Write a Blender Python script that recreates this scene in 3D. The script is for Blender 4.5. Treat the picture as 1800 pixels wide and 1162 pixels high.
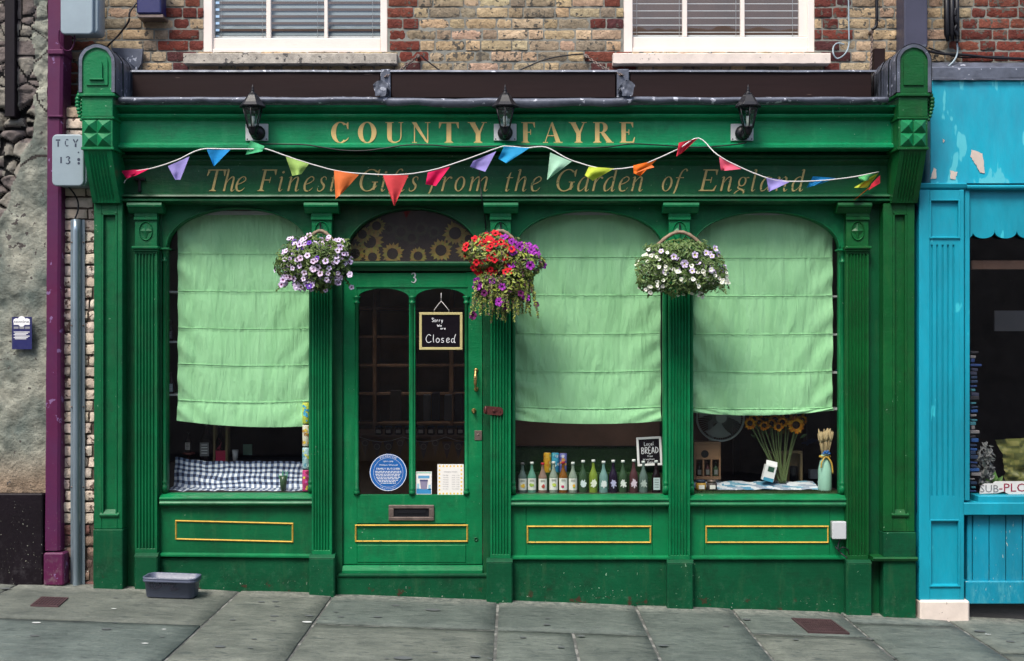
import bpy, bmesh, math, random
from mathutils import Vector, Matrix, noise, Euler
random.seed(7)
R=math.radians; PI=math.pi
for o in list(bpy.data.objects): bpy.data.objects.remove(o)
scn=bpy.context.scene; COL=scn.collection
# ---------------------------------------------------------------- camera, world, sun, exposure
D=8.5; S=.004; CZ=1.78; HY=600.
cam=bpy.data.cameras.new('camera'); co=bpy.data.objects.new('camera',cam); COL.objects.link(co)
co.location=(0,-D,CZ); co.rotation_euler=(R(90),0,0)
cam.sensor_width=36; cam.lens=36*D/7.2; cam.shift_y=(HY-581)*S/7.2; cam.clip_end=2000; cam.clip_start=.05
scn.camera=co
w=bpy.data.worlds.new('World'); scn.world=w; w.use_nodes=True
nt=w.node_tree; sky=nt.nodes.new('ShaderNodeTexSky'); sky.sky_type='NISHITA'; sky.sun_disc=False
sky.sun_elevation=R(56); sky.sun_rotation=R(208); sky.dust_density=3; sky.air_density=1.0; sky.ozone_density=1.0
bgn=nt.nodes['Background']; nt.links.new(sky.outputs[0],bgn.inputs[0]); bgn.inputs[1].default_value=.12
sl=bpy.data.lights.new('sun','SUN'); sl.energy=1.9; sl.angle=R(20); sl.color=(1,.95,.87)
so=bpy.data.objects.new('sun',sl); COL.objects.link(so)
az=R(208); el=R(56)
sd=Vector((math.sin(az)*math.cos(el),math.cos(az)*math.cos(el),math.sin(el)))
so.rotation_euler=(-sd).to_track_quat('-Z','Y').to_euler(); so.location=sd*20
scn.view_settings.view_transform='Standard'; scn.view_settings.look='None'; scn.view_settings.exposure=1.18
scn.view_settings.gamma=1
# ---------------------------------------------------------------- photo plane to place helpers
def X(px,Y=0.): return (px-900)*S*(D+Y)/D
def Z(py,Y=0.): return CZ+(HY-py)*S*(D+Y)/D
def G(x): return -.040-.0365*x
# ---------------------------------------------------------------- materials
MATS={}
def _mat(name):
    m=bpy.data.materials.new(name); m.use_nodes=True; MATS[name]=m
    n=m.node_tree.nodes; return m,n,m.node_tree.links,n['Principled BSDF']
def nz(n,l,scale,detail=6,rough=.6,vec=None,dist=0):
    t=n.new('ShaderNodeTexNoise'); t.inputs['Scale'].default_value=scale; t.inputs['Detail'].default_value=detail
    t.inputs['Roughness'].default_value=rough; t.inputs['Distortion'].default_value=dist
    if vec is not None: l.new(vec,t.inputs['Vector'])
    return t.outputs['Fac']
def coords(n,l,sc=(1,1,1)):
    g=n.new('ShaderNodeNewGeometry'); mp=n.new('ShaderNodeMapping'); mp.inputs['Scale'].default_value=sc
    l.new(g.outputs['Position'],mp.inputs['Vector']); return mp.outputs[0]
def ramp(n,l,fac,a,b):
    r=n.new('ShaderNodeMapRange'); r.inputs[1].default_value=a; r.inputs[2].default_value=b; l.new(fac,r.inputs[0]); return r.outputs[0]
def mix(n,l,fac,a,b,mode='MIX'):
    m=n.new('ShaderNodeMix'); m.data_type='RGBA'; m.blend_type=mode
    if isinstance(fac,(int,float)): m.inputs[0].default_value=fac
    else: l.new(fac,m.inputs[0])
    for v,i in ((a,6),(b,7)):
        if isinstance(v,tuple): m.inputs[i].default_value=(*v,1) if len(v)==3 else v
        else: l.new(v,m.inputs[i])
    return m.outputs[2]
def math_(n,l,op,a,b=0.):
    m=n.new('ShaderNodeMath'); m.operation=op
    for v,i in ((a,0),(b,1)):
        if isinstance(v,(int,float)): m.inputs[i].default_value=v
        else: l.new(v,m.inputs[i])
    return m.outputs[0]
def bump(n,l,b,h,strength=.3,dist=.004,prev=None):
    k=n.new('ShaderNodeBump'); k.inputs['Strength'].default_value=strength; k.inputs['Distance'].default_value=dist
    l.new(h,k.inputs['Height'])
    if prev is not None: l.new(prev,k.inputs['Normal'])
    l.new(k.outputs[0],b.inputs['Normal']); return k.outputs[0]
def surf(name,c,rough=.5,metal=0,var=.25,vs=4,bs=60,bst=.2,bd=.003,c2=None,chips=None,chip_t=.72,chip_s=35,attr=False,spec=.5,stretch=(1,1,1),low=None,lowc=(.3,.3,.25)):
    m,n,l,b=_mat(name)
    v=coords(n,l,stretch)
    base=c
    if attr:
        a=n.new('ShaderNodeVertexColor'); a.layer_name='Col'; base=a.outputs[0]
    f=nz(n,l,vs,8,.65,v)
    dark=c2 if c2 else tuple(x*(1-var) for x in c) if not attr else None
    if attr: cc=mix(n,l,ramp(n,l,f,.3,.7),mix(n,l,1.,base,(1-var,1-var,1-var),'MULTIPLY'),base)
    else: cc=mix(n,l,ramp(n,l,f,.35,.65),dark,base)
    f2=nz(n,l,bs,6,.7,v)
    if chips:
        f3=nz(n,l,chip_s,3,.6,v); f4=nz(n,l,3,2,.5,v)
        s=math_(n,l,'ADD',f3,math_(n,l,'MULTIPLY',math_(n,l,'SUBTRACT',f4,.5),.35))
        cc=mix(n,l,ramp(n,l,s,chip_t,chip_t+.02),cc,chips)
    if low is not None:
        g=n.new('ShaderNodeNewGeometry'); sp=n.new('ShaderNodeSeparateXYZ'); l.new(g.outputs['Position'],sp.inputs[0])
        h=math_(n,l,'ADD',sp.outputs['Z'],math_(n,l,'MULTIPLY',sp.outputs['X'],.0365))
        lf=ramp(n,l,h,low,-.06); f5=nz(n,l,22,8,.75,v)
        k=math_(n,l,'MULTIPLY',lf,ramp(n,l,f5,.50,.66))
        cc=mix(n,l,math_(n,l,'MULTIPLY',k,.62),cc,lowc)
        f6=nz(n,l,70,2,.5,v); k2=math_(n,l,'MULTIPLY',ramp(n,l,f6,.705,.72),ramp(n,l,h,low*2.2,0.))
        cc=mix(n,l,k2,cc,(.5,.52,.42))
    if isinstance(cc,tuple): b.inputs['Base Color'].default_value=(*cc,1)
    else: l.new(cc,b.inputs['Base Color'])
    l.new(ramp2(n,l,f2,rough),b.inputs['Roughness']); b.inputs['Metallic'].default_value=metal
    b.inputs['Specular IOR Level'].default_value=spec
    if bst: bump(n,l,b,f2,bst,bd)
    return m
def ramp2(n,l,f,rough):
    r=n.new('ShaderNodeMapRange'); r.inputs[3].default_value=max(.02,rough-.12); r.inputs[4].default_value=min(1,rough+.12)
    r.inputs[1].default_value=.3; r.inputs[2].default_value=.7; l.new(f,r.inputs[0]); return r.outputs[0]

def green(name,c,low=None,rough=.33):
    m,n,l,b=_mat(name); v=coords(n,l); vv=coords(n,l,(1,1,.18)); vh=coords(n,l,(.12,1,1))
    f=nz(n,l,2.2,8,.65,v)
    cc=mix(n,l,ramp(n,l,f,.3,.7),tuple(x*.72 for x in c),tuple(min(1,x*1.15) for x in c))
    # weathering: faded chalky drips, dark grime, little chips
    d=nz(n,l,14,6,.7,vv); cc=mix(n,l,math_(n,l,'MULTIPLY',ramp(n,l,d,.54,.74),.5),cc,(c[0]+.03,c[1]*1.35,c[2]*1.5))
    g=nz(n,l,6,8,.75,v); cc=mix(n,l,math_(n,l,'MULTIPLY',ramp(n,l,g,.50,.70),.6),cc,(c[0]*.6+.004,c[1]*.42,c[2]*.5))
    ch=nz(n,l,55,3,.55,v); lo=nz(n,l,2.5,3,.5,v)
    s=math_(n,l,'ADD',ch,math_(n,l,'MULTIPLY',math_(n,l,'SUBTRACT',lo,.5),.3))
    cc=mix(n,l,ramp(n,l,s,.745,.765),cc,(.24,.38,.26))
    if low is not None:
        g2=n.new('ShaderNodeNewGeometry'); sp=n.new('ShaderNodeSeparateXYZ'); l.new(g2.outputs['Position'],sp.inputs[0])
        h=math_(n,l,'ADD',sp.outputs['Z'],math_(n,l,'MULTIPLY',sp.outputs['X'],.0365))
        f5=nz(n,l,20,9,.8,v)
        k=math_(n,l,'MULTIPLY',ramp(n,l,h,low,-.06),ramp(n,l,f5,.54,.74))
        cc=mix(n,l,math_(n,l,'MULTIPLY',k,.45),cc,(.10,.19,.13))
        f6=nz(n,l,60,3,.6,v); k2=math_(n,l,'MULTIPLY',ramp(n,l,f6,.70,.72),ramp(n,l,h,.12,-.05))
        cc=mix(n,l,k2,cc,(.5,.5,.44))
        f7=nz(n,l,12,6,.7,v); k3=math_(n,l,'MULTIPLY',ramp(n,l,f7,.60,.63),ramp(n,l,h,.06,-.04))
        cc=mix(n,l,k3,cc,(.06,.02,.015))
    l.new(cc,b.inputs['Base Color'])
    b.inputs['Specular IOR Level'].default_value=.30 if low is None else .15
    r=n.new('ShaderNodeMapRange'); r.inputs[3].default_value=rough-.08; r.inputs[4].default_value=rough+.25; l.new(g,r.inputs[0]); l.new(r.outputs[0],b.inputs['Roughness'])
    hb=nz(n,l,90,5,.6,vh); k1=bump(n,l,b,hb,.4,.003)
    hb2=nz(n,l,9,6,.6,v); k2=bump(n,l,b,hb2,.4,.010,k1)
    bump(n,l,b,s,.5,.0015,k2)
    return m
green('green_paint',(.0012,.150,.050)); green('green_fascia',(.0012,.205,.078)); green('green_low',(.002,.066,.026),low=.30,rough=.5)
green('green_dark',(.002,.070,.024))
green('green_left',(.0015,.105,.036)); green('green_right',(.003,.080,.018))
surf('cyan_paint',(.0,.29,.40),.5,var=.32,vs=3,stretch=(1,1,.3),chips=(.03,.42,.5),chip_t=.68,chip_s=9,bst=.25)
surf('cyan_peeled',(.0,.34,.47),.5,c2=(.01,.25,.36),vs=3.5,chips=(.07,.44,.52),chip_t=.56,chip_s=7,bst=.5,bs=25,stretch=(1,1,.35))
surf('cyan_plank',(.0,.24,.36),.5,var=.3,vs=4,low=.5,lowc=(.1,.38,.42),bst=.3,stretch=(1,1,.3))
surf('bare_plaster',(.62,.52,.45),.8,bst=.4)
surf('purple_paint',(.085,.008,.045),.5,spec=.3,c2=(.070,.012,.055),var=.3,vs=3,chips=(.18,.10,.22),chip_t=.66,chip_s=12,bst=.3,low=.25,lowc=(.2,.17,.17))
surf('brown_board',(.017,.008,.008),.6,spec=.15,var=.45,vs=3,stretch=(.1,1,1),bs=40,bst=.25,chips=(.10,.07,.06),chip_t=.74)
surf('lead',(.115,.13,.17),.5,metal=.2,spec=.4,var=.5,vs=7,bs=25,bst=.5,bd=.006,chips=(.42,.44,.5),chip_t=.64,chip_s=18)
surf('galvanised',(.30,.38,.44),.35,metal=.55,var=.35,vs=5,bs=30,stretch=(1,1,.15),bst=.15)
surf('white_paint',(.74,.66,.60),.4,var=.08,vs=4,bst=.15)
surf('stone_sill',(.45,.41,.35),.85,var=.45,vs=16,bs=90,bst=.7,bd=.006,chips=(.08,.075,.07),chip_t=.60,chip_s=28)
surf('cream_sill',(.68,.59,.52),.7,var=.15,vs=9,bs=70,bst=.4,chips=(.3,.26,.22),chip_t=.68)
surf('mortar',(.24,.24,.21),.95,var=.4,vs=10,bs=120,bst=.8,bd=.006)
surf('mortar_old',(.10,.07,.055),.95,var=.5,vs=12,bs=120,bst=.8,bd=.006)
surf('brick_attr',(1,1,1),.95,var=.5,vs=26,bs=65,bst=1.,bd=.016,attr=True,chips=(.10,.09,.075),chip_t=.60,chip_s=24,spec=.15)
surf('brick_painted',(1,1,1),.75,var=.25,vs=14,bs=45,bst=.9,bd=.010,attr=True,chips=(.12,.075,.06),chip_t=.60,chip_s=22,low=.55,lowc=(.11,.07,.055))
surf('render_old',(1,1,1),.95,var=.45,vs=13,bs=45,bst=1.,bd=.02,spec=.1,attr=True,chips=(.09,.08,.075),chip_t=.66,chip_s=26,low=.75,lowc=(.13,.10,.07))
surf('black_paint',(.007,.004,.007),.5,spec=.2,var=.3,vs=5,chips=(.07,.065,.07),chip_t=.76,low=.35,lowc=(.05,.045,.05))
surf('black_metal',(.006,.006,.009),.42,spec=.35,var=.2,bs=120,bst=.1)
surf('box_grey',(.26,.33,.37),.45,var=.14,vs=3,chips=(.10,.11,.12),chip_t=.73,bst=.15)
surf('box_white',(.50,.52,.54),.45,var=.12,vs=5,bst=.1)
surf('tub_plastic',(.085,.10,.15),.42,var=.12,vs=5,bst=.1)
surf('gold_paint',(.66,.46,.17),.6,var=.18,vs=20,bs=90,bst=.2,chips=(.02,.12,.04),chip_t=.73,chip_s=60)
surf('gold_faded',(.46,.36,.13),.6,var=.3,vs=25,bs=90,bst=.1,chips=(.02,.10,.035),chip_t=.66,chip_s=60)
surf('yellow_trim',(.62,.38,.06),.45,var=.3,vs=18,chips=(.03,.12,.04),chip_t=.67,chip_s=50)
surf('brass',(.50,.32,.12),.35,metal=.85,var=.4,vs=20,bs=80)
surf('aged_steel',(.22,.17,.15),.42,metal=.6,var=.4,vs=15,bs=80)
surf('rust_paint',(.10,.022,.018),.5,metal=.2,var=.5,vs=25,bs=90)
surf('dark_wood',(.035,.018,.012),.6,var=.5,vs=5,stretch=(.2,1,1))
surf('pine_wood',(.26,.14,.07),.6,var=.35,vs=6,stretch=(.3,1,1))
surf('interior_wall',(.10,.055,.04),.8,var=.4,vs=2)
surf('ochre_wall',(.42,.24,.07),.8,var=.4,vs=2)
surf('white_cord',(.7,.68,.66),.8,bst=.2)
surf('chalk',(.75,.76,.80),.9,var=.2,vs=60,bst=0)
surf('slate_board',(.006,.004,.008),.8,spec=.1,var=.3,bst=.1)
surf('paper',(.72,.70,.66),.7,var=.05,bst=0)
surf('print_white',(.8,.8,.8),.6,var=.05,bst=0)
surf('marker_ink',(.008,.008,.02),.6,bst=0)
surf('joint_mortar',(.12,.125,.115),.95,var=.55,vs=9,bs=80,bst=.6,chips=(.19,.19,.175),chip_t=.55,chip_s=9)
surf('print_dark',(.02,.03,.06),.6,var=.05,bst=0)
surf('print_grey',(.22,.22,.24),.6,var=.05,bst=0)
surf('plaque_blue',(.010,.105,.36),.35,var=.08,bst=0)
surf('poster_blue',(.018,.020,.10),.4,var=.15,bst=.05)
surf('magenta_print',(.40,.01,.06),.5,bst=0)
surf('slat_blue',(.085,.12,.15),.5,var=.05,bst=0)
surf('slat_white',(.52,.54,.56),.5,var=.05,bst=0)
surf('gum',(.09,.10,.10),.8,bst=.3); surf('gum_white',(.5,.52,.5),.8,bst=.3)
surf('wicker',(.30,.21,.14),.75,var=.5,vs=40,bs=90,bst=.6)
surf('vcol',(1,1,1),.6,var=.10,vs=30,bs=60,bst=.1,attr=True)
surf('foliage',(1,1,1),.5,var=.25,vs=30,bs=60,bst=.2,attr=True,spec=.35)
surf('petal',(1,1,1),.65,var=.08,vs=40,bs=60,bst=.05,attr=True,spec=.2)
surf('label_print',(1,1,1),.55,var=.04,bst=0,attr=True)
surf('mint_glass',(.35,.62,.50),.2,var=.1,bst=0)
surf('asphalt',(.05,.05,.052),.9,var=.3,bs=200,bst=.8)
surf('kerb_stone',(.30,.29,.28),.85,var=.3,bs=80,bst=.6)
surf('opposite_brick',(.46,.33,.26),.9,var=.4,bst=.5)
surf('iron_cover',(.10,.055,.06),.6,metal=.4,var=.4,bs=60,bst=.4)
surf('sign_wood',(.52,.45,.20),.55,var=.2,vs=9,stretch=(.3,1,1)); surf('bag_card',(.22,.16,.08),.8,var=.2); surf('straw_green',(.02,.28,.13),.4,bst=0)
surf('fan_plastic',(.42,.46,.46),.4,var=.05,bst=0); surf('seed_brown',(.03,.012,.008),.9,bst=.6); surf('stem_pale',(.11,.155,.05),.6,bst=0); surf('wheat',(.52,.40,.22),.8,bst=.2); surf('stem_green',(.08,.13,.03),.6,bst=0); surf('slate_pipe',(.045,.045,.075),.45,var=.25,vs=4,bst=.15)
def cloth(name,c,c2,vs=8):
    m,n,l,b=_mat(name); v=coords(n,l); vz=coords(n,l,(1,1,.22))
    f=nz(n,l,vs,6,.6,vz); l.new(mix(n,l,ramp(n,l,f,.3,.7),c2,c),b.inputs['Base Color'])
    b.inputs['Roughness'].default_value=.7; b.inputs['Specular IOR Level'].default_value=.3
    b.inputs['Sheen Weight'].default_value=.3
    h=nz(n,l,16,5,.6,vz,.8); k=bump(n,l,b,h,.6,.025); bump(n,l,b,nz(n,l,300,3,.5,v),.15,.001,k)
    return m
cloth('blind_green',(.33,.64,.35),(.27,.57,.29))
def pennant_mat(name,c):
    m,n,l,b=_mat(name); v=coords(n,l); b.inputs['Roughness'].default_value=.75; b.inputs['Specular IOR Level'].default_value=.25
    f=nz(n,l,12,5,.6,v); l.new(mix(n,l,ramp(n,l,f,.3,.7),tuple(x*.8 for x in c),c),b.inputs['Base Color'])
    bump(n,l,b,nz(n,l,30,4,.6,v,.5),.5,.006)
    t=n.new('ShaderNodeBsdfTranslucent'); t.inputs[0].default_value=(*c,1); mx=n.new('ShaderNodeMixShader'); mx.inputs[0].default_value=.3
    l.new(b.outputs[0],mx.inputs[1]); l.new(t.outputs[0],mx.inputs[2]); l.new(mx.outputs[0],n['Material Output'].inputs[0]); return m
PEN=dict(magenta=(.72,.01,.10),lavender=(.32,.27,.62),blue=(.01,.24,.58),green=(.07,.45,.20),lime=(.36,.55,.14),orange=(.85,.20,.05),
 coral=(.78,.07,.08),mint=(.42,.72,.52),yellow=(.55,.66,.06),tangerine=(.85,.16,.01),red=(.70,.03,.06),pink=(.80,.12,.20),lilac=(.30,.25,.60),sky=(.02,.32,.62),fern=(.12,.5,.18))
for k,c in PEN.items(): pennant_mat('cloth_'+k,c)
def glassm(name,tint=(1,1,1),rough=.01,bst=.0,f0=1.45):
    m=bpy.data.materials.new(name); m.use_nodes=True; MATS[name]=m; n=m.node_tree.nodes; l=m.node_tree.links
    n.remove(n['Principled BSDF']); t=n.new('ShaderNodeBsdfTransparent'); t.inputs[0].default_value=(*tint,1)
    g=n.new('ShaderNodeBsdfGlossy'); g.inputs['Roughness'].default_value=rough; fr=n.new('ShaderNodeLayerWeight'); fr.inputs[0].default_value=.5
    mx=n.new('ShaderNodeMixShader'); r0=((f0-1)/(f0+1))**2; F=math_(n,l,'ADD',math_(n,l,'MULTIPLY',math_(n,l,'POWER',fr.outputs['Facing'],5.),1-r0),r0*2.0); l.new(F,mx.inputs[0]); l.new(t.outputs[0],mx.inputs[1]); l.new(g.outputs[0],mx.inputs[2])
    v=coords(n,l); b=n.new('ShaderNodeBump'); b.inputs['Strength'].default_value=.15; b.inputs['Distance'].default_value=.01
    l.new(nz(n,l,2,3,.5,v),b.inputs['Height']); l.new(b.outputs[0],g.inputs['Normal'])
    l.new(mx.outputs[0],n['Material Output'].inputs[0]); return m
glassm('window_glass',(.93,.95,.93)); glassm('clear_glass',(.85,.92,.88),f0=1.5); glassm('door_glass',(.92,.90,.88),f0=1.5)
def liquid(name,c,tr=.6):
    m,n,l,b=_mat(name); b.inputs['Base Color'].default_value=(*c,1); b.inputs['Roughness'].default_value=.05
    b.inputs['Transmission Weight'].default_value=tr; b.inputs['IOR'].default_value=1.3; return m
for k,c,tr in (('pale',(.45,.55,.45),.55),('teal',(.20,.50,.38),.5),('rose',(.42,.28,.22),.5),('amber',(.30,.12,.02),.4),('darkgreen',(.05,.10,.05),.3),('lemon',(.30,.42,.06),.45),
  ('aqua',(.28,.50,.48),.5),('purple',(.02,.012,.03),.2),('plum',(.10,.04,.045),.3),('smoke',(.18,.26,.24),.5),('cola',(.012,.006,.008),.1)): liquid('liquid_'+k,c,tr)
# pavement stone
m,n,l,b=_mat('pavement_stone'); v=coords(n,l); vs_=coords(n,l,(.6,1.6,1))
a=n.new('ShaderNodeVertexColor'); a.layer_name='Col'
f=nz(n,l,3.5,9,.7,v); cc=mix(n,l,ramp(n,l,f,.3,.7),(.50,.52,.52),(1.15,1.13,1.10)); cc=mix(n,l,1.,cc,a.outputs[0],'MULTIPLY')
f2=nz(n,l,16,4,.5,vs_,.6); cc=mix(n,l,math_(n,l,'MULTIPLY',ramp(n,l,f2,.60,.66),.6),cc,(.035,.045,.045))
f3=nz(n,l,9,8,.75,vs_,1.2); cc=mix(n,l,math_(n,l,'MULTIPLY',ramp(n,l,f3,.52,.75),.35),cc,(.27,.29,.25))
f4=nz(n,l,90,2,.5,v); cc=mix(n,l,ramp(n,l,f4,.73,.75),cc,(.38,.40,.38))
g=n.new('ShaderNodeNewGeometry'); sp=n.new('ShaderNodeSeparateXYZ'); l.new(g.outputs['Position'],sp.inputs[0])
f5=nz(n,l,18,8,.8,v); cc=mix(n,l,math_(n,l,'MULTIPLY',math_(n,l,'MULTIPLY',ramp(n,l,sp.outputs['Y'],-.24,-.09),ramp(n,l,f5,.42,.62)),.6),cc,(.36,.36,.31))
f6=nz(n,l,45,8,.85,v); cc=mix(n,l,math_(n,l,'MULTIPLY',ramp(n,l,f6,.50,.60),.42),cc,(.05,.06,.058))
l.new(cc,b.inputs['Base Color']); b.inputs['Roughness'].default_value=.7; b.inputs['Specular IOR Level'].default_value=.3
h=nz(n,l,7,8,.65,vs_,.6); k=bump(n,l,b,h,.9,.03); bump(n,l,b,nz(n,l,90,6,.7,v),.6,.004,k)
# gingham
m,n,l,b=_mat('gingham'); 
uvn=n.new('ShaderNodeUVMap'); sp=n.new('ShaderNodeSeparateXYZ'); l.new(uvn.outputs[0],sp.inputs[0])
def stripe(o): return math_(n,l,'GREATER_THAN',math_(n,l,'FRACT',o),.5)
sm=math_(n,l,'MULTIPLY',math_(n,l,'ADD',stripe(sp.outputs[0]),stripe(sp.outputs[1])),.5)
cr=n.new('ShaderNodeValToRGB'); cr.color_ramp.interpolation='CONSTANT'; cr.color_ramp.elements[0].color=(.72,.75,.80,1)
e=cr.color_ramp.elements.new(.25); e.color=(.17,.22,.34,1); cr.color_ramp.elements[-1].position=.75; cr.color_ramp.elements[-1].color=(.010,.018,.055,1)
l.new(sm,cr.inputs[0]); l.new(cr.outputs[0],b.inputs['Base Color']); b.inputs['Roughness'].default_value=.85
# ---------------------------------------------------------------- mesh builder
class MB:
    def __init__(s): s.v=[];s.f=[];s.c=[];s.sm=[];s.uv={}
    def face(s,pts,col=None,smooth=False):
        i=len(s.v); s.v+= [tuple(p) for p in pts]; s.f.append(tuple(range(i,i+len(pts)))); s.c.append(col); s.sm.append(smooth)
    def fi(s,idx,col=None,smooth=False): s.f.append(tuple(idx)); s.c.append(col); s.sm.append(smooth)
    def box(s,x0,x1,y0,y1,z0,z1,b=.003,col=None):
        if x0>x1:x0,x1=x1,x0
        if y0>y1:y0,y1=y1,y0
        if z0>z1:z0,z1=z1,z0
        b=min(b,(x1-x0)*.3,(y1-y0)*.3,(z1-z0)*.3); c=((x0+x1)/2,(y0+y1)/2,(z0+z1)/2); h=((x1-x0)/2,(y1-y0)/2,(z1-z0)/2)
        base=len(s.v); I={}
        for sx in(-1,1):
            for sy in(-1,1):
                for sz in(-1,1):
                    for a in range(3):
                        g=[h[0]-b,h[1]-b,h[2]-b]; g[a]=h[a]
                        I[sx,sy,sz,a]=len(s.v); s.v.append((c[0]+sx*g[0],c[1]+sy*g[1],c[2]+sz*g[2]))
        q=((-1,-1),(1,-1),(1,1),(-1,1))
        for t in(-1,1):
            s.fi([I[t,p,r,0] for p,r in q],col); s.fi([I[p,t,r,1] for p,r in q],col); s.fi([I[p,r,t,2] for p,r in q],col)
        for p in(-1,1):
            for r in(-1,1):
                s.fi([I[p,r,-1,0],I[p,r,1,0],I[p,r,1,1],I[p,r,-1,1]],col)
                s.fi([I[p,-1,r,0],I[p,1,r,0],I[p,1,r,2],I[p,-1,r,2]],col)
                s.fi([I[-1,p,r,1],I[1,p,r,1],I[1,p,r,2],I[-1,p,r,2]],col)
                for t in(-1,1): s.fi([I[p,r,t,0],I[p,r,t,1],I[p,r,t,2]],col)
    def pbox(s,a,t,c,d,Yf,Yb,b=.003,col=None):   # a,t,c,d pixel rect of the front face at depth Yf
        s.box(X(a,Yf),X(c,Yf),Yf,Yb,Z(d,Yf),Z(t,Yf),b,col)
    def grid(s,fn,nu,nv,col=None,smooth=True,uv=None):
        i=len(s.v)
        for a in range(nu+1):
            for b in range(nv+1):
                s.v.append(tuple(fn(a/nu,b/nv)))
                if uv: s.uv[len(s.v)-1]=uv(a/nu,b/nv)
        for a in range(nu):
            for b in range(nv):
                k=i+a*(nv+1)+b; s.fi((k,k+nv+1,k+nv+2,k+1),col(a/nu,b/nv) if callable(col) else col,smooth)
    def extx(s,x0,x1,pts,n=1,jit=None,closed=True,col=None,smooth=False):   # profile (y,z) swept along x
        i=len(s.v); m=len(pts)
        for a in range(n+1):
            x=x0+(x1-x0)*a/n
            for k,(y,z) in enumerate(pts):
                if jit: dy,dz=jit(x,k); y+=dy; z+=dz
                s.v.append((x,y,z))
        for a in range(n):
            for k in range(m if closed else m-1):
                s.fi((i+a*m+k,i+a*m+(k+1)%m,i+(a+1)*m+(k+1)%m,i+(a+1)*m+k),col,smooth)
        if closed: s.fi([i+k for k in range(m)],col); s.fi([i+n*m+k for k in range(m)][::-1],col)
    def extz(s,z0,z1,pts,col=None,smooth=False):
        i=len(s.v); m=len(pts)
        for z in(z0,z1):
            for x,y in pts: s.v.append((x,y,z))
        for k in range(m): s.fi((i+k,i+(k+1)%m,i+m+(k+1)%m,i+m+k),col,smooth)
        s.fi(range(i,i+m),col); s.fi(range(i+m,i+2*m),col)
    def exty(s,y0,y1,pts,col=None,back=True,smooth=False):   # outline (x,z) pushed along y
        i=len(s.v); m=len(pts)
        for y in(y0,y1):
            for x,z in pts: s.v.append((x,y,z))
        for k in range(m): s.fi((i+k,i+(k+1)%m,i+m+(k+1)%m,i+m+k),col,smooth)
        s.fi(range(i,i+m),col)
        if back: s.fi(range(i+m,i+2*m),col)
    def lathe(s,cx,cy,prof,seg=16,col=None,axis='z',smooth=True):
        i=len(s.v); m=len(prof)
        for r,z in prof:
            c=None
            for a in range(seg):
                t=2*PI*a/seg
                if axis=='z': s.v.append((cx+r*math.cos(t),cy+r*math.sin(t),z))
                else: s.v.append((cx+r*math.cos(t),z,cy+r*math.sin(t)))
        for k in range(m-1):
            for a in range(seg): s.fi((i+k*seg+a,i+k*seg+(a+1)%seg,i+(k+1)*seg+(a+1)%seg,i+(k+1)*seg+a),col(k) if callable(col) else col,smooth)
        s.fi(range(i,i+seg),col(0) if callable(col) else col); s.fi(range(i+(m-1)*seg,i+m*seg),col(m-2) if callable(col) else col)
    def tube(s,pts,r,seg=8,col=None):
        pts=[Vector(p) for p in pts]; i=len(s.v); m=len(pts); up=Vector((0,0,1))
        for k,p in enumerate(pts):
            t=(pts[min(k+1,m-1)]-pts[max(k-1,0)]).normalized()
            a=t.cross(up); 
            if a.length<.05: a=t.cross(Vector((0,1,0)))
            a.normalize(); b=t.cross(a); rr=r[k] if isinstance(r,(list,tuple)) else r
            for j in range(seg): th=2*PI*j/seg; s.v.append(tuple(p+a*rr*math.cos(th)+b*rr*math.sin(th)))
        for k in range(m-1):
            for j in range(seg): s.fi((i+k*seg+j,i+k*seg+(j+1)%seg,i+(k+1)*seg+(j+1)%seg,i+(k+1)*seg+j),col,True)
        s.fi(range(i,i+seg),col); s.fi(range(i+(m-1)*seg,i+m*seg),col)
    def xf(s,M,i0=0):
        for k in range(i0,len(s.v)): s.v[k]=tuple(M@Vector(s.v[k]))
    def build(s,name,mat,parent=None,recalc=True,local=False,tags=None):
        me=bpy.data.meshes.new(name); off=Vector((0,0,0))
        p=parent
        while p is not None: off+=p.location; p=p.parent
        vs=s.v if local else [tuple(Vector(q)-off) for q in s.v]
        me.from_pydata(vs,[],s.f)
        if recalc:
            bm=bmesh.new(); bm.from_mesh(me); bmesh.ops.recalc_face_normals(bm,faces=bm.faces); bm.to_mesh(me); bm.free()
        for pl,f in zip(me.polygons,s.sm): pl.use_smooth=f
        if any(c is not None for c in s.c):
            ca=me.color_attributes.new('Col','FLOAT_COLOR','CORNER')
            for pl,c in zip(me.polygons,s.c):
                c=c or (1,1,1)
                for li in pl.loop_indices: ca.data[li].color=(*c,1)
        if s.uv:
            u=me.uv_layers.new(name='UVMap')
            for lp in me.loops: u.data[lp.index].uv=s.uv.get(lp.vertex_index,(0,0))
        me.materials.append(MATS[mat]); o=bpy.data.objects.new(name,me); COL.objects.link(o)
        if parent is not None: o.parent=parent
        if tags: tag(o,*tags)
        return o
def tag(o,label=None,cat=None,group=None,kind=None):
    if label:o['label']=label
    if cat:o['category']=cat
    if group:o['group']=group
    if kind:o['kind']=kind
    return o
def thing(name,label,cat,loc,group=None):
    o=bpy.data.objects.new(name,None); o.empty_display_size=.1; COL.objects.link(o); o.location=loc; tag(o,label,cat,group); return o
def copy_tree(o,parent=None):
    c=o.copy(); COL.objects.link(c)
    if parent is not None: c.parent=parent
    for ch in list(o.children): copy_tree(ch,c)
    return c
def N(x,y=0,z=0): return noise.noise(Vector((x,y,z)))
def FB(x,y=0,z=0): return N(x,y,z)+.5*N(x*2.1,y*2.1,z*2.1+7)+.25*N(x*4.3,y*4.3,z*4.3+3)
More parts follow.
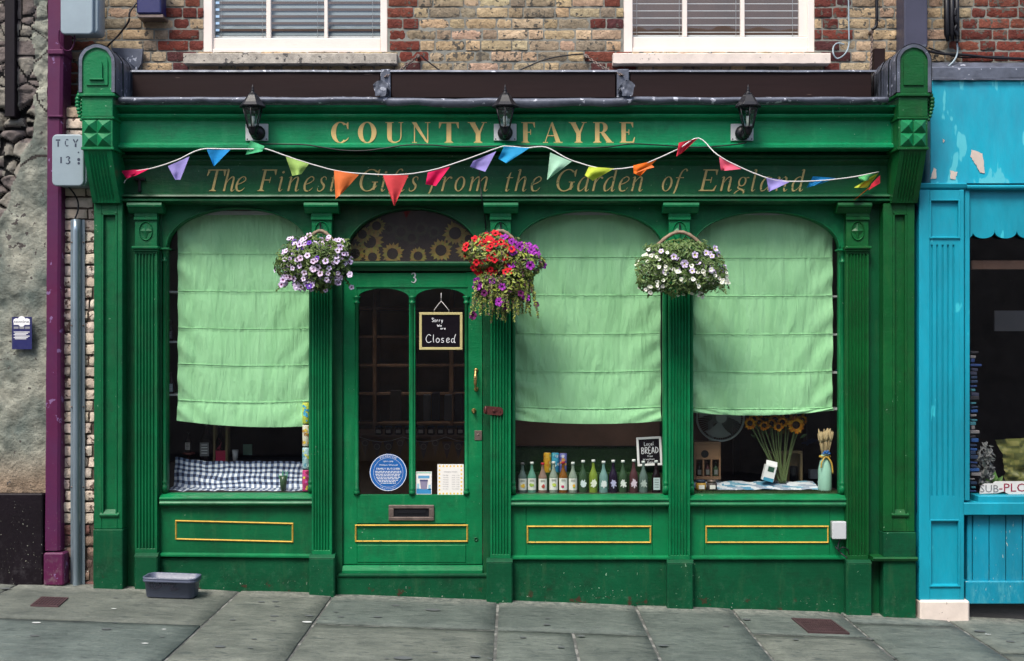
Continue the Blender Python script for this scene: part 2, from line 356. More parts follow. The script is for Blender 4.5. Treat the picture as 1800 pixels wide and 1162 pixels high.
def cat(P,n=8):   # catmull-rom through tuples
    out=[]; m=len(P)
    for i in range(m-1):
        p0,p1,p2,p3=P[max(i-1,0)],P[i],P[i+1],P[min(i+2,m-1)]
        for k in range(n):
            t=k/n; out.append(tuple(.5*((2*b)+(-a+c)*t+(2*a-5*b+4*c-d)*t*t+(-a+3*b-3*c+d)*t**3) for a,b,c,d in zip(p0,p1,p2,p3)))
    out.append(tuple(P[-1])); return out
# ---------------------------------------------------------------- lettering
class Glyph:
    def __init__(s): s.p=[]          # list of quads / polygons
    def r(s,x0,y0,x1,y1): s.p.append([(x0,y0),(x1,y0),(x1,y1),(x0,y1)])
    def g(s,*pts): s.p.append(list(pts))
    def st(s,pts,n=7):               # ribbon with width
        P=cat(pts,n) if n>1 else pts
        L=[];
        for k,(x,y,w) in enumerate(P):
            a=P[max(k-1,0)];b=P[min(k+1,len(P)-1)]; dx,dy=b[0]-a[0],b[1]-a[1]; q=math.hypot(dx,dy) or 1
            nx,ny=-dy/q*w/2,dx/q*w/2; L.append(((x+nx,y+ny),(x-nx,y-ny)))
        for k in range(len(L)-1): s.p.append([L[k][0],L[k+1][0],L[k+1][1],L[k][1]])
    def el(s,cx,cy,rx,ry,tx,ty,a0=0,a1=360,n=36,rot=0):
        L=[]
        for k in range(n+1):
            a=R(a0+(a1-a0)*k/n)
            L.append(((cx+rx*math.cos(a),cy+ry*math.sin(a)),(cx+(rx-tx)*math.cos(a+rot),cy+(ry-ty)*math.sin(a+rot))))
        for k in range(n): s.p.append([L[k][0],L[k+1][0],L[k+1][1],L[k][1]])
def CAP(ch,T,h=.05):      # roman capital, stem weight T; returns glyph, advance width
    g=Glyph(); sf=.09
    def stem(x,t=T,a=0,b=1,foot=True,head=True):
        g.r(x,a,x+t,b)
        if foot: g.r(x-sf,a,x+t+sf,a+.035); g.g((x-.05,a+.035),(x,a+.035),(x,a+.09)); g.g((x+t,a+.035),(x+t+.05,a+.035),(x+t,a+.09))
        if head: g.r(x-sf,b-.035,x+t+sf,b)
    if ch=='T':
        stem(.36,head=False); g.r(.02,.945,.70+T,1); e=.70+T; g.g((.02,.945),(.02,.70),(.05,.70),(.14,.945)); g.g((e,.945),(e,.70),(e-.03,.70),(e-.12,.945)); return g,.76+T
    if ch=='F' or ch=='E':
        stem(.10); g.r(.1+T,.945,.66,1); g.g((.66,.945),(.66,.74),(.635,.74),(.55,.945)); g.r(.1+T,.49,.46,.535); g.r(.44,.38,.47,.65)
        if ch=='E': g.r(.1+T,0,.70,.055); g.g((.62,.055),(.72,.27),(.745,.27),(.70,.0)); return g,.80
        return g,.72
    if ch=='O': g.el(.45,.5,.42,.52,T+.01,.045); return g,.90
    if ch in 'CG':
        g.el(.45,.5,.42,.52,T+.01,.045,48,312,30); g.g((.78,.66),(.81,.66),(.81,1.0),(.785,1.0),(.70,.90))
        g.st([(.70,.11,.045),(.77,.17,.04),(.82,.25,.02)],4)
        if ch=='G': g.r(.66,.06,.66+T,.40); g.r(.57,.40,.73+T,.435); return g,.90
        return g,.86
    if ch=='U':
        g.r(.10,.34,.10+T,1); g.r(.02,.965,.18+T,1); g.r(.70,.34,.75,1); g.r(.62,.965,.83,1)
        g.st([(.10+T/2,.36,T),(.12+T/2,.17,T*.88),(.27+T/4,.05,.10),(.46,.02,.055),(.63,.08,.045),(.71,.22,.045),(.725,.36,.05)],5); return g,.86
    if ch=='N':
        g.r(.10,0,.145,1); g.r(.01,0,.235,.035); g.r(.70,0,.745,1); g.r(.60,.965,.84,1)
        g.g((.0,1),(.20,1),(.745,.0),(.70,-.02),(.62,.05)); return g,.86
    if ch=='Y':
        g.g((.06,1),(.08+T*1.1,1),(.36+T,.46),(.36,.44)); g.g((.72,1),(.765,1),(.36+T,.44),(.38+T*.4,.46)); stem(.36,b=.47,head=False)
        g.r(.0,.965,.34,1); g.r(.62,.965,.86,1); return g,.84
    if ch=='A':
        g.g((.46,1.02),(.13,.02),(.09,.02),(.40,.97)); g.g((.46,1.02),(.38,.93),(.62,.02),(.64+T,.02)); g.r(.21,.32,.60,.365)
        g.r(.0,0,.25,.035); g.r(.52,0,.74+T,.035); return g,.92
    if ch=='R':
        stem(.10); g.el(.40,.74,.30,.26,T*.95,.045,-90,90,18); g.r(.1+T,.955,.40,1); g.r(.1+T,.48,.40,.525)
        g.g((.36,.50),(.36+T*.9,.50),(.72+T,.02),(.66,.02)); g.r(.62,0,.78+T,.035); return g,.94
def LOW(ch):
    g=Glyph(); X0=.66
    def foot(x,y=.08): g.st([(x,.12,.085),(x+.01,.03,.07),(x+.06,.0,.04),(x+.14,.09,.015)],5)
    def stem(x,top,ft=True): 
        g.st([(x-.10,top-.06,.015),(x-.04,top-.01,.035),(x,top-.03,.07),(x,top-.12,.085)],4); g.r(x-.0425,.10,x+.0425,top-.10)
        if ft: foot(x)
        else: g.r(x-.0425,0,x+.0425,.12)
    def arch(x,last=True):
        g.st([(x,.30,.02),(x+.10,.52,.035),(x+.22,.65,.055),(x+.30,.60,.08),(x+.31,.45,.085),(x+.31,.12,.085)]); 
        if last: foot(x+.31)
        else: g.r(x+.2675,0,x+.3525,.14)
    if ch=='h': stem(.08,1.0,False); arch(.08); return g,.56
    if ch=='n': stem(.08,X0,False); arch(.08); return g,.56
    if ch=='m': stem(.08,X0,False); arch(.08,False); arch(.39); return g,.88
    if ch=='r': stem(.08,X0,False); g.st([(.08,.30,.02),(.17,.52,.035),(.26,.64,.05),(.34,.62,.08),(.36,.57,.07)]); return g,.40
    if ch=='i': stem(.10,X0); g.el(.11,.87,.055,.055,.055,.055,0,360,12); return g,.30
    if ch=='l': stem(.10,1.0); return g,.30
    if ch=='t': g.st([(.14,.86,.02),(.11,.74,.06),(.10,.6,.08),(.10,.14,.085)],4); foot(.10); g.r(.0,.60,.28,.64); return g,.32
    if ch=='f': g.st([(.44,.92,.07),(.40,1.0,.055),(.32,1.01,.035),(.22,.88,.06),(.16,.6,.08),(.12,.1,.08),(.06,-.14,.06),(-.02,-.24,.035),(-.10,-.25,.05),(-.13,-.19,.06)]); g.r(.02,.60,.36,.64); return g,.40
    if ch=='o': g.el(.24,.33,.22,.345,.085,.035,rot=.12); return g,.52
    if ch=='e': g.st([(.06,.30,.03),(.25,.38,.04),(.38,.50,.045),(.36,.62,.05),(.24,.66,.04),(.10,.52,.07),(.05,.28,.09),(.11,.06,.08),(.22,.0,.05),(.34,.05,.035),(.42,.16,.02)]); return g,.48
    if ch=='s': g.st([(.32,.50,.015),(.30,.62,.035),(.20,.66,.04),(.11,.56,.065),(.16,.40,.085),(.28,.26,.09),(.28,.10,.06),(.17,.0,.04),(.06,.03,.035),(.03,.16,.015)]); return g,.40
    if ch in'ad':
        g.st([(.40,.60,.03),(.28,.66,.035),(.13,.54,.06),(.05,.28,.09),(.10,.04,.07),(.20,.02,.04),(.32,.14,.03),(.40,.30,.02)])
        if ch=='a': g.r(.3575,.12,.4425,.64); foot(.40)
        else: stem(.40,1.0)
        return g,.58
    if ch=='g':
        g.el(.24,.44,.18,.22,.075,.035); g.st([(.38,.60,.03),(.46,.63,.05),(.50,.60,.03)],4)
        g.st([(.14,.26,.03),(.10,.17,.04),(.20,.10,.075),(.36,.03,.075),(.40,-.10,.06),(.28,-.24,.04),(.08,-.24,.045),(.0,-.14,.055),(.08,-.02,.035),(.20,.06,.02)]); return g,.52
def word(par,matn,txt,x0,x1,zb,hh,Y,T=None,shear=0,col=None,wx=1.):
    """lays a word between world x0 and x1, baseline zb, cap height hh, on the plane y=Y"""
    gl=[]
    for ch in txt:
        gl.append(CAP(ch,T if T else .105) if (ch.isupper() or T) else LOW(ch))
    tot=sum(a for _,a in gl)*hh*wx; gap=(x1-x0-tot)/max(1,len(gl)-1); x=x0; k=0
    for g,a in gl:
        mb=MB()
        for j,p in enumerate(g.p):
            yy=Y-.00012*(j%12)
            mb.face([(x+(u*wx+v*shear)*hh,yy,zb+v*hh) for u,v in p],col)
        mb.build('letter',matn,par,recalc=False); x+=a*hh*wx+gap
HAND={ # single-stroke letters in a unit box
'S':[[(.6,.85),(.3,1),(.1,.8),(.3,.55),(.55,.35),(.35,.02),(.05,.15)]],'o':[[(.3,.55),(.08,.35),(.15,.05),(.4,.05),(.5,.35),(.3,.55),(.2,.5)]],
'r':[[(.1,.55),(.12,0)],[(.12,.3),(.25,.52),(.42,.5)]],'y':[[(.08,.55),(.2,.12),(.35,.15)],[(.48,.55),(.3,-.1),(.05,-.35)]],
'W':[[(0,.9),(.2,0),(.4,.6),(.6,0),(.85,.95)]],'e':[[(.08,.28),(.42,.36),(.35,.56),(.12,.45),(.1,.1),(.3,.0),(.48,.12)]],
'a':[[(.42,.5),(.2,.55),(.06,.2),(.2,.0),(.4,.2),(.43,.5)],[(.43,.5),(.45,.05),(.52,.0)]],'C':[[(.65,.85),(.35,1.),(.05,.6),(.1,.15),(.4,-.02),(.7,.15)]],
'l':[[(.15,1.),(.12,.4),(.18,.0)]],'s':[[(.4,.5),(.18,.52),(.12,.35),(.38,.2),(.3,0),(.05,.05)]],'d':[[(.38,.45),(.12,.45),(.05,.1),(.25,.0),(.42,.3)],[(.6,1.05),(.42,.5),(.45,.0),(.55,.03)]],
'L':[[(.1,1),(.08,0),(.5,.03)]],'c':[[(.42,.48),(.2,.55),(.06,.25),(.2,0),(.45,.08)]],'B':[[(.1,1),(.1,0)],[(.1,1),(.5,.9),(.45,.6),(.12,.53),(.58,.4),(.5,.05),(.1,0)]],
'R':[[(.1,1),(.1,0)],[(.1,1),(.5,.95),(.5,.6),(.12,.5),(.58,0)]],'E':[[(.5,1),(.1,1),(.1,0),(.55,0)],[(.1,.52),(.42,.52)]],'A':[[(.0,0),(.3,1),(.6,0)],[(.12,.35),(.48,.35)]],
'D':[[(.1,1),(.1,0)],[(.1,1),(.55,.8),(.6,.3),(.1,0)]],'f':[[(.5,.9),(.3,1),(.2,.7),(.2,0)],[(.05,.5),(.4,.52)]],'m':[[(.05,.5),(.08,0)],[(.08,.35),(.25,.55),(.33,0)],[(.33,.35),(.5,.55),(.58,0)]],
'i':[[(.15,.5),(.15,0)],[(.15,.75),(.16,.78)]],'n':[[(.05,.5),(.08,0)],[(.08,.35),(.3,.55),(.38,0)]],'g':[[(.4,.5),(.15,.5),(.08,.15),(.35,.15),(.42,.5)],[(.42,.5),(.38,-.3),(.05,-.25)]],
'h':[[(.1,1),(.08,0)],[(.08,.35),(.3,.55),(.4,0)]],'k':[[(.1,1),(.08,0)],[(.42,.55),(.1,.25),(.45,0)]],'t':[[(.2,.9),(.18,0),(.3,.02)],[(.02,.6),(.4,.62)]]}
HW={'W':.95,'m':.7,'i':.3,'l':.32,'t':.45,'C':.75,'B':.7,'R':.7,'D':.75,'A':.7,'E':.65,'L':.6}
def hand(mb,txt,x0,zb,hh,Y,w=.004,sp=.08,slope=0,wid=None):
    tot=sum(HW.get(c,.58)+sp if c!=' ' else .4 for c in txt); k=hh
    kx=(wid/tot) if wid else hh; x=x0; zo=zb; q=0
    for c in txt:
        if c==' ': x+=.4*kx; continue
        for stp in HAND[c]:
            g=Glyph(); pp=[(x+u*kx,zb+v*hh+slope*(x-x0),w*(.8+.4*random.random())) for u,v in stp]
            if len(pp)==2: pp=[pp[0],((pp[0][0]+pp[1][0])/2,(pp[0][1]+pp[1][1])/2,w),pp[1]]
            g.st(pp,5)
            for j,p in enumerate(g.p): q+=1; mb.face([(a,Y-.0001*(q%9),b) for a,b in p])
        x+=(HW.get(c,.58)+sp)*kx
def sans(mb,txt,xc,zc,hh,Y,wid=None,al='CENTER'):
    cu=bpy.data.curves.new('t','FONT'); cu.body=txt; cu.align_x=al; cu.align_y='CENTER'; cu.size=1; cu.resolution_u=2
    o=bpy.data.objects.new('t',cu); COL.objects.link(o); bpy.context.view_layer.update()
    me=bpy.data.meshes.new_from_object(o); 
    if me.vertices:
        xs=[v.co.x for v in me.vertices]; wd=max(xs)-min(xs); sx=(wid/wd) if wid else hh*1.35; cx=(max(xs)+min(xs))/2 if al=='CENTER' else 0
        ys=[v.co.y for v in me.vertices]; sz=hh/.72; cy=(max(ys)+min(ys))/2 if al=='CENTER' else 0
        for p in me.polygons: mb.face([(xc+(me.vertices[i].co.x-cx)*sx,Y,zc+(me.vertices[i].co.y-cy)*sz) for i in p.vertices])
    bpy.data.objects.remove(o); bpy.data.curves.remove(cu); bpy.data.meshes.remove(me)
def disc(mb,cx,cz,r,Y,n=40,col=None,r0=0):
    if r0:
        for k in range(n):
            a,b=2*PI*k/n,2*PI*(k+1)/n
            mb.face([(cx+r*math.cos(a),Y,cz+r*math.sin(a)),(cx+r*math.cos(b),Y,cz+r*math.sin(b)),(cx+r0*math.cos(b),Y,cz+r0*math.sin(b)),(cx+r0*math.cos(a),Y,cz+r0*math.sin(a))],col)
    else: mb.face([(cx+r*math.cos(2*PI*k/n),Y,cz+r*math.sin(2*PI*k/n)) for k in range(n)],col)
# ================================================================ SETTING: pavement, kerb, road
def gpt(x,y,dz=0): return (x,y,G(x)+dz)
mb=MB()
STONE=[(.128,.148,.130),(.112,.136,.122),(.142,.156,.134),(.104,.128,.118),(.134,.148,.128)]
def slab(x0,x1,y0,y1,seed,dx=(0,0,0,0)):
    rr=random.Random(seed); c=rr.choice(STONE); kq=rr.uniform(.92,1.08); c=tuple(q*kq for q in c); g=.010; th=rr.uniform(-.003,.003)
    nx=max(2,int((x1-x0)/.12)); ny=max(2,int((y1-y0)/.12)); i=len(mb.v)
    tx,ty=rr.uniform(-.003,.003),rr.uniform(-.003,.003)
    for a in range(nx+1):
        for b in range(ny+1):
            u,v=a/nx,b/ny; xa=x0+g+dx[0]*(1-v)+dx[2]*v; xb=x1-g+dx[1]*(1-v)+dx[3]*v
            x=xa+(xb-xa)*u; y=y0+g+(y1-y0-2*g)*v
            if a in(0,nx): x+=.004*N(y*9,seed)
            if b in(0,ny): y+=.004*N(x*9,seed+3)
            e=-.004 if (a in(0,nx) or b in(0,ny)) else 0
            mb.v.append(gpt(x,y,th+tx*(u-.5)+ty*(v-.5)+e+.0022*FB(x*3,y*3,seed)))
    for a in range(nx):
        for b in range(ny): k=i+a*(ny+1)+b; mb.fi((k,k+ny+1,k+ny+2,k+1),c,True)
    ring=[i+a*(ny+1) for a in range(nx+1)]+[i+nx*(ny+1)+b for b in range(1,ny+1)]+[i+a*(ny+1)+ny for a in range(nx-1,-1,-1)]+[i+b for b in range(ny-1,0,-1)]
    j=len(mb.v)
    for r in ring: x,y,z=mb.v[r]; mb.v.append((x,y,z-.02))
    m_=len(ring)
    for k in range(m_): mb.fi((ring[k],ring[(k+1)%m_],j+(k+1)%m_,j+k),c)
F0=.25
cols=[(-9,-7.6,[-1.2]),(-7.6,-6.1,[-.8]),(-6.1,-5,[-1.3]),(-5,-3.45,[-.75,-1.9]),(-3.45,-1.91,[-1.04,-2.0]),(-1.91,-1.25,[-1.9]),(-1.25,-.10,[-.88,-1.95]),(-.10,.865,[-.88]),
 (.865,1.54,[-1.6]),(1.54,2.30,[-.72,-1.7]),(2.30,3.02,[-.30,-1.35]),(3.02,3.62,[-1.0,-1.9]),(3.62,5,[-.7]),(5,6.4,[-1.3]),(6.4,9,[-.9])]
sd_=0
for x0,x1,cuts in cols:
    ys=[F0]+cuts+[-2.6]
    for a,b in zip(ys,ys[1:]):
        sd_+=1; sk=.02*N(sd_*1.7,3)
        if (x0,b) == (-.10,-2.6): slab(-.10,.385,b,a,sd_); slab(.385,.865,b,a,sd_+50); continue
        slab(x0,x1,b,a,sd_)
mb.build('pavement','pavement_stone',tags=(None,None,None,'structure'))
mb=MB(); n_=40
mb.grid(lambda u,v:gpt(-9+18*u,-2.6+2.95*v,-.010+.002*N(u*60,v*20)),60,20); mb.build('pavement_joints','joint_mortar',tags=(None,None,None,'structure'))
mb=MB()
for k in range(20):
    x=-9+k*.9; z=G(x+.45); i=len(mb.v); mb.box(x+.004,x+.896,-2.75,-2.602,z-.2,z-.002,.012); 
mb.build('kerb','kerb_stone',tags=(None,None,None,'structure'))
mb=MB(); mb.face([gpt(-9,-2.74,-.13),gpt(9,-2.74,-.13),gpt(9,-9.6,-.13),gpt(-9,-9.6,-.13)]); mb.build('road','asphalt',tags=(None,None,None,'structure'))
mb=MB(); mb.face([(-300,-300,G(-300)-.3),(300,-300,G(300)-.3),(300,300,G(300)-.3),(-300,300,G(-300)-.3)]); mb.build('ground','asphalt',tags=(None,None,None,'structure'))
# opposite side of the street (seen only as the reflection in the panes)
ot=thing('terrace_building','brick terrace across the street seen only mirrored in the shop panes','building',(0,-12,0))
mb=MB(); mb.box(-14,14,-16,-12.2,-.8,7.2,.05); mb.box(-14.2,14.2,-12.25,-12.0,6.9,7.25,.03); mb.build('wall','opposite_brick',ot)
for i in range(7):
    for z in (1.0,4.0):
        mb=MB(); x=-11.5+i*3.6; mb.box(x,x+1.2,-12.2,-12.12,z,z+1.9,.01); f=mb.build('window','white_paint',ot)
        mb=MB(); mb.box(x+.08,x+1.12,-12.11,-12.10,z+.08,z+1.82,.001); mb.build('pane','black_metal',f)
# drain covers, gum
def cover(name,x0,x1,y0,y1,skew,label,nb,diag=False):
    t=thing(name,label,'drain cover',((x0+x1)/2,(y0+y1)/2,G((x0+x1)/2)))
    f=MB(); w_=.012
    def P(u,v,dz): x=x0+(x1-x0)*u+skew*v; y=y0+(y1-y0)*v; return gpt(x,y,dz)
    def bar(u0,v0,u1,v1,z1,m_):
        a,b,c,d=P(u0,v0,z1),P(u1,v0,z1),P(u1,v1,z1),P(u0,v1,z1); i=len(m_.v); m_.v+= [a,b,c,d]+[(q[0],q[1],q[2]-.02) for q in(a,b,c,d)]
        m_.fi((i,i+1,i+2,i+3)); 
        for k in range(4): m_.fi((i+k,i+(k+1)%4,i+4+(k+1)%4,i+4+k))
    bar(0,0,1,.07,.010,f); bar(0,.93,1,1,.010,f); bar(0,.07,.05,.93,.010,f); bar(.95,.07,1,.93,.010,f); f.build('frame','iron_cover',t)
    b=MB(); bar(.05,.07,.95,.93,.004,b); b.build('plate','black_metal',t)
    g=MB()
    for k in range(nb):
        u=.07+.88*k/nb; bar(u,.08,u+.45/nb,.92,.009,g)
    for k in range(1,4 if nb<12 else 5): v=.07+.86*k/(4 if nb<12 else 5); bar(.06,v,.94,v+.02,.0085,g)
    tag(g.build('grating','iron_cover',t),kind='stuff')
cover('drain_cover',1.92,2.19,-.66,-.28,-.02,'ribbed iron drain cover in the pavement below the right window',18)
cover('drain_cover',-3.10,-2.92,-.72,-.46,-.03,'small square iron drain cover at the left end of the pavement',8)
mb=MB(); mw=MB(); rg=random.Random(4)
for k in range(80):
    x=rg.uniform(-4,4); y=rg.uniform(-1.7,-.2); r=rg.uniform(.006,.022)*(1.8 if rg.random()<.12 else 1); M=mw if rg.random()<.14 else mb
    M.face([gpt(x+r*1.5*math.cos(a)*(1+.35*N(a,k)),y+r*math.sin(a)*(1+.35*N(a*2,k)),.0065) for a in [2*PI*j/14 for j in range(14)]])
mb.build('gum_spots','gum',tags=(None,None,None,'structure')); mw.build('litter_specks','gum_white',tags=(None,None,None,'structure'))

# ================================================================ THE SHOP BUILDING
shop=thing('shop_building','green painted shopfront with three arched windows under a yellow brick upper storey','building',(0,0,0))
YB=.25; YC=-.32; YU=-.16; YL=-.04
RED=[(.21,.055,.04),(.17,.048,.038),(.25,.08,.055),(.11,.042,.042)]
YEL=[(.60,.44,.26),(.50,.38,.23),(.64,.48,.31),(.40,.31,.21),(.33,.27,.19),(.52,.36,.25),(.55,.44,.28),(.58,.42,.26)]
def bricks(m_,x0,x1,z0,z1,Y,excl,colf,seed=1,ch=.0795,jit=1.,depth=.05):
    rr=random.Random(seed); row=0; z=z0
    while z<z1-.02:
        x=x0-(.07 if row%2 else 0.) - rr.uniform(0,.05); k=row+int(rr.random()*2)
        while x<x1:
            L=(.215 if k%2 else .103)+rr.uniform(-.008,.008); a,b=max(x,x0),min(x+L,x1); k+=1
            segs=[(a,b)]
            for ex0,ex1,ez0,ez1 in excl:
                if z+ch*.6>ez0 and z+ch*.4<ez1:
                    ns=[]
                    for p,q in segs:
                        if q<=ex0 or p>=ex1: ns.append((p,q))
                        else:
                            if p<ex0: ns.append((p,ex0))
                            if q>ex1: ns.append((ex1,q))
                    segs=ns
            for p,q in segs:
                if q-p<.03: continue
                c=colf((p+q)/2,z,rr); kq=rr.uniform(.80,1.15); c=tuple(v*kq*rr.uniform(.97,1.03) for v in c); dy=rr.uniform(-.004,.004)*jit; s_=rr.random()*99
                zz0=z+.0065+rr.uniform(-.002,.002); zz1=z+ch-.0070+rr.uniform(-.002,.002); nu=max(4,int((q-p)/.016)); nv=5; e=.006
                def fn(u,v):
                    x_=p+(q-p)*u; z_=zz0+(zz1-zz0)*v; edge=(u in(0,1)) or (v in(0,1))
                    cx=abs(u-.5)*2; cz=abs(v-.5)*2
                    return (x_+.003*N(z_*60,s_)*jit,Y+dy+(.004 if edge else 0)+.0055*jit*FB(x_*26,z_*34,s_)+(.004*jit if cx>.9 and cz>.9 else 0),z_+.0032*jit*N(x_*40,s_+z_*9,1))
                m_.grid(fn,nu,nv,c)
                # sides
                m_.box(p+.001,q-.001,Y+dy+.010,Y+depth,zz0+.001,zz1-.001,.001,c)
            x+=L+.010
        z+=ch; row+=1
zt=Z(-170,YB); zb_=Z(186,YB)
WA=(X(357,YB),X(681,YB),Z(92,YB),99); WBx=(X(1096,YB),X(1432,YB),Z(92,YB),99)
def upcol(x,z,rr):
    px=900+x/S*D/(D+YB)
    for a,b in((290,357),(681,742),(1035,1096),(1432,1490)):
        if a<px<b and rr.random()<(.85 if (px<330 or 690<px<725 or px>1070) else .6): return rr.choice(RED)
    if px<150: return rr.choice(RED)
    if px>1695: return rr.choice(RED[:3]) 
    return rr.choice(YEL)
mb=MB(); bricks(mb,X(110,YB),X(1900,YB),zb_,zt,YB,[WA,WBx],upcol,3)
mb.build('brick_wall','brick_attr',shop)
mb=MB()
for a,b,c,d in((X(80,YB),WA[0],zb_,zt),(WA[1],WBx[0],zb_,zt),(WBx[1],X(1990,YB),zb_,zt),(WA[0],WA[1],zb_,WA[2]),(WBx[0],WBx[1],zb_,WBx[2])):
    mb.box(a,b,YB+.0075,YB+.25,c,d,.0005)
mb.build('mortar_backing','mortar',shop)
# dark patch course under coping is left to brick variation. Upper sash windows
def sash(px0,px1,panes,sillr,sillmat,ybot):
    f=MB(); Yw=YB+.03
    wn=MB(); wn.pbox(px0,-190,px0+16,92,Yw-.02,YB+.12,.004); wn.pbox(px1-12,-190,px1,92,Yw-.02,YB+.12,.004)
    wn.pbox(px0+16,ybot+3,px1-12,92,Yw,YB+.12,.005); wn.pbox(px0+16,ybot+22,px1-12,94,Yw-.012,Yw-.001,.004)
    w_=wn.build('sash_window','white_paint',shop)
    b=MB(); last=None
    for k,(a,c) in enumerate(panes):
        if last: b.pbox(last,-190,a,ybot+3,Yw+.012,Yw+.05,.003)
        last=c
    b.pbox(px0+16.2,-190,panes[0][0],ybot+3,Yw+.010,Yw+.05,.003); b.pbox(panes[-1][1],-190,px1-12.2,ybot+3,Yw+.010,Yw+.05,.003)
    b.build('glazing_bar','white_paint',w_)
    for a,c in panes:
        g=MB(); g.face([(X(a,Yw+.03),Yw+.03,Z(ybot+4,Yw+.03)),(X(c,Yw+.03),Yw+.03,Z(ybot+4,Yw+.03)),(X(c,Yw+.03),Yw+.03,Z(-190,Yw)),(X(a,Yw+.03),Yw+.03,Z(-190,Yw))]); g.build('pane','window_glass',w_)
    s=MB(); a,c=sillr; zz=Z(93,YB-.10); z2=Z(111,YB-.10)
    s.extx(X(a,YB-.10),X(c,YB-.10),[(YB-.10,z2),(YB-.10,zz-.006),(YB-.09,zz),(YB+.06,zz+.012),(YB+.06,z2)],40,lambda x,k:(.003*N(x*14,k),.0035*N(x*20,k+9)))
    s.build('window_sill',sillmat,w_)
    r=MB(); r.face([(X(px0,YB)-.1,YB+.9,Z(120,YB)),(X(px1,YB)+.1,YB+.9,Z(120,YB)),(X(px1,YB)+.1,YB+.9,Z(-190,YB)),(X(px0,YB)-.1,YB+.9,Z(-190,YB))]); r.build('room_backing','interior_wall',w_)
    return Yw
sash(357,681,[(376,468),(476,570),(576,670)],(322,697),'stone_sill',64)
sash(1096,1432,[(1104,1200),(1208,1302),(1309,1405)],(1078,1460),'cream_sill',62)
def venetian(px0,px1,bot,label,sp,tilt,smat):
    Yv=YB+.10; t=thing('venetian_blind',label,'blind',(X((px0+px1)/2,Yv),Yv,Z(bot,Yv)),'venetian blinds behind the upstairs sashes')
    m_=MB(); z=Z(bot,Yv)+.01; zt_=Z(-185,Yv)
    m_.box(X(px0,Yv),X(px1,Yv),Yv-.02,Yv+.02,z,z+.02,.003); m_.build('bottom_rail','slat_white',t)
    m_=MB(); z+=.045; k=0
    while z<zt_:
        c=math.cos(tilt)*.024; s=math.sin(tilt)*.024
        m_.extx(X(px0,Yv),X(px1,Yv),[(Yv-c,z-s),(Yv,z+.003),(Yv+c,z+s),(Yv+c,z+s-.001),(Yv,z+.002),(Yv-c,z-s-.001)],1); z+=sp; k+=1
    tag(m_.build('slats',smat,t),kind='stuff')
    for f in (.06,.30,.62,.94):
        c=MB(); x=X(px0+(px1-px0)*f,Yv); c.tube([(x,Yv-.03,Z(bot,Yv)),(x,Yv-.03,zt_)],.0016,5); c.build('ladder_cord','slat_white',t)
venetian(372,674,72,'white venetian blind half closed in the upstairs window left of centre',.050,.95,'slat_blue')
venetian(1100,1410,70,'white venetian blind with open dark gaps in the upstairs window right of centre',.052,.28,'slat_white')
# ---- dark boards behind the lead gutter
mb=MB(); Y1=.03
for a,b in((232,668),(688,1082),(1108,1532)):
    mb.pbox(a,127,b,172,Y1,YB+.01,.004); mb.build('gutter_board','brown_board',shop); mb=MB()
# lead: capping on the boards, drips edge, roof slope, divider rolls
def jl(a): return lambda x,k:(a*FB(x*3.1,k*.3),a*.9*FB(x*2.3,5+k*.2))
mb=MB(); zt_=Z(126,Y1); mb.extx(X(225,Y1),X(1540,Y1),[(Y1-.006,zt_-.004),(Y1-.004,zt_+.004),(YB+.012,zt_+.03),(YB+.012,zt_+.036),(Y1-.006,zt_+.010),(Y1-.012,zt_-.004)],80,jl(.002)); mb.build('lead_capping','lead',shop)
Ye=-.28
def leadsag(x,k):
    s=.0
    if -.85<x<.80: m_=(x+.85)/1.65; s=-.014-.014*math.sin(PI*m_)**.5-.006*math.sin(x*11)
    return (.007*FB(x*5,k*.4),s*(1 if k in(0,1) else .35)+(.009 if k in(0,1) else .0035)*FB(x*5.5,7+k*.15)+.006*N(x*1.7,2)+.004*N(x*17,k)*(k in(0,1)))
zl=Z(171,Ye)
mb=MB(); mb.extx(X(208,Ye),X(1562,Ye),[(Ye+.016,zl-.038),(Ye+.004,zl-.036),(Ye-.012,zl-.018),(Ye-.004,zl-.002),(Ye+.02,zl+.006),(Y1+.01,zl+.012),(Y1+.01,zl+.004),(Ye+.02,zl-.006)],160,leadsag,smooth=True); mb.build('lead_gutter','lead',shop)
for a,b in((668,688),(1083,1107)):
    mb=MB(); x0,x1=X(a,Y1),X(b,Y1); cx=(x0+x1)/2
    mb.box(x0+.005,x1-.005,Y1-.012,YB,Z(172,Y1),Z(125,Y1)+.012,.006)
    mb.grid(lambda u,v:(cx+(u-.5)*(.085+.01*v)*1.0+.006*N(v*5,u*3), Y1-.02-(Y1-.02-(Ye-.03))*v, Z(160,Y1)-.01-.018*v+.045*math.sin(PI*u)*(1-.3*v)+.006*FB(u*4,v*5)),10,12)
    mb.grid(lambda u,v:(cx+(u-.5)*.10*(1-.35*v)+.008*N(v*5,u*3), Ye-.03+.01*N(u*4,v*4), Z(160,Y1)-.028+.0315*math.sin(PI*u)*(1-v)-.075*v+.006*FB(u*4,v*5)),10,8)
    mb.build('lead_joint','lead',shop,recalc=False)
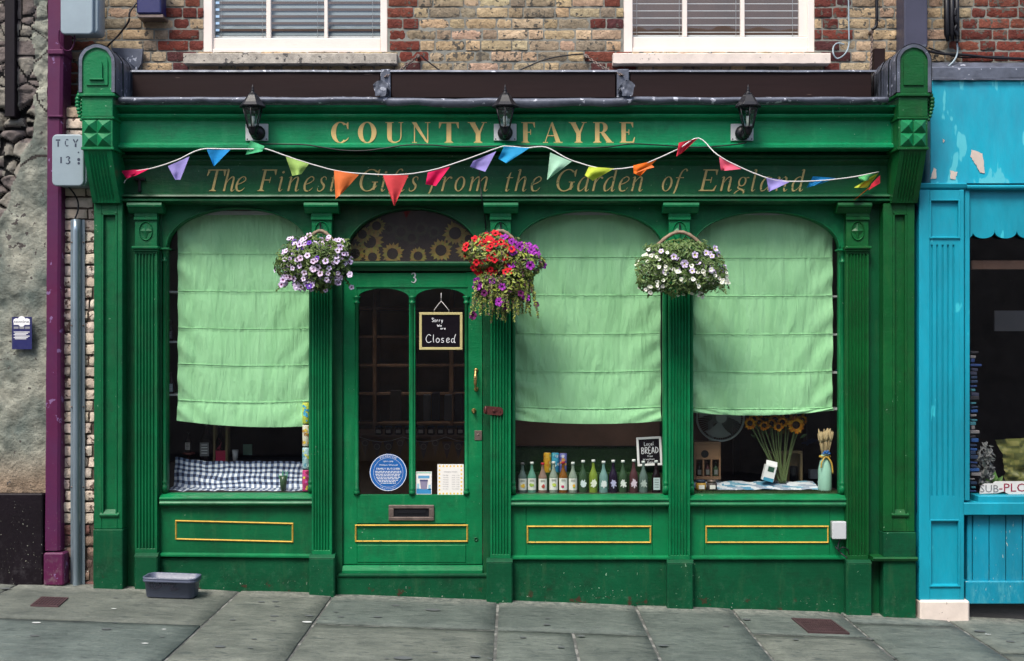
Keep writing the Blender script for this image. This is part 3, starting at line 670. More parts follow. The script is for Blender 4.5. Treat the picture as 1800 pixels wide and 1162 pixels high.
# ---- upper fascia
fx0,fx1=X(205,YU),X(1572,YU)
mb=MB()
zA=Z(184,YU);zB=Z(262,YU)
mb.extx(fx0,fx1,[(Ye+.03,Z(180,Ye)-.012),(Ye+.035,Z(183,Ye)-.012),(YU-.06,Z(190,YU)),(YU-.03,Z(197,YU)),(YU-.012,Z(201,YU)),(YU-.045,Z(202.5,YU)),(YU-.05,Z(205,YU)),(YU-.04,Z(208,YU)),(YU-.012,Z(209.5,YU)),(YU-.010,Z(211,YU)),(YU,Z(212.5,YU)),
 (YU,Z(251,YU)),(YU-.012,Z(252.5,YU)),(YU-.03,Z(254,YU)),(YU-.045,Z(256,YU)),(YU-.045,Z(261,YU)),(YU-.03,Z(263.5,YU)),(YL-.03,Z(263.5,YU)),(YL-.03,Z(270,YL)),(YB,Z(270,YL)),(YB,Z(180,Ye)-.012)],60,lambda x,k:(.0012*N(x*3,k),.0018*N(x*2.2,k*.05)))
fas=mb.build('fascia','green_fascia',shop)
# end stops of the fascia panel
mb=MB()
for a,b in((203,209),(1568,1574)): mb.pbox(a,210,b,254,YU-.02,YU+.01,.004)
mb.build('fascia_moulding','green_paint',shop)
# lower fascia, slopes in coves
mb=MB(); x0,x1=X(208,YL),X(1568,YL)
mb.extx(x0,x1,[(YL-.03,Z(268,YL)),(YL-.06,Z(275,YL)),(YL-.055,Z(279,YL)),(YL-.03,Z(281,YL)),(YL-.03,Z(284,YL)),(YL-.01,Z(289,YL)),(YL,Z(291,YL)),(YL,Z(340,YL)),(YL-.02,Z(342,YL)),(YL-.055,Z(344,YL)),(YL-.06,Z(347,YL)),(YL-.035,Z(349,YL)),(YL-.04,Z(351,YL)),(YL-.07,Z(352,YL)),(YL-.07,Z(355,YL)),(YL-.03,Z(358,YL)),(.0,Z(360,YL)),(YB,Z(360,YL)),(YB,Z(268,YL))],50,lambda x,k:(.001*N(x*3,k),.0015*N(x*2.2,k*.05)))
lfas=mb.build('lower_fascia','green_dark',shop)
hh=(251-215)*S*(D+YU)/D; zb=Z(251,YU); 
word(fas,'gold_paint','COUNTY',X(581,YU),X(855,YU),zb,hh,YU-.0035,T=.21,wx=1.08); word(fas,'gold_paint','FAYRE',X(916,YU),X(1118,YU),zb,hh,YU-.0035,T=.21,wx=1.02)
hh=(336-298)*S*(D+YL)/D; zb=Z(336,YL)
for wd_,a,b in(('The',357,431),('Finest',452,590),('Gifts',627,733),('from',752,858),('the',885,950),('Garden',973,1130),('of',1160,1198),('England',1227,1412)):
    word(lfas,'gold_faded',wd_,X(a,YL),X(b,YL),zb,hh,YL-.0035,shear=.24,wx=1.06)
# ---- consoles
def arch_out(xa,xb,zb,zs,n=14,grow=0):
    r=(xb-xa)/2; c=(xa+xb)/2; h=r
    return [(xa,zb)]+[(c-r*math.cos(PI*k/n),zs+h*math.sin(PI*k/n)) for k in range(n+1)]+[(xb,zb)]
def console(a,b,gm,side):
    Y=YC; xa,xb=X(a,Y),X(b,Y); r=(xb-xa)/2; zs=Z(82,Y)-r
    m_=MB(); m_.exty(Y,.0,arch_out(xa,xb,Z(168,Y),zs,20))
    # raised rim and niche on the face
    m_.exty(Y-.010,Y+.002,arch_out(xa+.035,xb-.035,Z(150,Y),zs-.002,16))
    if side<0: m_.exty(Y-.024,Y-.008,arch_out(xa+.068,xb-.068,Z(140,Y),zs-.02,12)); m_.box(xa+.06,xb-.06,Y-.026,Y-.008,Z(141.5,Y),Z(139,Y),.002)
    m_.pbox(a-3,164,b+3,169,Y-.012,.0,.004); m_.pbox(a+1,169,b-1,205,Y+.005,.0,.004)
    m_.pbox(a-1,205,b+1,209,Y-.006,.0,.003); m_.pbox(a+1,209,b-1,258,Y+.002,.0,.003); m_.pbox(a-1,258,b+1,263,Y-.008,.0,.003)
    o=m_.build('console',gm,shop)
    p=MB(); cx=(xa+xb)/2; w_=(xb-xa)/2-.014; zc=(Z(209,Y)+Z(258,Y))/2; hz=(Z(209,Y)-Z(258,Y))/2-.003
    for sx in(0,1):
        for sz in(0,1):
            x0=cx-w_+sx*w_+.002; x1=x0+w_-.004; z0=zc-hz+sz*hz+.002; z1=z0+hz-.004; ap=((x0+x1)/2,Y-.034,(z0+z1)/2); yy=Y+.0015
            q=[(x0,yy,z0),(x1,yy,z0),(x1,yy,z1),(x0,yy,z1)]
            for k in range(4): p.face([q[k],q[(k+1)%4],ap])
    p.build('diamond_studs','green_stud',o,recalc=False)
    # scrolled bracket with reeded face, receding downwards
    m_=MB(); z0=Z(263.5,Y); z1=Z(356,-.15); N_=10; nf=6
    xl,xr=xa+.012,xb-.012
    prof=[(xl,0)]
    wfl=(xr-xl-.06)/nf
    prof+= [(xl+.03,0)]
    for k in range(nf):
        s0=xl+.03+k*wfl
        for t in(.12,.3,.5,.7,.88): prof.append((s0+wfl*t,.010*math.sin(PI*t)))
        prof.append((s0+wfl,0))
    prof.append((xr,0))
    i=len(m_.v); mm=len(prof)+2
    for k in range(N_+1):
        t=k/N_; zz=z0+(z1-z0)*t; yf=Y+.005+(-.14-Y)*(t**1.15)
        for x_,d in prof:
            e=1 if .08<t<.92 else 0
            m_.v.append((x_,yf+d*e,zz))
        m_.v.append((xr,.05,zz)); m_.v.append((xl,.05,zz))
    for k in range(N_):
        for j in range(mm): m_.fi((i+k*mm+j,i+k*mm+(j+1)%mm,i+(k+1)*mm+(j+1)%mm,i+(k+1)*mm+j))
    m_.fi([i+j for j in range(mm)]); m_.fi([i+N_*mm+j for j in range(mm)])
    m_.build('reeded_bracket',gm,o)
    # carved leaf on the outer flank
    l_=MB()
    for k in range(9):
        t=k/8; x_=(xa if side<0 else xb)+side*(.012+.030*abs(math.sin(PI*t*1.0))*(1-.45*t)); zz=Z(160,Y)-t*.19; r_=.024-.012*t
        for yy in(-.29,-.22,-.15): l_.lathe(x_+side*.006*N(k,yy*9),yy,[(.001,zz-r_),(r_*.8,zz-r_*.55),(r_,zz),(r_*.7,zz+r_*.6),(.001,zz+r_)],10)
    l_.build('carved_leaf',gm,o)
    # lead hood over the drum
    h=MB(); n=22; th=.010
    o1=arch_out(xa-.004,xb+.004,Z(168,Y)+.02,zs,n); cx=(xa+xb)/2
    segs=5
    def P(k,y,g): 
        x_,z_=o1[k]; dx=x_-cx; dz=max(0,z_-zs); q=math.hypot(dx,dz) or 1; f=(q+g)/q
        return (cx+dx*f+.003*N(k*.7,y*9),y,(zs+dz*f if z_>zs else z_)+.003*N(k*.5,y*7,4))
    i0=1 if side<0 else 1
    ks=range(1,n+2) 
    for yi in range(10):
        ya=Y-.012+(YB-Y+.01)*yi/10; yb=Y-.012+(YB-Y+.01)*(yi+1)/10; g=.010+.005*(yi%3==0)
        for k in range(0,len(o1)-1): h.face([P(k,ya,g),P(k+1,ya,g),P(k+1,yb,g-.002),P(k,yb,g-.002)],smooth=False)
    for k in range(0,len(o1)-1): h.face([P(k,Y-.012,.010),P(k+1,Y-.012,.010),P(k+1,Y-.012,-.012),P(k,Y-.012,-.012)])
    # body of the drum under the lead
    h.exty(Y+.02,YB,[(x_,z_) for x_,z_ in arch_out(xa+.002,xb-.002,Z(172,Y),zs-.002,16)])
    h.build('lead_hood','lead',o)
MATS['green_stud']=MATS['green_paint']
console(143,199,'green_paint',-1); console(1579,1632,'green_right',1)
# small slate wedge behind the left console, stepped flashing by the right one
mb=MB(); mb.exty(YB-.05,YB-.02,[(X(196,.2),Z(84,.2)),(X(251,.2),Z(86,.2)),(X(248,.2),Z(112,.2)),(X(236,.2),Z(130,.2)),(X(205,.2),Z(130,.2))]); mb.build('lead_flashing','lead',shop)
mb=MB()
for k in range(4):
    u=k/4; x0=1541+11*k; 
    mb.exty(.12-.1*k,.20-.1*k+.03,[(X(x0,.1),Z(172,.1)),(X(x0+26,.1),Z(172,.1)),(X(x0+26+4,.1),Z(118-8*k,.1)),(X(x0+8,.1),Z(128-9*k,.1))])
mb.build('lead_flashing','lead',shop)
mb=MB(); mb.pbox(1536,85,1556,172,YB-.06,YB,.004); mb.build('slate_slip','brown_board',shop)
# ---- outer piers
def pier(a,b,pa,pb,gm,z1py,lowm,railpy,basepy):
    Y=-.10; m_=MB(); xa,xb=X(a,Y),X(b,Y); zt=Z(357,Y); zl=Z(railpy,Y)
    # frame with sunk panel
    x1,x2=X(pa,Y),X(pb,Y); z2,z3=Z(375,Y),Z(905,Y)
    m_.box(xa,x1,Y,YB,zl,zt,.004); m_.box(x2,xb,Y,YB,zl,zt,.004); m_.box(x1,x2,Y+.0005,YB,z2,zt-.001,.002); m_.box(x1,x2,Y+.0005,YB,zl+.001,z3,.002)
    m_.box(x1,x2,Y+.024,YB,z3,z2,.0)
    m_.box(x1-.001,x1+.012,Y-.005,Y+.02,z3,z2,.003); m_.box(x2-.012,x2+.001,Y-.005,Y+.02,z3,z2,.003); m_.box(x1-.001,x2+.001,Y-.005,Y+.02,z2-.012,z2,.003)
    m_.extx(x1-.012,x2+.012,[(Y+.02,z3+.035),(Y-.006,z3+.008),(Y-.016,z3),(Y-.010,z3-.012),(Y+.02,z3-.012)])
    o=m_.build('pier',gm,shop)
    l_=MB(); xb_=G((xa+xb)/2)-.06; l_.box(xa-.002,xb+.006,Y-.012,YB,xb_,zl-.001,.006); l_.build('pier_base',lowm,o)
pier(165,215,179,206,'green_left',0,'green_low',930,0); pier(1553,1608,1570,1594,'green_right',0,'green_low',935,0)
# ---- fluted pilasters
def pilaster(a,b,gm,ca,cb,ba,bb,zrail):
    Y=-.055; xa,xb=X(a,Y),X(b,Y); z0=Z(zrail,Y); zt=Z(441,Y); nf=6 if b-a<37 else 6
    m_=MB(); mrg=.010; wf=(xb-xa-2*mrg)/nf; pts=[(xa,.0),(xa,Y),(xa+mrg,Y)]
    for k in range(nf):
        s0=xa+mrg+k*wf
        for t in(.10,.22,.40,.60,.78,.90): pts.append((s0+wf*t,Y+(.014*math.sin(PI*(t-.1)/.8) if .1<t<.9 else 0)))
        pts.append((s0+wf,Y))
    pts+=[(xb,Y),(xb,.0)]
    m_.extz(z0+.03,zt-.02,pts); m_.box(xa,xb,Y+.0005,.0,zt-.02,zt,.002); m_.box(xa,xb,Y+.0005,.0,z0,z0+.03,.002)
    o=m_.build('pilaster',gm,shop)
    c=MB()
    # neck ring, plain block with roundel, capital
    c.box(xa-.016,xb+.016,Y-.028,.0,Z(438,Y),Z(433,Y),.005); c.box(xa-.008,xb+.008,Y-.014,.0,Z(442,Y),Z(438.3,Y),.003)
    c.box(xa,xb,Y,.0,Z(433,Y),Z(384,Y),.003)
    cx=(xa+xb)/2; 
    c.box(xa-.005,xb+.005,Y-.014,.0,Z(387,Y),Z(381,Y),.003); c.box(xa-.003,xb+.003,Y-.008,.0,Z(381,Y),Z(374,Y),.002)
    xc,xd=X(ca,Y-.06),X(cb,Y-.06)
    c.extx(xc,xd,[(.0,Z(375,Y)),(Y-.012,Z(375,Y)),(Y-.030,Z(371,Y)),(Y-.046,Z(367,Y)),(Y-.048,Z(365.5,Y)),(Y-.060,Z(365,Y)),(Y-.064,Z(362,Y)),(Y-.06,Z(358,Y)),(.0,Z(358,Y))])
    c.build('capital',gm,o)
    r=MB(); zc=Z(406,Y); rx=.044; rz=.062
    for k in range(28):
        a0,a1=2*PI*k/28,2*PI*(k+1)/28
        def E(t,f,y): return (cx+rx*f*math.cos(t),y,zc+rz*f*math.sin(t))
        r.face([E(a0,1.12,Y-.001),E(a1,1.12,Y-.001),E(a1,1.03,Y-.009),E(a0,1.03,Y-.009)]); r.face([E(a0,1.03,Y-.009),E(a1,1.03,Y-.009),E(a1,.92,Y+.0),E(a0,.92,Y+.0)])
    # four pointed star with hollow sides
    st=[]
    for q in range(4):
        t0=PI/2*q
        for s_ in range(6):
            t=t0+PI/2*s_/6; f=.98 if s_==0 else .98*(1-.50*math.sin(PI*s_/6)**.7)
            st.append((cx+rx*f*math.cos(t),zc+rz*f*math.sin(t)))
    for k in range(24):
        p,q=st[k],st[(k+1)%24]; r.face([(p[0],Y-.0015,p[1]),(q[0],Y-.0015,q[1]),(cx,Y-.014,zc)])
        r.face([(p[0],Y-.0015,p[1]),(q[0],Y-.0015,q[1]),(q[0],Y+.003,q[1]),(p[0],Y+.003,p[1])])
    r.build('roundel',gm,o,recalc=False)
    l_=MB(); Yp=-.085; zz=Z(zrail+6,Yp); x0,x1=X(ba,Yp),X(bb,Yp); l_.box(x0,x1,Yp,.02,G((x0+x1)/2)-.06,zz,.008)
    l_.extx(x0,x1,[(.0,zz+.02),(Y-.004,zz+.02),(Yp+.008,zz+.006),(Yp,zz-.002),(.0,zz-.002)]); l_.build('plinth_block','green_low',o)
    return o
PIL=[(237,276,'green_left',223,284,236,277,972),(548,583,'green_paint',534,594,543,588,975),(862,898,'green_paint',850,911,855,901,982),(1176,1213,'green_paint',1166,1229,1173,1219,984),(1488,1527,'green_right',1473,1533,1488,1533,984)]
for p in PIL: pilaster(*p)
# ---- strips between outer pier and first pilaster (wall of timber behind)
mb=MB(); mb.box(X(212,0),X(284,0),.0,.10,G(-2.6)-.1,Z(358),.003); mb.build('jamb_boarding','green_dark',shop); mb=MB(); mb.box(X(1470+14,0),X(1560,0),.0,.10,G(2.6)-.1,Z(358),.003)
mb.build('jamb_boarding','green_dark',shop)
# ---- arched windows
def arch_panel(m_,x0,x1,xo0,xo1,ztop,zs,zap,Yf,Yb,n=36):
    """timber between the arch of an opening (xo0..xo1) and the beam; x0,x1 outer"""
    def za(x):
        if x<=xo0 or x>=xo1: return zs
        c=(xo0+xo1)/2; r=(xo1-xo0)/2; return zs+(zap-zs)*math.sqrt(max(0,1-((x-c)/r)**2))**.92
    xs=[x0,xo0]+[xo0+(xo1-xo0)*(1-math.cos(PI*k/n))/2 for k in range(1,n)]+[xo1,x1]
    for a,b in zip(xs,xs[1:]):
        if b-a<1e-5: continue
        A,B=za(a),za(b)
        m_.face([(a,Yf,A),(b,Yf,B),(b,Yf,ztop),(a,Yf,ztop)]); m_.face([(a,Yf,A),(b,Yf,B),(b,Yb,B),(a,Yb,A)])
    # bead round the arch
    pts=[(x,Yf-.006,za(x)+.007) for x in xs[1:-1]]
    m_.tube(pts,.006,6)
def glazing(xo0,xo1,z0,zs,zap,Y,n=24):
    c=(xo0+xo1)/2; r=(xo1-xo0)/2; P=[(xo0,Y,z0),(xo1,Y,z0)]
    for k in range(n+1):
        x=xo1-(xo1-xo0)*(1-math.cos(PI*k/n))/2; P.append((x,Y,zs+(zap-zs)*math.sqrt(max(0,1-((x-c)/r)**2))**.92))
    return P
YF=.015; YG=.055
WIN=[(283,293,543,549,367,438,866),(898,906,1166,1176,371,440,868),(1213,1218,1476,1486,373,440,868)]
for a,o0,o1,b,ap,sp,bt in WIN:
    m_=MB(); arch_panel(m_,X(a,YF),X(b,YF),X(o0,YF),X(o1,YF),Z(359,YF),Z(sp,YF),Z(ap,YF),YF,YG+.03)
    # jambs with slender colonnettes
    for p,q,sg in((a,o0,1),(o1,b,-1)):
        x0,x1=X(p,YF),X(q,YF); m_.box(x0,x1,YF+.012,YG+.03,Z(bt,YF),Z(sp,YF)-.001,.002)
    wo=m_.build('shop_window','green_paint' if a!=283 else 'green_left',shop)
    for xc,sg in((X((a+o0)/2+ (1 if a==283 else 0),YF),1),(X((o1+b)/2,YF),-1)):
        j=MB(); zb=Z(bt,YF); zt=Z(sp,YF); r=.013
        j.lathe(xc,YF+.004,[(r*1.5,zb),(r*1.5,zb+.05),(r*1.1,zb+.055),(r*1.35,zb+.065),(r*1.55,zb+.073),(r*1.35,zb+.081),(r,zb+.09),(r,zt-.09),(r*1.5,zt-.085),(r*1.5,zt-.076),(r,zt-.072),(r,zt-.05),(r*1.3,zt-.035),(r*2.0,zt-.012),(r*2.4,zt-.006)],16)
        j.box(xc-.042,xc+.042,YF-.035,YF+.04,zt-.006,zt+.008,.003)
        j.build('colonnette','green_paint' if a!=283 else 'green_left',wo)
    g=MB(); g.face(glazing(X(o0,YF),X(o1,YF),Z(bt,YF),Z(sp,YF),Z(ap,YF),YG)); g.build('pane','window_glass',wo)
    # sill
    s=MB(); Ys=-.05; x0,x1=X(a-3,Ys),X(b+2,Ys)
    zs_=Z(bt+1,YF); s.extx(x0,x1,[(YG+.03,zs_-.004),(YG,zs_),(.0,zs_-.004),(-.045,zs_-.022),(-.052,zs_-.028),(-.050,zs_-.036),(-.040,zs_-.040),(-.044,zs_-.052),(-.050,zs_-.062),(-.044,zs_-.074),(-.025,zs_-.082),(.0,zs_-.088),(YG+.03,zs_-.088)],24,lambda x,k:(.0008*N(x*5,k),.0015*N(x*3)))
    s.build('window_sill','green_paint',wo)
    # stall riser
    r_=MB(); Yr=.0; zr=Z(974 if a==283 else 979,Yr); 
    J={283:[a,b],898:[898,925,1147,b],1213:[1213,1239,1459,b]}[a]
    for q,(j0,j1) in enumerate(zip(J,J[1:])): r_.box(X(j0,0)+.0007,X(j1,0)-.0007,Yr+.0012*(q%2),.10,zr,zs_-.086,.0025)
    ro=r_.build('stall_riser','green_left' if a==283 else 'green_paint',shop)
    r2=MB(); x0,x1=X(a-2,-.03),X(b+2,-.03)
    r2.extx(x0,x1,[(.02,zr+.014),(-.012,zr+.012),(-.034,zr+.002),(-.034,zr-.010),(-.022,zr-.016),(.02,zr-.016)],20,lambda x,k:(0,.0012*N(x*4)-(.0 if a!=283 else .010*(x-x0)/(x1-x0)))); r2.build('rail_moulding','green_paint',ro)
    r3=MB(); r3.box(X(a,0),X(b,0),-.012,.10,G(X((a+b)/2))-.09,zr-.0125-(.01 if a==283 else 0),.003); r3.build('plinth','green_low',ro)
GR=[(308,914,516,949,5),(926,924,1145,955,0),(1240,924,1457,955,0)]
ris=[o for o in shop.children if o.name.startswith('stall_riser')]
def goldframe(a,t,c,d,sl,Y,par):
    m_=MB(); w_=.012; x0,x1=X(a,Y),X(c,Y); z0,z1=Z(d,Y),Z(t,Y); dz=-sl*S
    P=[(x0,z0),(x1,z0+dz),(x1,z1+dz),(x0,z1)]; I=[(x0+w_,z0+w_),(x1-w_,z0+w_+dz),(x1-w_,z1-w_+dz),(x0+w_,z1-w_)]
    mid=[((p[0]+q[0])/2,(p[1]+q[1])/2) for p,q in zip(P,I)]
    for k in range(4):
        j=(k+1)%4
        m_.face([(P[k][0],Y-.001,P[k][1]),(P[j][0],Y-.001,P[j][1]),(mid[j][0],Y-.010,mid[j][1]),(mid[k][0],Y-.010,mid[k][1])])
        m_.face([(mid[k][0],Y-.010,mid[k][1]),(mid[j][0],Y-.010,mid[j][1]),(I[j][0],Y-.001,I[j][1]),(I[k][0],Y-.001,I[k][1])])
    m_.build('gold_moulding','yellow_trim',par,recalc=False)
for r_,gg in zip(ris,GR): goldframe(*gg,.0,r_)
# rail across right pier
mb=MB(); Y=-.12; mb.extx(X(1534,Y),X(1612,Y),[(.0,Z(979,Y)),(Y-.01,Z(979,Y)),(Y-.02,Z(981.5,Y)),(Y-.01,Z(986,Y)),(.0,Z(986,Y))]); mb.build('rail_moulding','green_right',shop)
# ---- door bay
YD=.07
mb=MB(); a,b=584,861
arch_panel(mb,X(583,YF),X(862,YF),X(605,YF),X(845,YF),Z(359,YF),Z(460,YF),Z(367,YF),YF,YD+.06,44)
mb.build('transom_arch','green_dark',shop)
mb=MB(); mb.pbox(583,460,602,1048,YF+.002,YD+.05,.004); mb.pbox(849,460,863,1048,YF+.002,YD+.05,.004)
mb.extx(X(602,YF),X(849,YF),[(YD+.05,Z(459,YF)),(YF-.02,Z(460,YF)),(YF-.03,Z(463,YF)),(YF-.025,Z(467,YF)),(YF,Z(470,YF)),(YF+.01,Z(476,YF)),(YD+.05,Z(477,YF))]); mb.build('door_frame','green_dark',shop)
mb=MB(); g=glazing(X(605,YF),X(845,YF),Z(459,YF),Z(460,YF),Z(367,YF),YD+.02); mb.face(g)
tr=mb.build('transom_window','door_glass',shop)
# sunflower print: a flat printed sheet behind the transom pane, its colours dimmed to imitate reflections
mb=MB(); Yp=YD+.035; mb.face([(x,Yp,z) for x,_,z in g],(.018,.012,.012))
rr=random.Random(5); cxs=[(705,408,17),(740,402,14),(724,418,15),(763,408,13),(684,402,12),(650,425,24),(662,397,17),(800,410,23),(775,440,21),(735,450,17),(690,446,21),(624,446,19),(822,440,21),(637,412,17),(824,420,15),(655,452,17)]
def inside(x,z):
    cx=(X(605)+X(845))/2; r=(X(845)-X(605))/2; 
    if abs(x-cx)>=r-.008 or z<Z(457.5,YF): return False
    return z<Z(460,YF)+(Z(367,YF)-Z(460,YF))*math.sqrt(1-((x-cx)/r)**2)**.92-.006
def clampin(x,z):
    cx=(X(605)+X(845))/2; cz0=Z(457,YF); z=max(z,cz0)
    for k in range(30):
        if inside(x,z+.0001): break
        x=cx+(x-cx)*.97; z=cz0+.001+(z-cz0)*.97
    return x,z
for q,(px,py,r) in enumerate(cxs):
    cx,cz=X(px,Yp),Z(py,Yp); r*=S; dk=q<5; pc=(.03,.032,.018) if dk else (.24,.19,.045)
    for ring in range(2):
        for k in range(17):
            t=2*PI*(k+.5*ring)/17+rr.uniform(-.06,.06); R1=r*(1.0 if ring==0 else .82)*rr.uniform(.88,1.08)
            P=[(cx+r*.4*math.cos(t-.22),cz+r*.4*math.sin(t-.22)),(cx+R1*.7*math.cos(t-.2),cz+R1*.7*math.sin(t-.2)),(cx+R1*math.cos(t),cz+R1*math.sin(t)),(cx+R1*.7*math.cos(t+.2),cz+R1*.7*math.sin(t+.2)),(cx+r*.4*math.cos(t+.22),cz+r*.4*math.sin(t+.22))]
            P=[clampin(*p) for p in P]
            mb.face([(x,Yp-.0006-.00012*(q*3+ring),z) for x,z in P],tuple(c*rr.uniform(.7,1.1) for c in pc))
    P=[(cx+r*.48*math.cos(2*PI*k/18),cz+r*.48*math.sin(2*PI*k/18)) for k in range(18)]
    P=[clampin(*p) for p in P]; mb.face([(x,Yp-.0006-.00012*(q*3+2),z) for x,z in P],(.012,.007,.006))
mb.build('sunflower_print','label_print',tr,recalc=False)
# door leaf
Yd=.04
mb=MB()
def dz(a,t,c,d,y=0,bv=.003): mb.pbox(a,t,c,d,Yd+y,Yd+.045,bv)
dz(603,478,628,992); dz(819,478,848,992); dz(628,480,819,506,.0005,.001); dz(628,870,819,920,.0005,.001); dz(628,955,819,992,.0005,.001); dz(628,920,819,955,.006,.0)
mb.pbox(628,958,819,989,Yd-.004,Yd+.01,.004)
dz(719,505,730,870,.0012,.003)
def seg_arch(a,c):
    xa,xc=X(a,Yd),X(c,Yd); zs=Z(524,Yd); zp=Z(507,Yd); zt=Z(505.5,Yd); n=16
    def za(x): t=(x-xa)/(xc-xa)*2-1; return zs+(zp-zs)*math.sqrt(max(0,1-t*t))
    xs=[xa+(xc-xa)*(1-math.cos(PI*k/n))/2 for k in range(n+1)]
    for p,q in zip(xs,xs[1:]):
        mb.face([(p,Yd+.001,za(p)),(q,Yd+.001,za(q)),(q,Yd+.001,zt),(p,Yd+.001,zt)]); mb.face([(p,Yd+.001,za(p)),(q,Yd+.001,za(q)),(q,Yd+.04,za(q)),(p,Yd+.04,za(p))])
seg_arch(628,719); seg_arch(730,819)
mb.extx(X(626,Yd),X(822,Yd),[(Yd+.01,Z(502,Yd)),(Yd-.006,Z(503,Yd)),(Yd-.006,Z(505,Yd)),(Yd+.01,Z(506,Yd))])
door=mb.build('door','green_paint',shop)
for xc in(X(627,Yd),X(724.5,Yd),X(820,Yd)):
    c=MB(); r=.015; z0=Z(869,Yd); zt=Z(522,Yd)
    c.lathe(xc,Yd+.004,[(r*1.5,z0),(r*1.5,z0+.02),(r,z0+.03),(r*1.3,z0+.036),(r*.9,z0+.045),(r*.9,zt-.05),(r*1.45,zt-.044),(r*1.45,zt-.036),(r,zt-.03),(r*1.2,zt-.015),(r*1.7,zt-.003),(r*1.7,zt+.006)],14)
    c.build('colonnette','green_paint',door)
for a,c_ in((628,719),(730,819)):
    g=MB(); Y=Yd+.025; g.face([(X(a,Y),Y,Z(870,Y)),(X(c_,Y),Y,Z(870,Y)),(X(c_,Y),Y,Z(505,Y)),(X(a,Y),Y,Z(505,Y))]); g.build('pane','door_glass',door)
goldframe(624,922,823,953,0,Yd-.001,door)
w_=MB(); w_.extx(X(602,Yd-.03),X(848,Yd-.03),[(Yd,Z(993,Yd)),(Yd-.012,Z(994,Yd)),(Yd-.045,Z(1001,Yd)),(Yd-.045,Z(1006,Yd)),(Yd,Z(1006,Yd))],16,lambda x,k:(0,.001*N(x*6))); w_.build('weather_board','green_paint',door)
st=MB(); Y=-.03; st.box(X(590,Y),X(858,Y),-.02,YD+.06,G(-.7)-.1,Z(1012,Y),.008); st.box(X(594,Y),X(856,Y),-.032,YD+.06,Z(1014,Y),Z(1009,Y),.004); st.build('door_step','green_low',shop)
lb=MB(); Y=Yd-.014
for q in((683,888,763,894),(683,909,763,915),(683,894,692,909),(754,894,763,909)): lb.pbox(*q,Y,Yd,.0025)
lo=lb.build('letter_box','aged_steel',door)
l2=MB(); l2.pbox(692,894,754,909,Yd-.003,Yd,.0); l2.pbox(698,896,748,903,Yd-.007,Yd-.0035,.002); l2.build('letter_flap','black_metal',lo) if False else l2.build('letter_flap','black_metal',door)
h=MB(); Y=Yd; x=X(837,Y); z0,z1=Z(687,Y),Z(648,Y)
h.lathe(x,z0+.012,[(.016,Yd),(.016,Yd-.006),(.009,Yd-.010)],14,axis='y'); h.lathe(x,z1-.012,[(.016,Yd),(.016,Yd-.006),(.009,Yd-.010)],14,axis='y')
h.tube(cat([(x,Yd,z0+.012),(x-.002,Yd-.03,z0+.015),(x-.004,Yd-.045,z0+.045),(x-.004,Yd-.05,(z0+z1)/2),(x-.004,Yd-.045,z1-.045),(x-.002,Yd-.03,z1-.015),(x,Yd,z1-.012)],6),[.007]*6+[.008]*6+[.011]*6+[.012]*6+[.010]*6+[.007]*7,10); h.build('handle','brass',door)
k_=MB(); k_.lathe(X(833,Yd),Z(722,Yd),[(.017,Yd),(.017,Yd-.008),(.011,Yd-.014),(.010,Yd-.026),(.004,Yd-.028)],18,axis='y'); k_.box(X(831.5,Yd),X(834.5,Yd),Yd-.034,Yd-.024,Z(726,Yd),Z(718,Yd),.002); k_.build('latch_knob','brass',door)
k_=MB(); k_.pbox(834,757,847,774,Yd-.005,Yd,.002); k_.lathe(X(840.5,Yd),Z(764,Yd),[(.006,Yd-.0052),(.006,Yd-.0075),(.001,Yd-.0076)],10,axis='y'); k_.build('lock_plate','aged_steel',door)
k_=MB(); k_.lathe(X(837,Yd),Z(948,Yd),[(.015,Yd),(.015,Yd-.004),(.008,Yd-.005),(.008,Yd-.001),(.0005,Yd-.0012)],18,axis='y'); k_.build('keyhole_cover','green_dark',door)
# hasp bridging door frame and pilaster
k_=MB(); Y=-.062
o_=[(X(850,Y),Z(717,Y)),(X(853,Y),Z(713.5,Y)),(X(880,Y),Z(716,Y)),(X(884,Y),Z(719,Y)),(X(884,Y),Z(727,Y)),(X(880,Y),Z(730.5,Y)),(X(853,Y),Z(728,Y)),(X(850,Y),Z(725,Y))]
k_.exty(Y,Y+.012,o_); k_.lathe(X(868,Y),Z(722,Y),[(.009,Y),(.009,Y-.01),(.005,Y-.014)],12,axis='y'); k_.tube([(X(854,Y),Y-.004,Z(728,Y)),(X(854,Y),Y-.004,Z(714,Y))],.006,8)
for a,b in((872,723),(879,723.5)): k_.lathe(X(a,Y),Z(b,Y),[(.004,Y),(.003,Y-.004)],10,axis='y')
k_.build('hasp','rust_paint',shop)
nm=MB(); Y=Yd-.003; g=Glyph(); g.st([(.05,.82,.05),(.12,.97,.07),(.32,.98,.11),(.42,.78,.15),(.30,.58,.10),(.18,.54,.05)]); g.st([(.18,.54,.05),(.38,.48,.11),(.46,.26,.16),(.34,.03,.11),(.14,.0,.07),(.02,.12,.08)])
for j,p in enumerate(g.p): nm.face([(X(723,Y)+u*.068,Y-.0001*(j%9),Z(496.5,Y)+v*.066) for u,v in p])
nm.build('house_number','box_white',door,recalc=False)
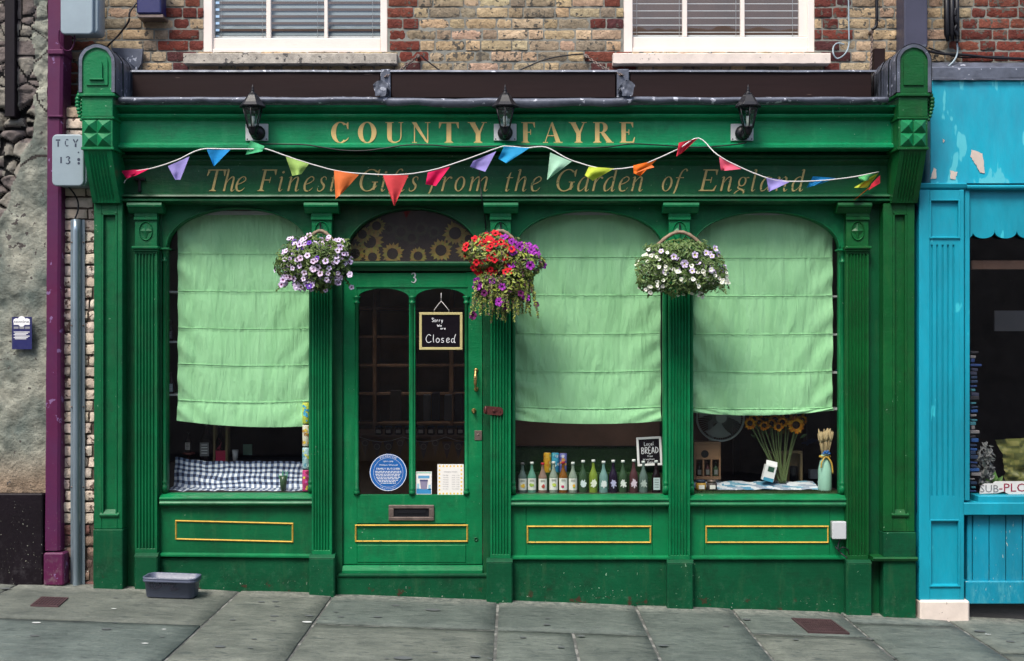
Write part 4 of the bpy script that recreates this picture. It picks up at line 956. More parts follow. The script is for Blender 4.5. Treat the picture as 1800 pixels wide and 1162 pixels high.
# ---- inside of the shop
mb=MB(); x0,x1=X(170),X(1606); zf=Z(1000); zc=Z(340)
mb.face([(x0,3.2,zf),(x1,3.2,zf),(x1,3.2,zc),(x0,3.2,zc)]); mb.face([(x0,.1,zf),(x0,3.2,zf),(x0,3.2,zc),(x0,.1,zc)]); mb.face([(x1,.1,zf),(x1,3.2,zf),(x1,3.2,zc),(x1,.1,zc)])
mb.face([(x0,.1,zf),(x1,.1,zf),(x1,3.2,zf),(x0,3.2,zf)]); 
for a_,b_,c_,d_ in((x0,x1,.1,1.9),(x0,x1,2.24,3.2),(x0,-1.8,1.9,2.24),(.9,x1,1.9,2.24)): mb.face([(a_,c_,zc),(b_,c_,zc),(b_,d_,zc),(a_,d_,zc)])  # ceiling with a gap, added to let sky light into the room

for q in (560,880,1190): mb.box(X(q),X(q)+.06,.10,1.0,zf,Z(300),.0)
mb.build('interior_walls','interior_wall',shop,recalc=False)
mb=MB(); zs_=Z(867)
for a,o0,o1,b,ap,sp,bt in WIN: mb.box(X(a-8),X(b+6),YG+.03,.62,Z(bt,YF)-.05,Z(bt,YF)-.004,.002)
mb.build('display_ledge','dark_wood',shop)
# ================================================================ LEFT NEIGHBOUR
lw=thing('rendered_building','derelict rubble and cement rendered building with black plinth at far left','building',(-4.2,0,0))
mb=MB(); Yl=-.02
x0,x1=X(-330,Yl),X(83,Yl); z0,z1=Z(866,Yl),Z(-170,Yl)
def wf(u,v):
    x=x0+(x1-x0)*u; z=z0+(z1-z0)*v; py=HY-(z-CZ)/S*D/(D+Yl); px=900+x/S*D/(D+Yl)
    # upper part: broken rubble, lower: trowelled render whose left edge breaks away
    edge=60-max(0,min(1,(py-230)/200))*75+12*N(z*6)
    rub=max(0,min(1,(edge-px)/8)) if 0<py<470 else 0
    if py<160: rub=.25
    cell=noise.voronoi(Vector((x*7.5,z*8.5,0)))[0]; cr=min(1,(cell[1]-cell[0])*5)
    y=Yl+.020*FB(x*4,z*2)+.010*FB(x*13+z*5,z*9-x*4)+.004*FB(x*40,z*30)+rub*(.075-.06*cr+.02*FB(x*9,z*9))
    return (x,y,z)
def wc(u,v):
    x=x0+(x1-x0)*u; z=z0+(z1-z0)*v; py=HY-(z-CZ)/S*D/(D+Yl); px=900+x/S*D/(D+Yl)
    edge=60-max(0,min(1,(py-230)/200))*75+12*N(z*6); rub=max(0,min(1,(edge-px)/8)) if 0<py<470 else 0
    cell=noise.voronoi(Vector((x*7.5,z*8.5,0)))[0]; cr=min(1,(cell[1]-cell[0])*5)
    t=.5+.75*FB(x*5+z*2,z*3.2-x*2,4); a=(.15,.18,.16); b=(.44,.44,.36); c=tuple(p+(q-p)*max(0,min(1,t)) for p,q in zip(a,b))
    if rub>.3: t2=noise.cell(Vector((x*7.5,z*8.5,3))); c=tuple((.05 if cr<.35 else 1)*k for k in ((.30,.28,.24) if t2>.2 else (.20,.17,.16))); c=tuple(max(.02,k) for k in c)
    if py<300 and rub<=.3 and abs(N(x*3+.6*N(z*4),z*2.6,8))<.035: c=(.06,.055,.05)
    if py<165 and rub<=.3: c=tuple(k*1.1 for k in c)
    if py>790: t=max(0,min(1,(py-790)/60)); c=tuple(p*(1-t)+q*t for p,q in zip(c,(.33,.25,.18)))
    return c
mb.grid(wf,130,420,wc,smooth=True); mb.build('render_coat','render_old',lw)
mb=MB(); mb.box(X(-330),X(83),.09,.35,G(-4)-.2,z1,.0); mb.build('core_wall','mortar_old',lw)
mb=MB(); Y=-.07; mb.box(X(-330,Y),X(75,Y),Y,.09,G(-3.6)-.15,Z(868,Y),.008); mb.build('black_plinth','black_paint',lw)
mb=MB(); Y=-.06; mb.pbox(8,-60,26,205,Y,.05,.004); mb.build('corner_board','black_paint',lw)
# purple pilaster
pp=thing('purple_pilaster','narrow purple painted pilaster beside the grey cable guard','pilaster',(X(95),0,G(-3.2)))
mb=MB(); Y=-.06; xa,xb=X(79,Y),X(106,Y)
n_=60; i=len(mb.v)
za,zb2=Z(968,Y),Z(-170,Y)
for k in range(n_+1):
    z=za+(zb2-za)*k/n_; e=.003*N(z*3); l_=X(79+6*k/n_,Y)+e; r_=X(106+8*min(1,max(0,(k/n_-.45)*2)),Y)+.003*N(z*4,5)
    for x,y in((l_,.1),(l_,Y+.004),(l_+.006,Y),(r_-.022,Y),(r_-.004,Y+.012),(r_,Y+.02),(r_,.1)): mb.v.append((x,y+.002*N(z*5,x*9),z))
for k in range(n_):
    for j in range(6): mb.fi((i+k*7+j,i+k*7+j+1,i+(k+1)*7+j+1,i+(k+1)*7+j))
mb.build('shaft','purple_paint',pp)
mb=MB(); Y=-.085; mb.pbox(76,972,112,1030,Y,.1,.01); mb.build('base_block','purple_paint',pp)
mb=MB(); Y=-.075; mb.pbox(83,86,112,96,Y,.1,.008); mb.build('band','purple_paint',pp); mb=MB(); mb.pbox(83,202,110,206,Y,.1,.004); mb.build('band','purple_paint',pp)
# white painted brick strip
wb=thing('painted_brick_wall','strip of flaking cream painted brickwork behind the grey cable guard','wall',(X(136),0,G(-3)))
def crc(x,z,rr):
    py=HY-(z-CZ)/S
    if py<225: return rr.choice([(.22,.05,.035),(.28,.09,.06),(.16,.05,.04),(.45,.33,.25)])
    if py>925: return rr.choice([(.16,.07,.06),(.10,.05,.045),(.25,.17,.13)])
    return rr.choice([(.66,.54,.44),(.58,.48,.39),(.70,.60,.50),(.60,.50,.42)])
mb=MB(); Yw=.02; bricks(mb,X(104,Yw),X(166,Yw),Z(1060,Yw),Z(190,Yw),Yw,[],crc,11,ch=.0795,jit=1.5,depth=.06); mb.build('bricks','brick_painted',wb)
mb=MB(); mb.box(X(100,Yw),X(170,Yw),Yw+.011,.24,Z(1060,Yw),Z(186,Yw),0); mb.build('mortar','mortar_old',wb)
# cable guard
cg=thing('cable_guard','tall galvanised steel cable guard running down the cream painted bricks','cable guard',(X(131),-.06,G(-3.08)))
mb=MB(); Y=.0; a,b=X(119,-.05),X(144,-.05); w2=b-a; pts=[(a,.01),(a,.004),(a+.018,.002)]
for k in range(9): t=PI*k/8; pts.append((a+w2/2-(w2/2-.020)*math.cos(t),.002-.055*math.sin(t)))
pts+=[(b-.018,.002),(b,.004),(b,.01)]
i=len(mb.v); z0,z1=G(-3.1)-.01,Z(385,-.05); n_=30
for k in range(n_+1):
    z=z0+(z1-z0)*k/n_
    for x,y in pts: mb.v.append((x+.0015*N(z*2),y+.001*N(z*3,x),z))
m_=len(pts)
for k in range(n_):
    for j in range(m_-1): mb.fi((i+k*m_+j,i+k*m_+j+1,i+(k+1)*m_+j+1,i+(k+1)*m_+j),None,2<j<10)
mb.fi([i+n_*m_+j for j in range(m_)]); mb.build('channel','galvanised',cg)
for q in (426,572,715,856):
    for xx in(a+.009,b-.009): m_=MB(); m_.lathe(xx,Z(q,0),[(.006,.002),(.005,-.004),(.001,-.006)],8,axis='y'); m_.build('screw','aged_steel',cg)
# meter boxes
def rbox(mb,x0,x1,z0,z1,yf,yb,r=.03,e=.012):
    def out(g,y):
        P=[]
        for cx,cz,a0 in((x1-r,z1-r,0),(x0+r,z1-r,90),(x0+r,z0+r,180),(x1-r,z0+r,270)):
            for k in range(6): a=R(a0+90*k/5); P.append((cx+(r-g)*math.cos(a),y,cz+(r-g)*math.sin(a)))
        return P
    L=[out(0,yb),out(0,yf+e),out(e*.3,yf+e*.3),out(e,yf)]; i=len(mb.v); m=len(L[0])
    for q in L: mb.v+=q
    for k in range(3):
        for j in range(m): mb.fi((i+k*m+j,i+k*m+(j+1)%m,i+(k+1)*m+(j+1)%m,i+(k+1)*m+j),None,True)
    mb.fi([i+3*m+j for j in range(m)]); mb.fi([i+j for j in range(m)])
bx=thing('junction_box','rounded pale grey metal box stencilled TCY 13 beside the left console','metal box',(X(120),-.1,Z(328)))
Y=-.17; mb=MB(); rbox(mb,X(91,Y),X(147,Y),Z(327,Y),Z(236,Y),Y,-.145,.035,.008); mb.build('lid','box_grey',bx)
mb=MB(); rbox(mb,X(92.5,Y),X(150,Y),Z(325.5,Y),Z(238,Y),-.144,.02,.035,.004); mb.build('case','box_grey',bx)
mb=MB(); zy=Z(250,Y)
def SR(a,t,c,d): mb.face([(X(a,Y),Y-.001,Z(d,Y)),(X(c,Y),Y-.001,Z(d,Y)),(X(c,Y),Y-.001,Z(t,Y)),(X(a,Y),Y-.001,Z(t,Y))])
SR(98,245,106,247.5); SR(101,248.5,103.5,258)
for a0,a1 in((50,130),(145,215),(225,310)):
    g=Glyph(); g.el(X(118,Y),Z(251,Y),.016,.026,.007,.007,a0,a1,10)
    for p in g.p: mb.face([(u,Y-.001,v) for u,v in p])
g=Glyph(); g.st([(X(129,Y),Z(245,Y),.010),(X(132,Y),Z(250.5,Y),.009)],2); g.st([(X(137,Y),Z(245,Y),.008),(X(133.5,Y),Z(250.5,Y),.008)],2)
for p in g.p: mb.face([(u,Y-.001,v) for u,v in p])
SR(131.5,252,134.5,258.5); SR(106,276,108.8,287)
g=Glyph(); g.st([(X(116,Y),Z(277,Y),.006),(X(120,Y),Z(275.5,Y),.008),(X(122.5,Y),Z(278,Y),.009),(X(119.5,Y),Z(280.5,Y),.006)],4); g.st([(X(120,Y),Z(282,Y),.006),(X(123,Y),Z(284.5,Y),.009),(X(119.5,Y),Z(288,Y),.008),(X(116,Y),Z(286.5,Y),.006)],4)
for j,p in enumerate(g.p): mb.face([(u,Y-.001-.0001*(j%5),v) for u,v in p])
disc(mb,X(138.5,Y),Z(280.5,Y),.011,Y-.0012,16); disc(mb,X(138,Y),Z(268,Y),.006,Y-.0012,12); disc(mb,X(138.5,Y),Z(287,Y),.009,Y-.0012,12)
mb.build('stencilled_letters','print_dark',bx,recalc=False)
b2=thing('meter_box','rounded blue grey metal box at the top of the purple pilaster','metal box',(X(135),-.1,Z(62)))
mb=MB(); Y=-.16; rbox(mb,X(106,Y),X(163,Y),Z(60,Y),Z(-45,Y),Y,-.13,.03,.008); mb.build('lid','box_grey',b2)
mb=MB(); rbox(mb,X(110,Y),X(169,Y),Z(56,Y),Z(-43,Y),-.129,.02,.03,.004); mb.build('case','box_grey',b2)
b3=thing('cable_box','small navy box with a rusty bottom edge left of the upstairs windows','metal box',(X(262),.1,Z(28)))
mb=MB(); mb.pbox(240,-60,283,24,.12,YB+.02,.01); mb.build('case','poster_blue',b3); mb=MB(); mb.pbox(241,25,287,31,.13,YB+.02,.004); mb.build('bracket','aged_steel',b3)
def cable(name,pts,r,label,mat='black_metal'):
    m_=MB(); m_.tube(cat([(X(a,y),y,Z(b,y)) for a,b,y in pts],6),r,6); o=m_.build(name,mat); tag(o,label,'cable'); return o
cable('cable',[(240,5,.17),(228,22,.15),(226,38,.15),(210,60,.18),(193,77,.15),(187,84,.18)],.007,'thick black cable looping over the bricks to the top of the left console')
cable('cable',[(104,52,-.10),(104,72,-.08),(112,87,-.07),(124,88,-.05),(131,74,-.05),(131,62,-.06)],.005,'thin cable hanging in a loop under the blue grey box at top left','purple_paint')
cable('cable',[(120,328,-.05),(130,340,-.03),(137,355,-.02),(137,370,-.03),(131,386,-.04)],.006,'black cable dropping from the stencilled box into the cable guard')
# poster on the left wall
po=thing('poster','small navy poster with white tontine heading stuck on the rendered wall','poster',(X(38),-.06,Z(613)))
mb=MB(); Y=-.058; mb.pbox(21,557,56,614,Y,Y+.004,.0005); mb.build('sheet','poster_blue',po)
mb=MB()
for a,b,r in((29,565,.022),(38,562,.026),(47,565,.022),(38,569,.022)): disc(mb,X(a,Y),Z(b,Y),r,Y-.0006-.0001*a/29,16)
mb.pbox(24,561,52,571,Y-.0014,Y-.0004,0)
for k in range(6): mb.pbox(24+k%2*2,583+k*2.4,52-k%3*3,584.2+k*2.4,Y-.0012,Y-.0002,0)
mb.build('white_print','print_white',po,recalc=False)
mb=MB(); sans(mb,'tontine',X(38,Y),Z(565.5,Y),.022,Y-.0022,.105); mb.build('heading','print_dark',po,recalc=False)
mb=MB()
for k,q in enumerate((24,34,44)): mb.pbox(q,574,q+8.5,578,Y-.0012,Y-.0002,0)
mb.build('print_bars','print_grey',po,recalc=False)

# ================================================================ RIGHT NEIGHBOUR (cyan shop)
cy=thing('cyan_shop','cyan painted neighbouring shopfront with peeling fascia and scalloped pelmet','building',(3.4,0,G(3.2)))
Yc=-.06
mb=MB(); zt,zb=Z(140,Yc),Z(322,Yc); xa,xb=X(1636,Yc),X(2150,Yc)
mb.grid(lambda u,v:(xa+(xb-xa)*u,Yc+.003*FB(u*12,v*2),zb+(zt-zb)*v),60,20); 
mb.box(xa,xb,Yc+.012,YB,zb,zt,.0); mb.build('fascia','cyan_peeled',cy)
def patch(pts,seed):
    P=[]
    for k in range(len(pts)):
        a,b=pts[k],pts[(k+1)%len(pts)]
        for t in range(5): 
            x=a[0]+(b[0]-a[0])*t/5+1.6*N(seed+k*5+t,1.3); y=a[1]+(b[1]-a[1])*t/5+1.6*N(seed+k*5+t,7.7); P.append((X(x,Yc),Yc-.0045,Z(y,Yc)))
    mb.face(P)
pat=[[(1707,263),(1716,266),(1727,270),(1729,292),(1731,305),(1722,303),(1714,288),(1706,276)],[(1670,300),(1683,303),(1679,316),(1670,314)],[(1641,295),(1646,298),(1645,314),(1635,314)],[(1656,244),(1660,246),(1658,251)]]
for k,q in enumerate(pat): mb=MB(); patch(q,3+k*2.3); mb.build('bare_patch','bare_plaster',cy,recalc=False)
mb=MB(); Y=-.09; mb.extx(X(1612,Y),X(1698,Y),[(.1,Z(322,Y)),(Y-.005,Z(322,Y)),(Y-.02,Z(324,Y)),(Y-.012,Z(330,Y)),(Y+.01,Z(334,Y)),(.1,Z(334,Y))],8,lambda x,k:(0,.001*N(x*9)))
mb.extx(X(1699,Y),X(2150,Y),[(.1,Z(325,Y)),(Y+.0,Z(325,Y)),(Y-.015,Z(328,Y)),(Y-.012,Z(331,Y)),(Y+.01,Z(333,Y)),(.1,Z(333,Y))],8,lambda x,k:(0,.001*N(x*9))); mb.build('cornice','cyan_paint',cy)
def cpil(a,b,first=True):
    Y=-.10; m_=MB(); xa,xb=X(a,Y),X(b,Y); x1,x2=X(a+19,Y),X(b-9,Y); zt=Z(333.5,Y)
    fl=[X(a+22+9.5*k,Y) for k in range(5)]; z1,z2=Z(430,Y),Z(872,Y)
    m_.box(xa,x1,Y,.1,Z(1056,Y),zt,.004); m_.box(x2,xb,Y,.1,Z(1056,Y),zt,.004)
    for t,d in((334,352),(418,430),(872,915),(1030,1056)): m_.box(x1,x2,Y+.0004,.1,Z(d,Y),Z(t,Y),.0)
    for t,d in((352,418),(915,1030)):
        m_.box(x1,x2,Y+.022,.1,Z(d,Y),Z(t,Y),.0); m_.extx(x1-.006,x2+.006,[(Y+.022,Z(d-3,Y)),(Y-.010,Z(d-.5,Y)),(Y-.010,Z(d+1,Y)),(Y+.022,Z(d+1,Y))])
        for q in(x1,x2): m_.box(q-.006,q+.006,Y-.006,Y+.02,Z(d,Y),Z(t,Y),.002)
        m_.box(x1,x2,Y-.006,Y+.02,Z(t+1,Y),Z(t-2,Y),.002)
    pts=[(x1,.05),(x1,Y+.0004)]
    for f in fl: pts+=[(f-.007,Y+.0004),(f-.005,Y+.009),(f,Y+.013),(f+.005,Y+.009),(f+.007,Y+.0004)]
    pts+=[(x2,Y+.0004),(x2,.05)]; m_.extz(z2,z1,pts)
    o=m_.build('pilaster','cyan_paint',cy)
    m_=MB(); m_.pbox(a+2,1056,b+10,1100,Y-.03,.05,.012); m_.build('base_stone','cream_sill',o)
cpil(1616,1695)
mb=MB(); Y=-.08; mb.pbox(1696,334,1705,880,Y,.1,.004); mb.build('window_jamb','cyan_paint',cy)
mb=MB(); Y=-.05; P=[(X(1705,Y),Z(334,Y)),(X(1705,Y),Z(417,Y))]
pts=[(1705,417)]
x=1709.
sc=[]
for q in range(6):
    cx=1729+39*q if q>=0 else 0; 
    for k in range(13): a=PI*k/12; sc.append((cx-19.5*math.cos(a),404+15*math.sin(a)**.8))
out=[(X(1705,Y),Z(334,Y)),(X(1705,Y),Z(418,Y)),(X(1709,Y),Z(414,Y))]+[(X(a,Y),Z(b,Y)) for a,b in sc if a>1709.5]+[(X(sc[-1][0]+1,Y),Z(334,Y))]
mb.exty(Y,Y+.02,out); mb.build('scalloped_pelmet','cyan_paint',cy)
mb=MB(); Y=-.10; mb.pbox(1692,884,2150,906,Y,.1,.006); mb.pbox(1720,872,2150,884,Y+.03,.1,.004); mb.build('window_sill','cyan_paint',cy)
mb=MB(); Y=-.04
q=1700; k=0
while q<2150: mb.pbox(q+.5,906,q+(9 if k==0 else 28.5),1022,Y,.1,.004); q+=10 if k==0 else 29.3; k+=1
mb.pbox(1698,1022,2150,1062,Y-.03,.1,.006); mb.build('stall_riser','cyan_plank',cy)
mb=MB(); mb.pbox(1700,1062,2150,1100,.0,.1,.003); mb.build('riser_base','asphalt',cy)
mb=MB(); Y=.0; mb.face([(X(1705,Y),Y,Z(875,Y)),(X(2150,Y),Y,Z(875,Y)),(X(2150,Y),Y,Z(334,Y)),(X(1705,Y),Y,Z(334,Y))]); mb.build('pane','door_glass',cy)
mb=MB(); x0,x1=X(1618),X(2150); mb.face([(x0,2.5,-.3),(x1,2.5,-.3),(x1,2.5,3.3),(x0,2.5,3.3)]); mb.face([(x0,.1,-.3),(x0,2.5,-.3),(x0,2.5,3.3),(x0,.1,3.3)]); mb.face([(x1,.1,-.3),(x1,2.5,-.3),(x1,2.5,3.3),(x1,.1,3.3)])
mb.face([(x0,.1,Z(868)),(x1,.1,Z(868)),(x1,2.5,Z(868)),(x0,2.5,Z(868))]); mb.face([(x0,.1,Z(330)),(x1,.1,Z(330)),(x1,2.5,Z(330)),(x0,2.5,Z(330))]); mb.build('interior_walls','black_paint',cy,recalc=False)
mb=MB(); Y=.06; mb.pbox(1708,458,2150,474,Y,Y+.03,.004); mb.build('curtain_rail','interior_wall',cy)
mb=MB(); mb.box(xa,xb,Yc-.02,YB,Z(140,Yc),Z(118,Yc),.01); mb.grid(lambda u,v:(xa+(xb-xa)*u,Yc-.025+.004*FB(u*20,v),Z(142,Yc)+.02*v+.004*N(u*30)),60,3); mb.grid(lambda u,v:(xa+(xb-xa)*u,YB-.04+.003*FB(u*20,v)-.15*(1-v),Z(134,YB)+.09*v+.004*N(u*25)),60,3)
mb.build('lead_flashing','lead',cy)
mb=MB(); mb.box(X(1608),X(1617),.04,.2,G(2.9)-.1,Z(345),.002); mb.build('gap_filler','black_paint',cy)
mb=MB(); mb.grid(lambda u,v:(X(1611)+(X(1617)-X(1611))*u+.004*N(v*30),-.05+.015*N(v*20,u),G(2.85)-.02+.42*v),3,40); mb.build('broken_render','bare_plaster',cy)
cable('cable',[(1613,362,-.06),(1616,420,-.07),(1613,520,-.05),(1616,640,-.07),(1613,760,-.05),(1612,900,-.05)],.006,'dark blue cable running down the gap between green and cyan shopfronts','poster_blue')
# plant, packet, sign, books in the cyan window
pl=thing('potted_plant','dusty grey green plant with one fresh green shoot in the cyan shop window','plant',(X(1735,.2),.2,Z(870,.2)))
def leaves(m_,n,cf,sizef,colf,rr):
    for k in range(n):
        p,nrm=cf(); s=sizef(); nrm=nrm+Vector((rr.uniform(-.6,.6),rr.uniform(-.5,.3),rr.uniform(-.6,.6))); nrm.normalize()
        d=nrm.cross(Vector((rr.uniform(-1,1),rr.uniform(-1,1),rr.uniform(-1,1)))).normalized(); e=nrm.cross(d); c=colf(p)
        a=p-d*s; b=p+d*s; l_=p+e*s*.38+nrm*s*.18; r_=p-e*s*.38+nrm*s*.18; q1=p+d*s*.55+e*s*.28; q2=p+d*s*.55-e*s*.28
        m_.face([a,l_,q1,b,p],c); m_.face([a,p,b,q2,r_],c)
mb=MB(); rr=random.Random(3)
def cf(): a=rr.uniform(0,2*PI); r=rr.random()**.5; px=1729+14*r*math.cos(a)+6*rr.random(); py=815+r*40*math.sin(a); y=.2+.08*rr.uniform(-1,1); return Vector((X(px,y),y,Z(py,y))),Vector((0,-1,.3))
leaves(mb,170,cf,lambda:rr.uniform(.012,.032),lambda p:rr.choice([(.16,.18,.19),(.10,.12,.13),(.22,.24,.24),(.07,.09,.09)]),rr); mb.build('leaves','foliage',pl,recalc=False)
mb=MB()
for px,py,a in((1738,850,-.5),(1748,840,.1),(1756,846,.6),(1746,860,.9),(1730,852,-.9)):
    y=.16; x,z=X(px,y),Z(py,y); d=Vector((math.sin(a),0,math.cos(a))); e=Vector((math.cos(a),0,-math.sin(a))); P=Vector((x,y,z)); mb.face([P-d*.05,P-e*.022,P+d*.05,P+e*.022+Vector((0,-.012,0))],(.10,.24,.06))
mb.build('green_shoot','foliage',pl,recalc=False)
mb=MB(); mb.lathe(X(1730,.2),.2,[(.04,Z(872,.2)),(.055,Z(850,.2)),(.05,Z(850,.2))],16); mb.build('pot','black_metal',pl)
mb=MB(); y=.14
mb.grid(lambda u,v:(X(1765,y)+.30*u-.06*(v-.5)*(u<.3)*2*v+.012*N(u*6,v*8),y+.04*FB(u*4,v*6)-.03*math.sin(PI*u),Z(862,y)+(.36+.04*u)*v),16,22,lambda u,v:rr.choice([(.13,.15,.04),(.09,.11,.035),(.19,.20,.06)])); mb.build('foil_packet','foliage'); tag(bpy.data.objects['foil_packet'],'crinkled olive green packet standing in the cyan shop window','packet')
sg=thing('window_sign','white cut-out sign lettered SUB-PLOT in the cyan shop window','sign',(X(1760,.03),.03,Z(870)))
mb=MB(); Y=.035
P=[(1722,868),(1724,854),(1732,850),(1745,850),(1750,846),(1830,846),(1830,868),(1775,870),(1765,864),(1752,867)]
mb.exty(Y,Y+.006,[(X(a,Y),Z(b,Y)) for a,b in P]); mb.build('backing','print_white',sg)
mb=MB(); sans(mb,'SUB',X(1739,Y),Z(859,Y),.054,Y-.0015,.13); mb.build('grey_letters','print_grey',sg,recalc=False)
mb=MB(); sans(mb,'-PLOT',X(1788,Y),Z(857,Y),.060,Y-.0015,.255); mb.build('red_letters','magenta_print',sg,recalc=False)
rr=random.Random(8)
st=thing('book_stack','tall leaning stack of small books and packets at the left edge of the cyan window','stack',(X(1712,.12),.12,Z(868,.12)))
for k in range(34):
    py=866-k*7.4; c=rr.choice([(.04,.05,.10),(.02,.10,.34),(.05,.25,.32),(.02,.06,.22),(.10,.14,.18),(.03,.03,.04),(.25,.24,.25),(.02,.05,.12)]); y=.12
    m_=MB(); L=rr.uniform(.030,.065)*(1.7 if k in(4,14,30) else 1); m_.box(X(1706,y)+rr.uniform(-.004,.008),X(1706,y)+L,y,y+.16,Z(py,y),Z(py-rr.uniform(2.5,6.8),y),.003,c); m_.xf(Matrix.Translation((X(1706,y),y,Z(py,y)))@Matrix.Rotation(R(rr.uniform(-5,5)),4,'Y')@Matrix.Translation((-X(1706,y),-y,-Z(py,y)))); m_.build('book','vcol',st)
nt_=MB(); Y=.9; nt_.pbox(1748,546,1830,582,Y,Y+.01,.002); o=nt_.build('notice_board','print_grey'); tag(o,'grey notice hanging inside the dark cyan shop','notice')
# rainwater pipe, cable clutter upper right
dp=thing('rainwater_pipe','square dark slate downpipe above the right console','pipe',(X(1610),.1,Z(90)))
mb=MB(); mb.pbox(1590,-170,1631,83,.05,YB-.01,.008); mb.build('pipe','slate_pipe',dp)
cb=thing('cable_joint','bundle of black cable joints fixed high on the red bricks at right','cable box',(X(1675),.2,Z(75)))
for x_ in(1663,1672,1681):
    m_=MB(); m_.tube([(X(x_,.18),.18,Z(-60,.18)),(X(x_+1,.17),.17,Z(60,.17)),(X(x_+3,.18),.18,Z(73,.18))],[.017,.020,.010],8); m_.build('sleeve','black_metal',cb)
m_=MB(); m_.tube(cat([(X(a,.15),.15,Z(b,.15)) for a,b in((1680,15),(1678,30),(1682,42),(1678,52),(1683,62),(1682,75))],4),.011,7); m_.build('twisted_cable','black_metal',cb)
cable('cable',[(1682,74,.16),(1683,92,.17),(1676,108,.16),(1660,120,.15),(1640,120,.12),(1632,112,.10)],.0065,'pale grey cable curving from the black joints to the right console','box_grey')
cable('cable',[(1632,90,.2),(1660,95,.2),(1700,97,.2),(1750,102,.2),(1830,104,.2),(1880,106,.2)],.010,'black cable sagging across the red bricks over the cyan shop')
cable('cable',[(1632,84,.22),(1650,90,.22),(1690,101,.22),(1760,100,.22),(1830,110,.22)],.006,'thinner black cable crossing behind the thick one over the cyan shop')
cable('cable',[(1491,-60,.2),(1492,40,.2),(1492,78,.2),(1485,95,.18),(1472,103,.2),(1465,95,.2),(1465,83,.22),(1472,76,.22),(1484,78,.22)],.0055,'thin grey cable ending in a loop right of the upstairs window','box_grey')
cable('cable',[(1540,-20,.17),(1541,40,.17),(1533,52,.17)],.012,'short black cable end above the stepped lead at right')
def chain(name,p,q,label,n=18):
    t=thing(name,label,'chain',p); a,b=Vector(p),Vector(q)
    m_=MB()
    for k in range(n):
        c=a.lerp(b,(k+.5)/n)+Vector((0,0,-.02*math.sin(PI*(k+.5)/n))); d=(b-a).normalized(); e=(d.cross(Vector((0,1,0))) if k%2 else d.cross(Vector((0,1,0))).cross(d)).normalized(); L=(b-a).length/n*.72
        P=[c+d*L*math.cos(2*PI*j/8)+e*L*.55*math.sin(2*PI*j/8) for j in range(9)]; m_.tube(P,.0038,5)
    m_.build('links','aged_steel',t)
    m_=MB(); m_.lathe(b.x,b.z,[(.014,YB+.02),(.014,YB-.05),(.010,YB-.055)],10,axis='y'); m_.build('wall_eye','aged_steel',t)
chain('stay_chain',(X(676,0),0,Z(135,0)),(X(735,.2),.2,Z(98,.2)),'short rusty chain from the wall eye to the left lead joint')
chain('stay_chain',(X(1095,0),0,Z(132,0)),(X(1030,.2),.2,Z(98,.2)),'short rusty chain from the wall eye to the right lead joint')
chain('stay_chain',(X(1530,.17),.17,Z(128,.17)),(X(1533,.2),.2,Z(55,.2)),'chain hanging beside the stepped lead at the right console')
cable('stay_wire',[(740,97,.2),(752,108,.2),(776,126,.2)],.0055,'thin wire from the left wall eye down to the dark board')
cable('stay_wire',[(1026,95,.2),(1000,97,.18),(960,104,.17),(925,118,.18),(905,127,.18)],.0055,'thin curved wire from the right wall eye to the dark board')

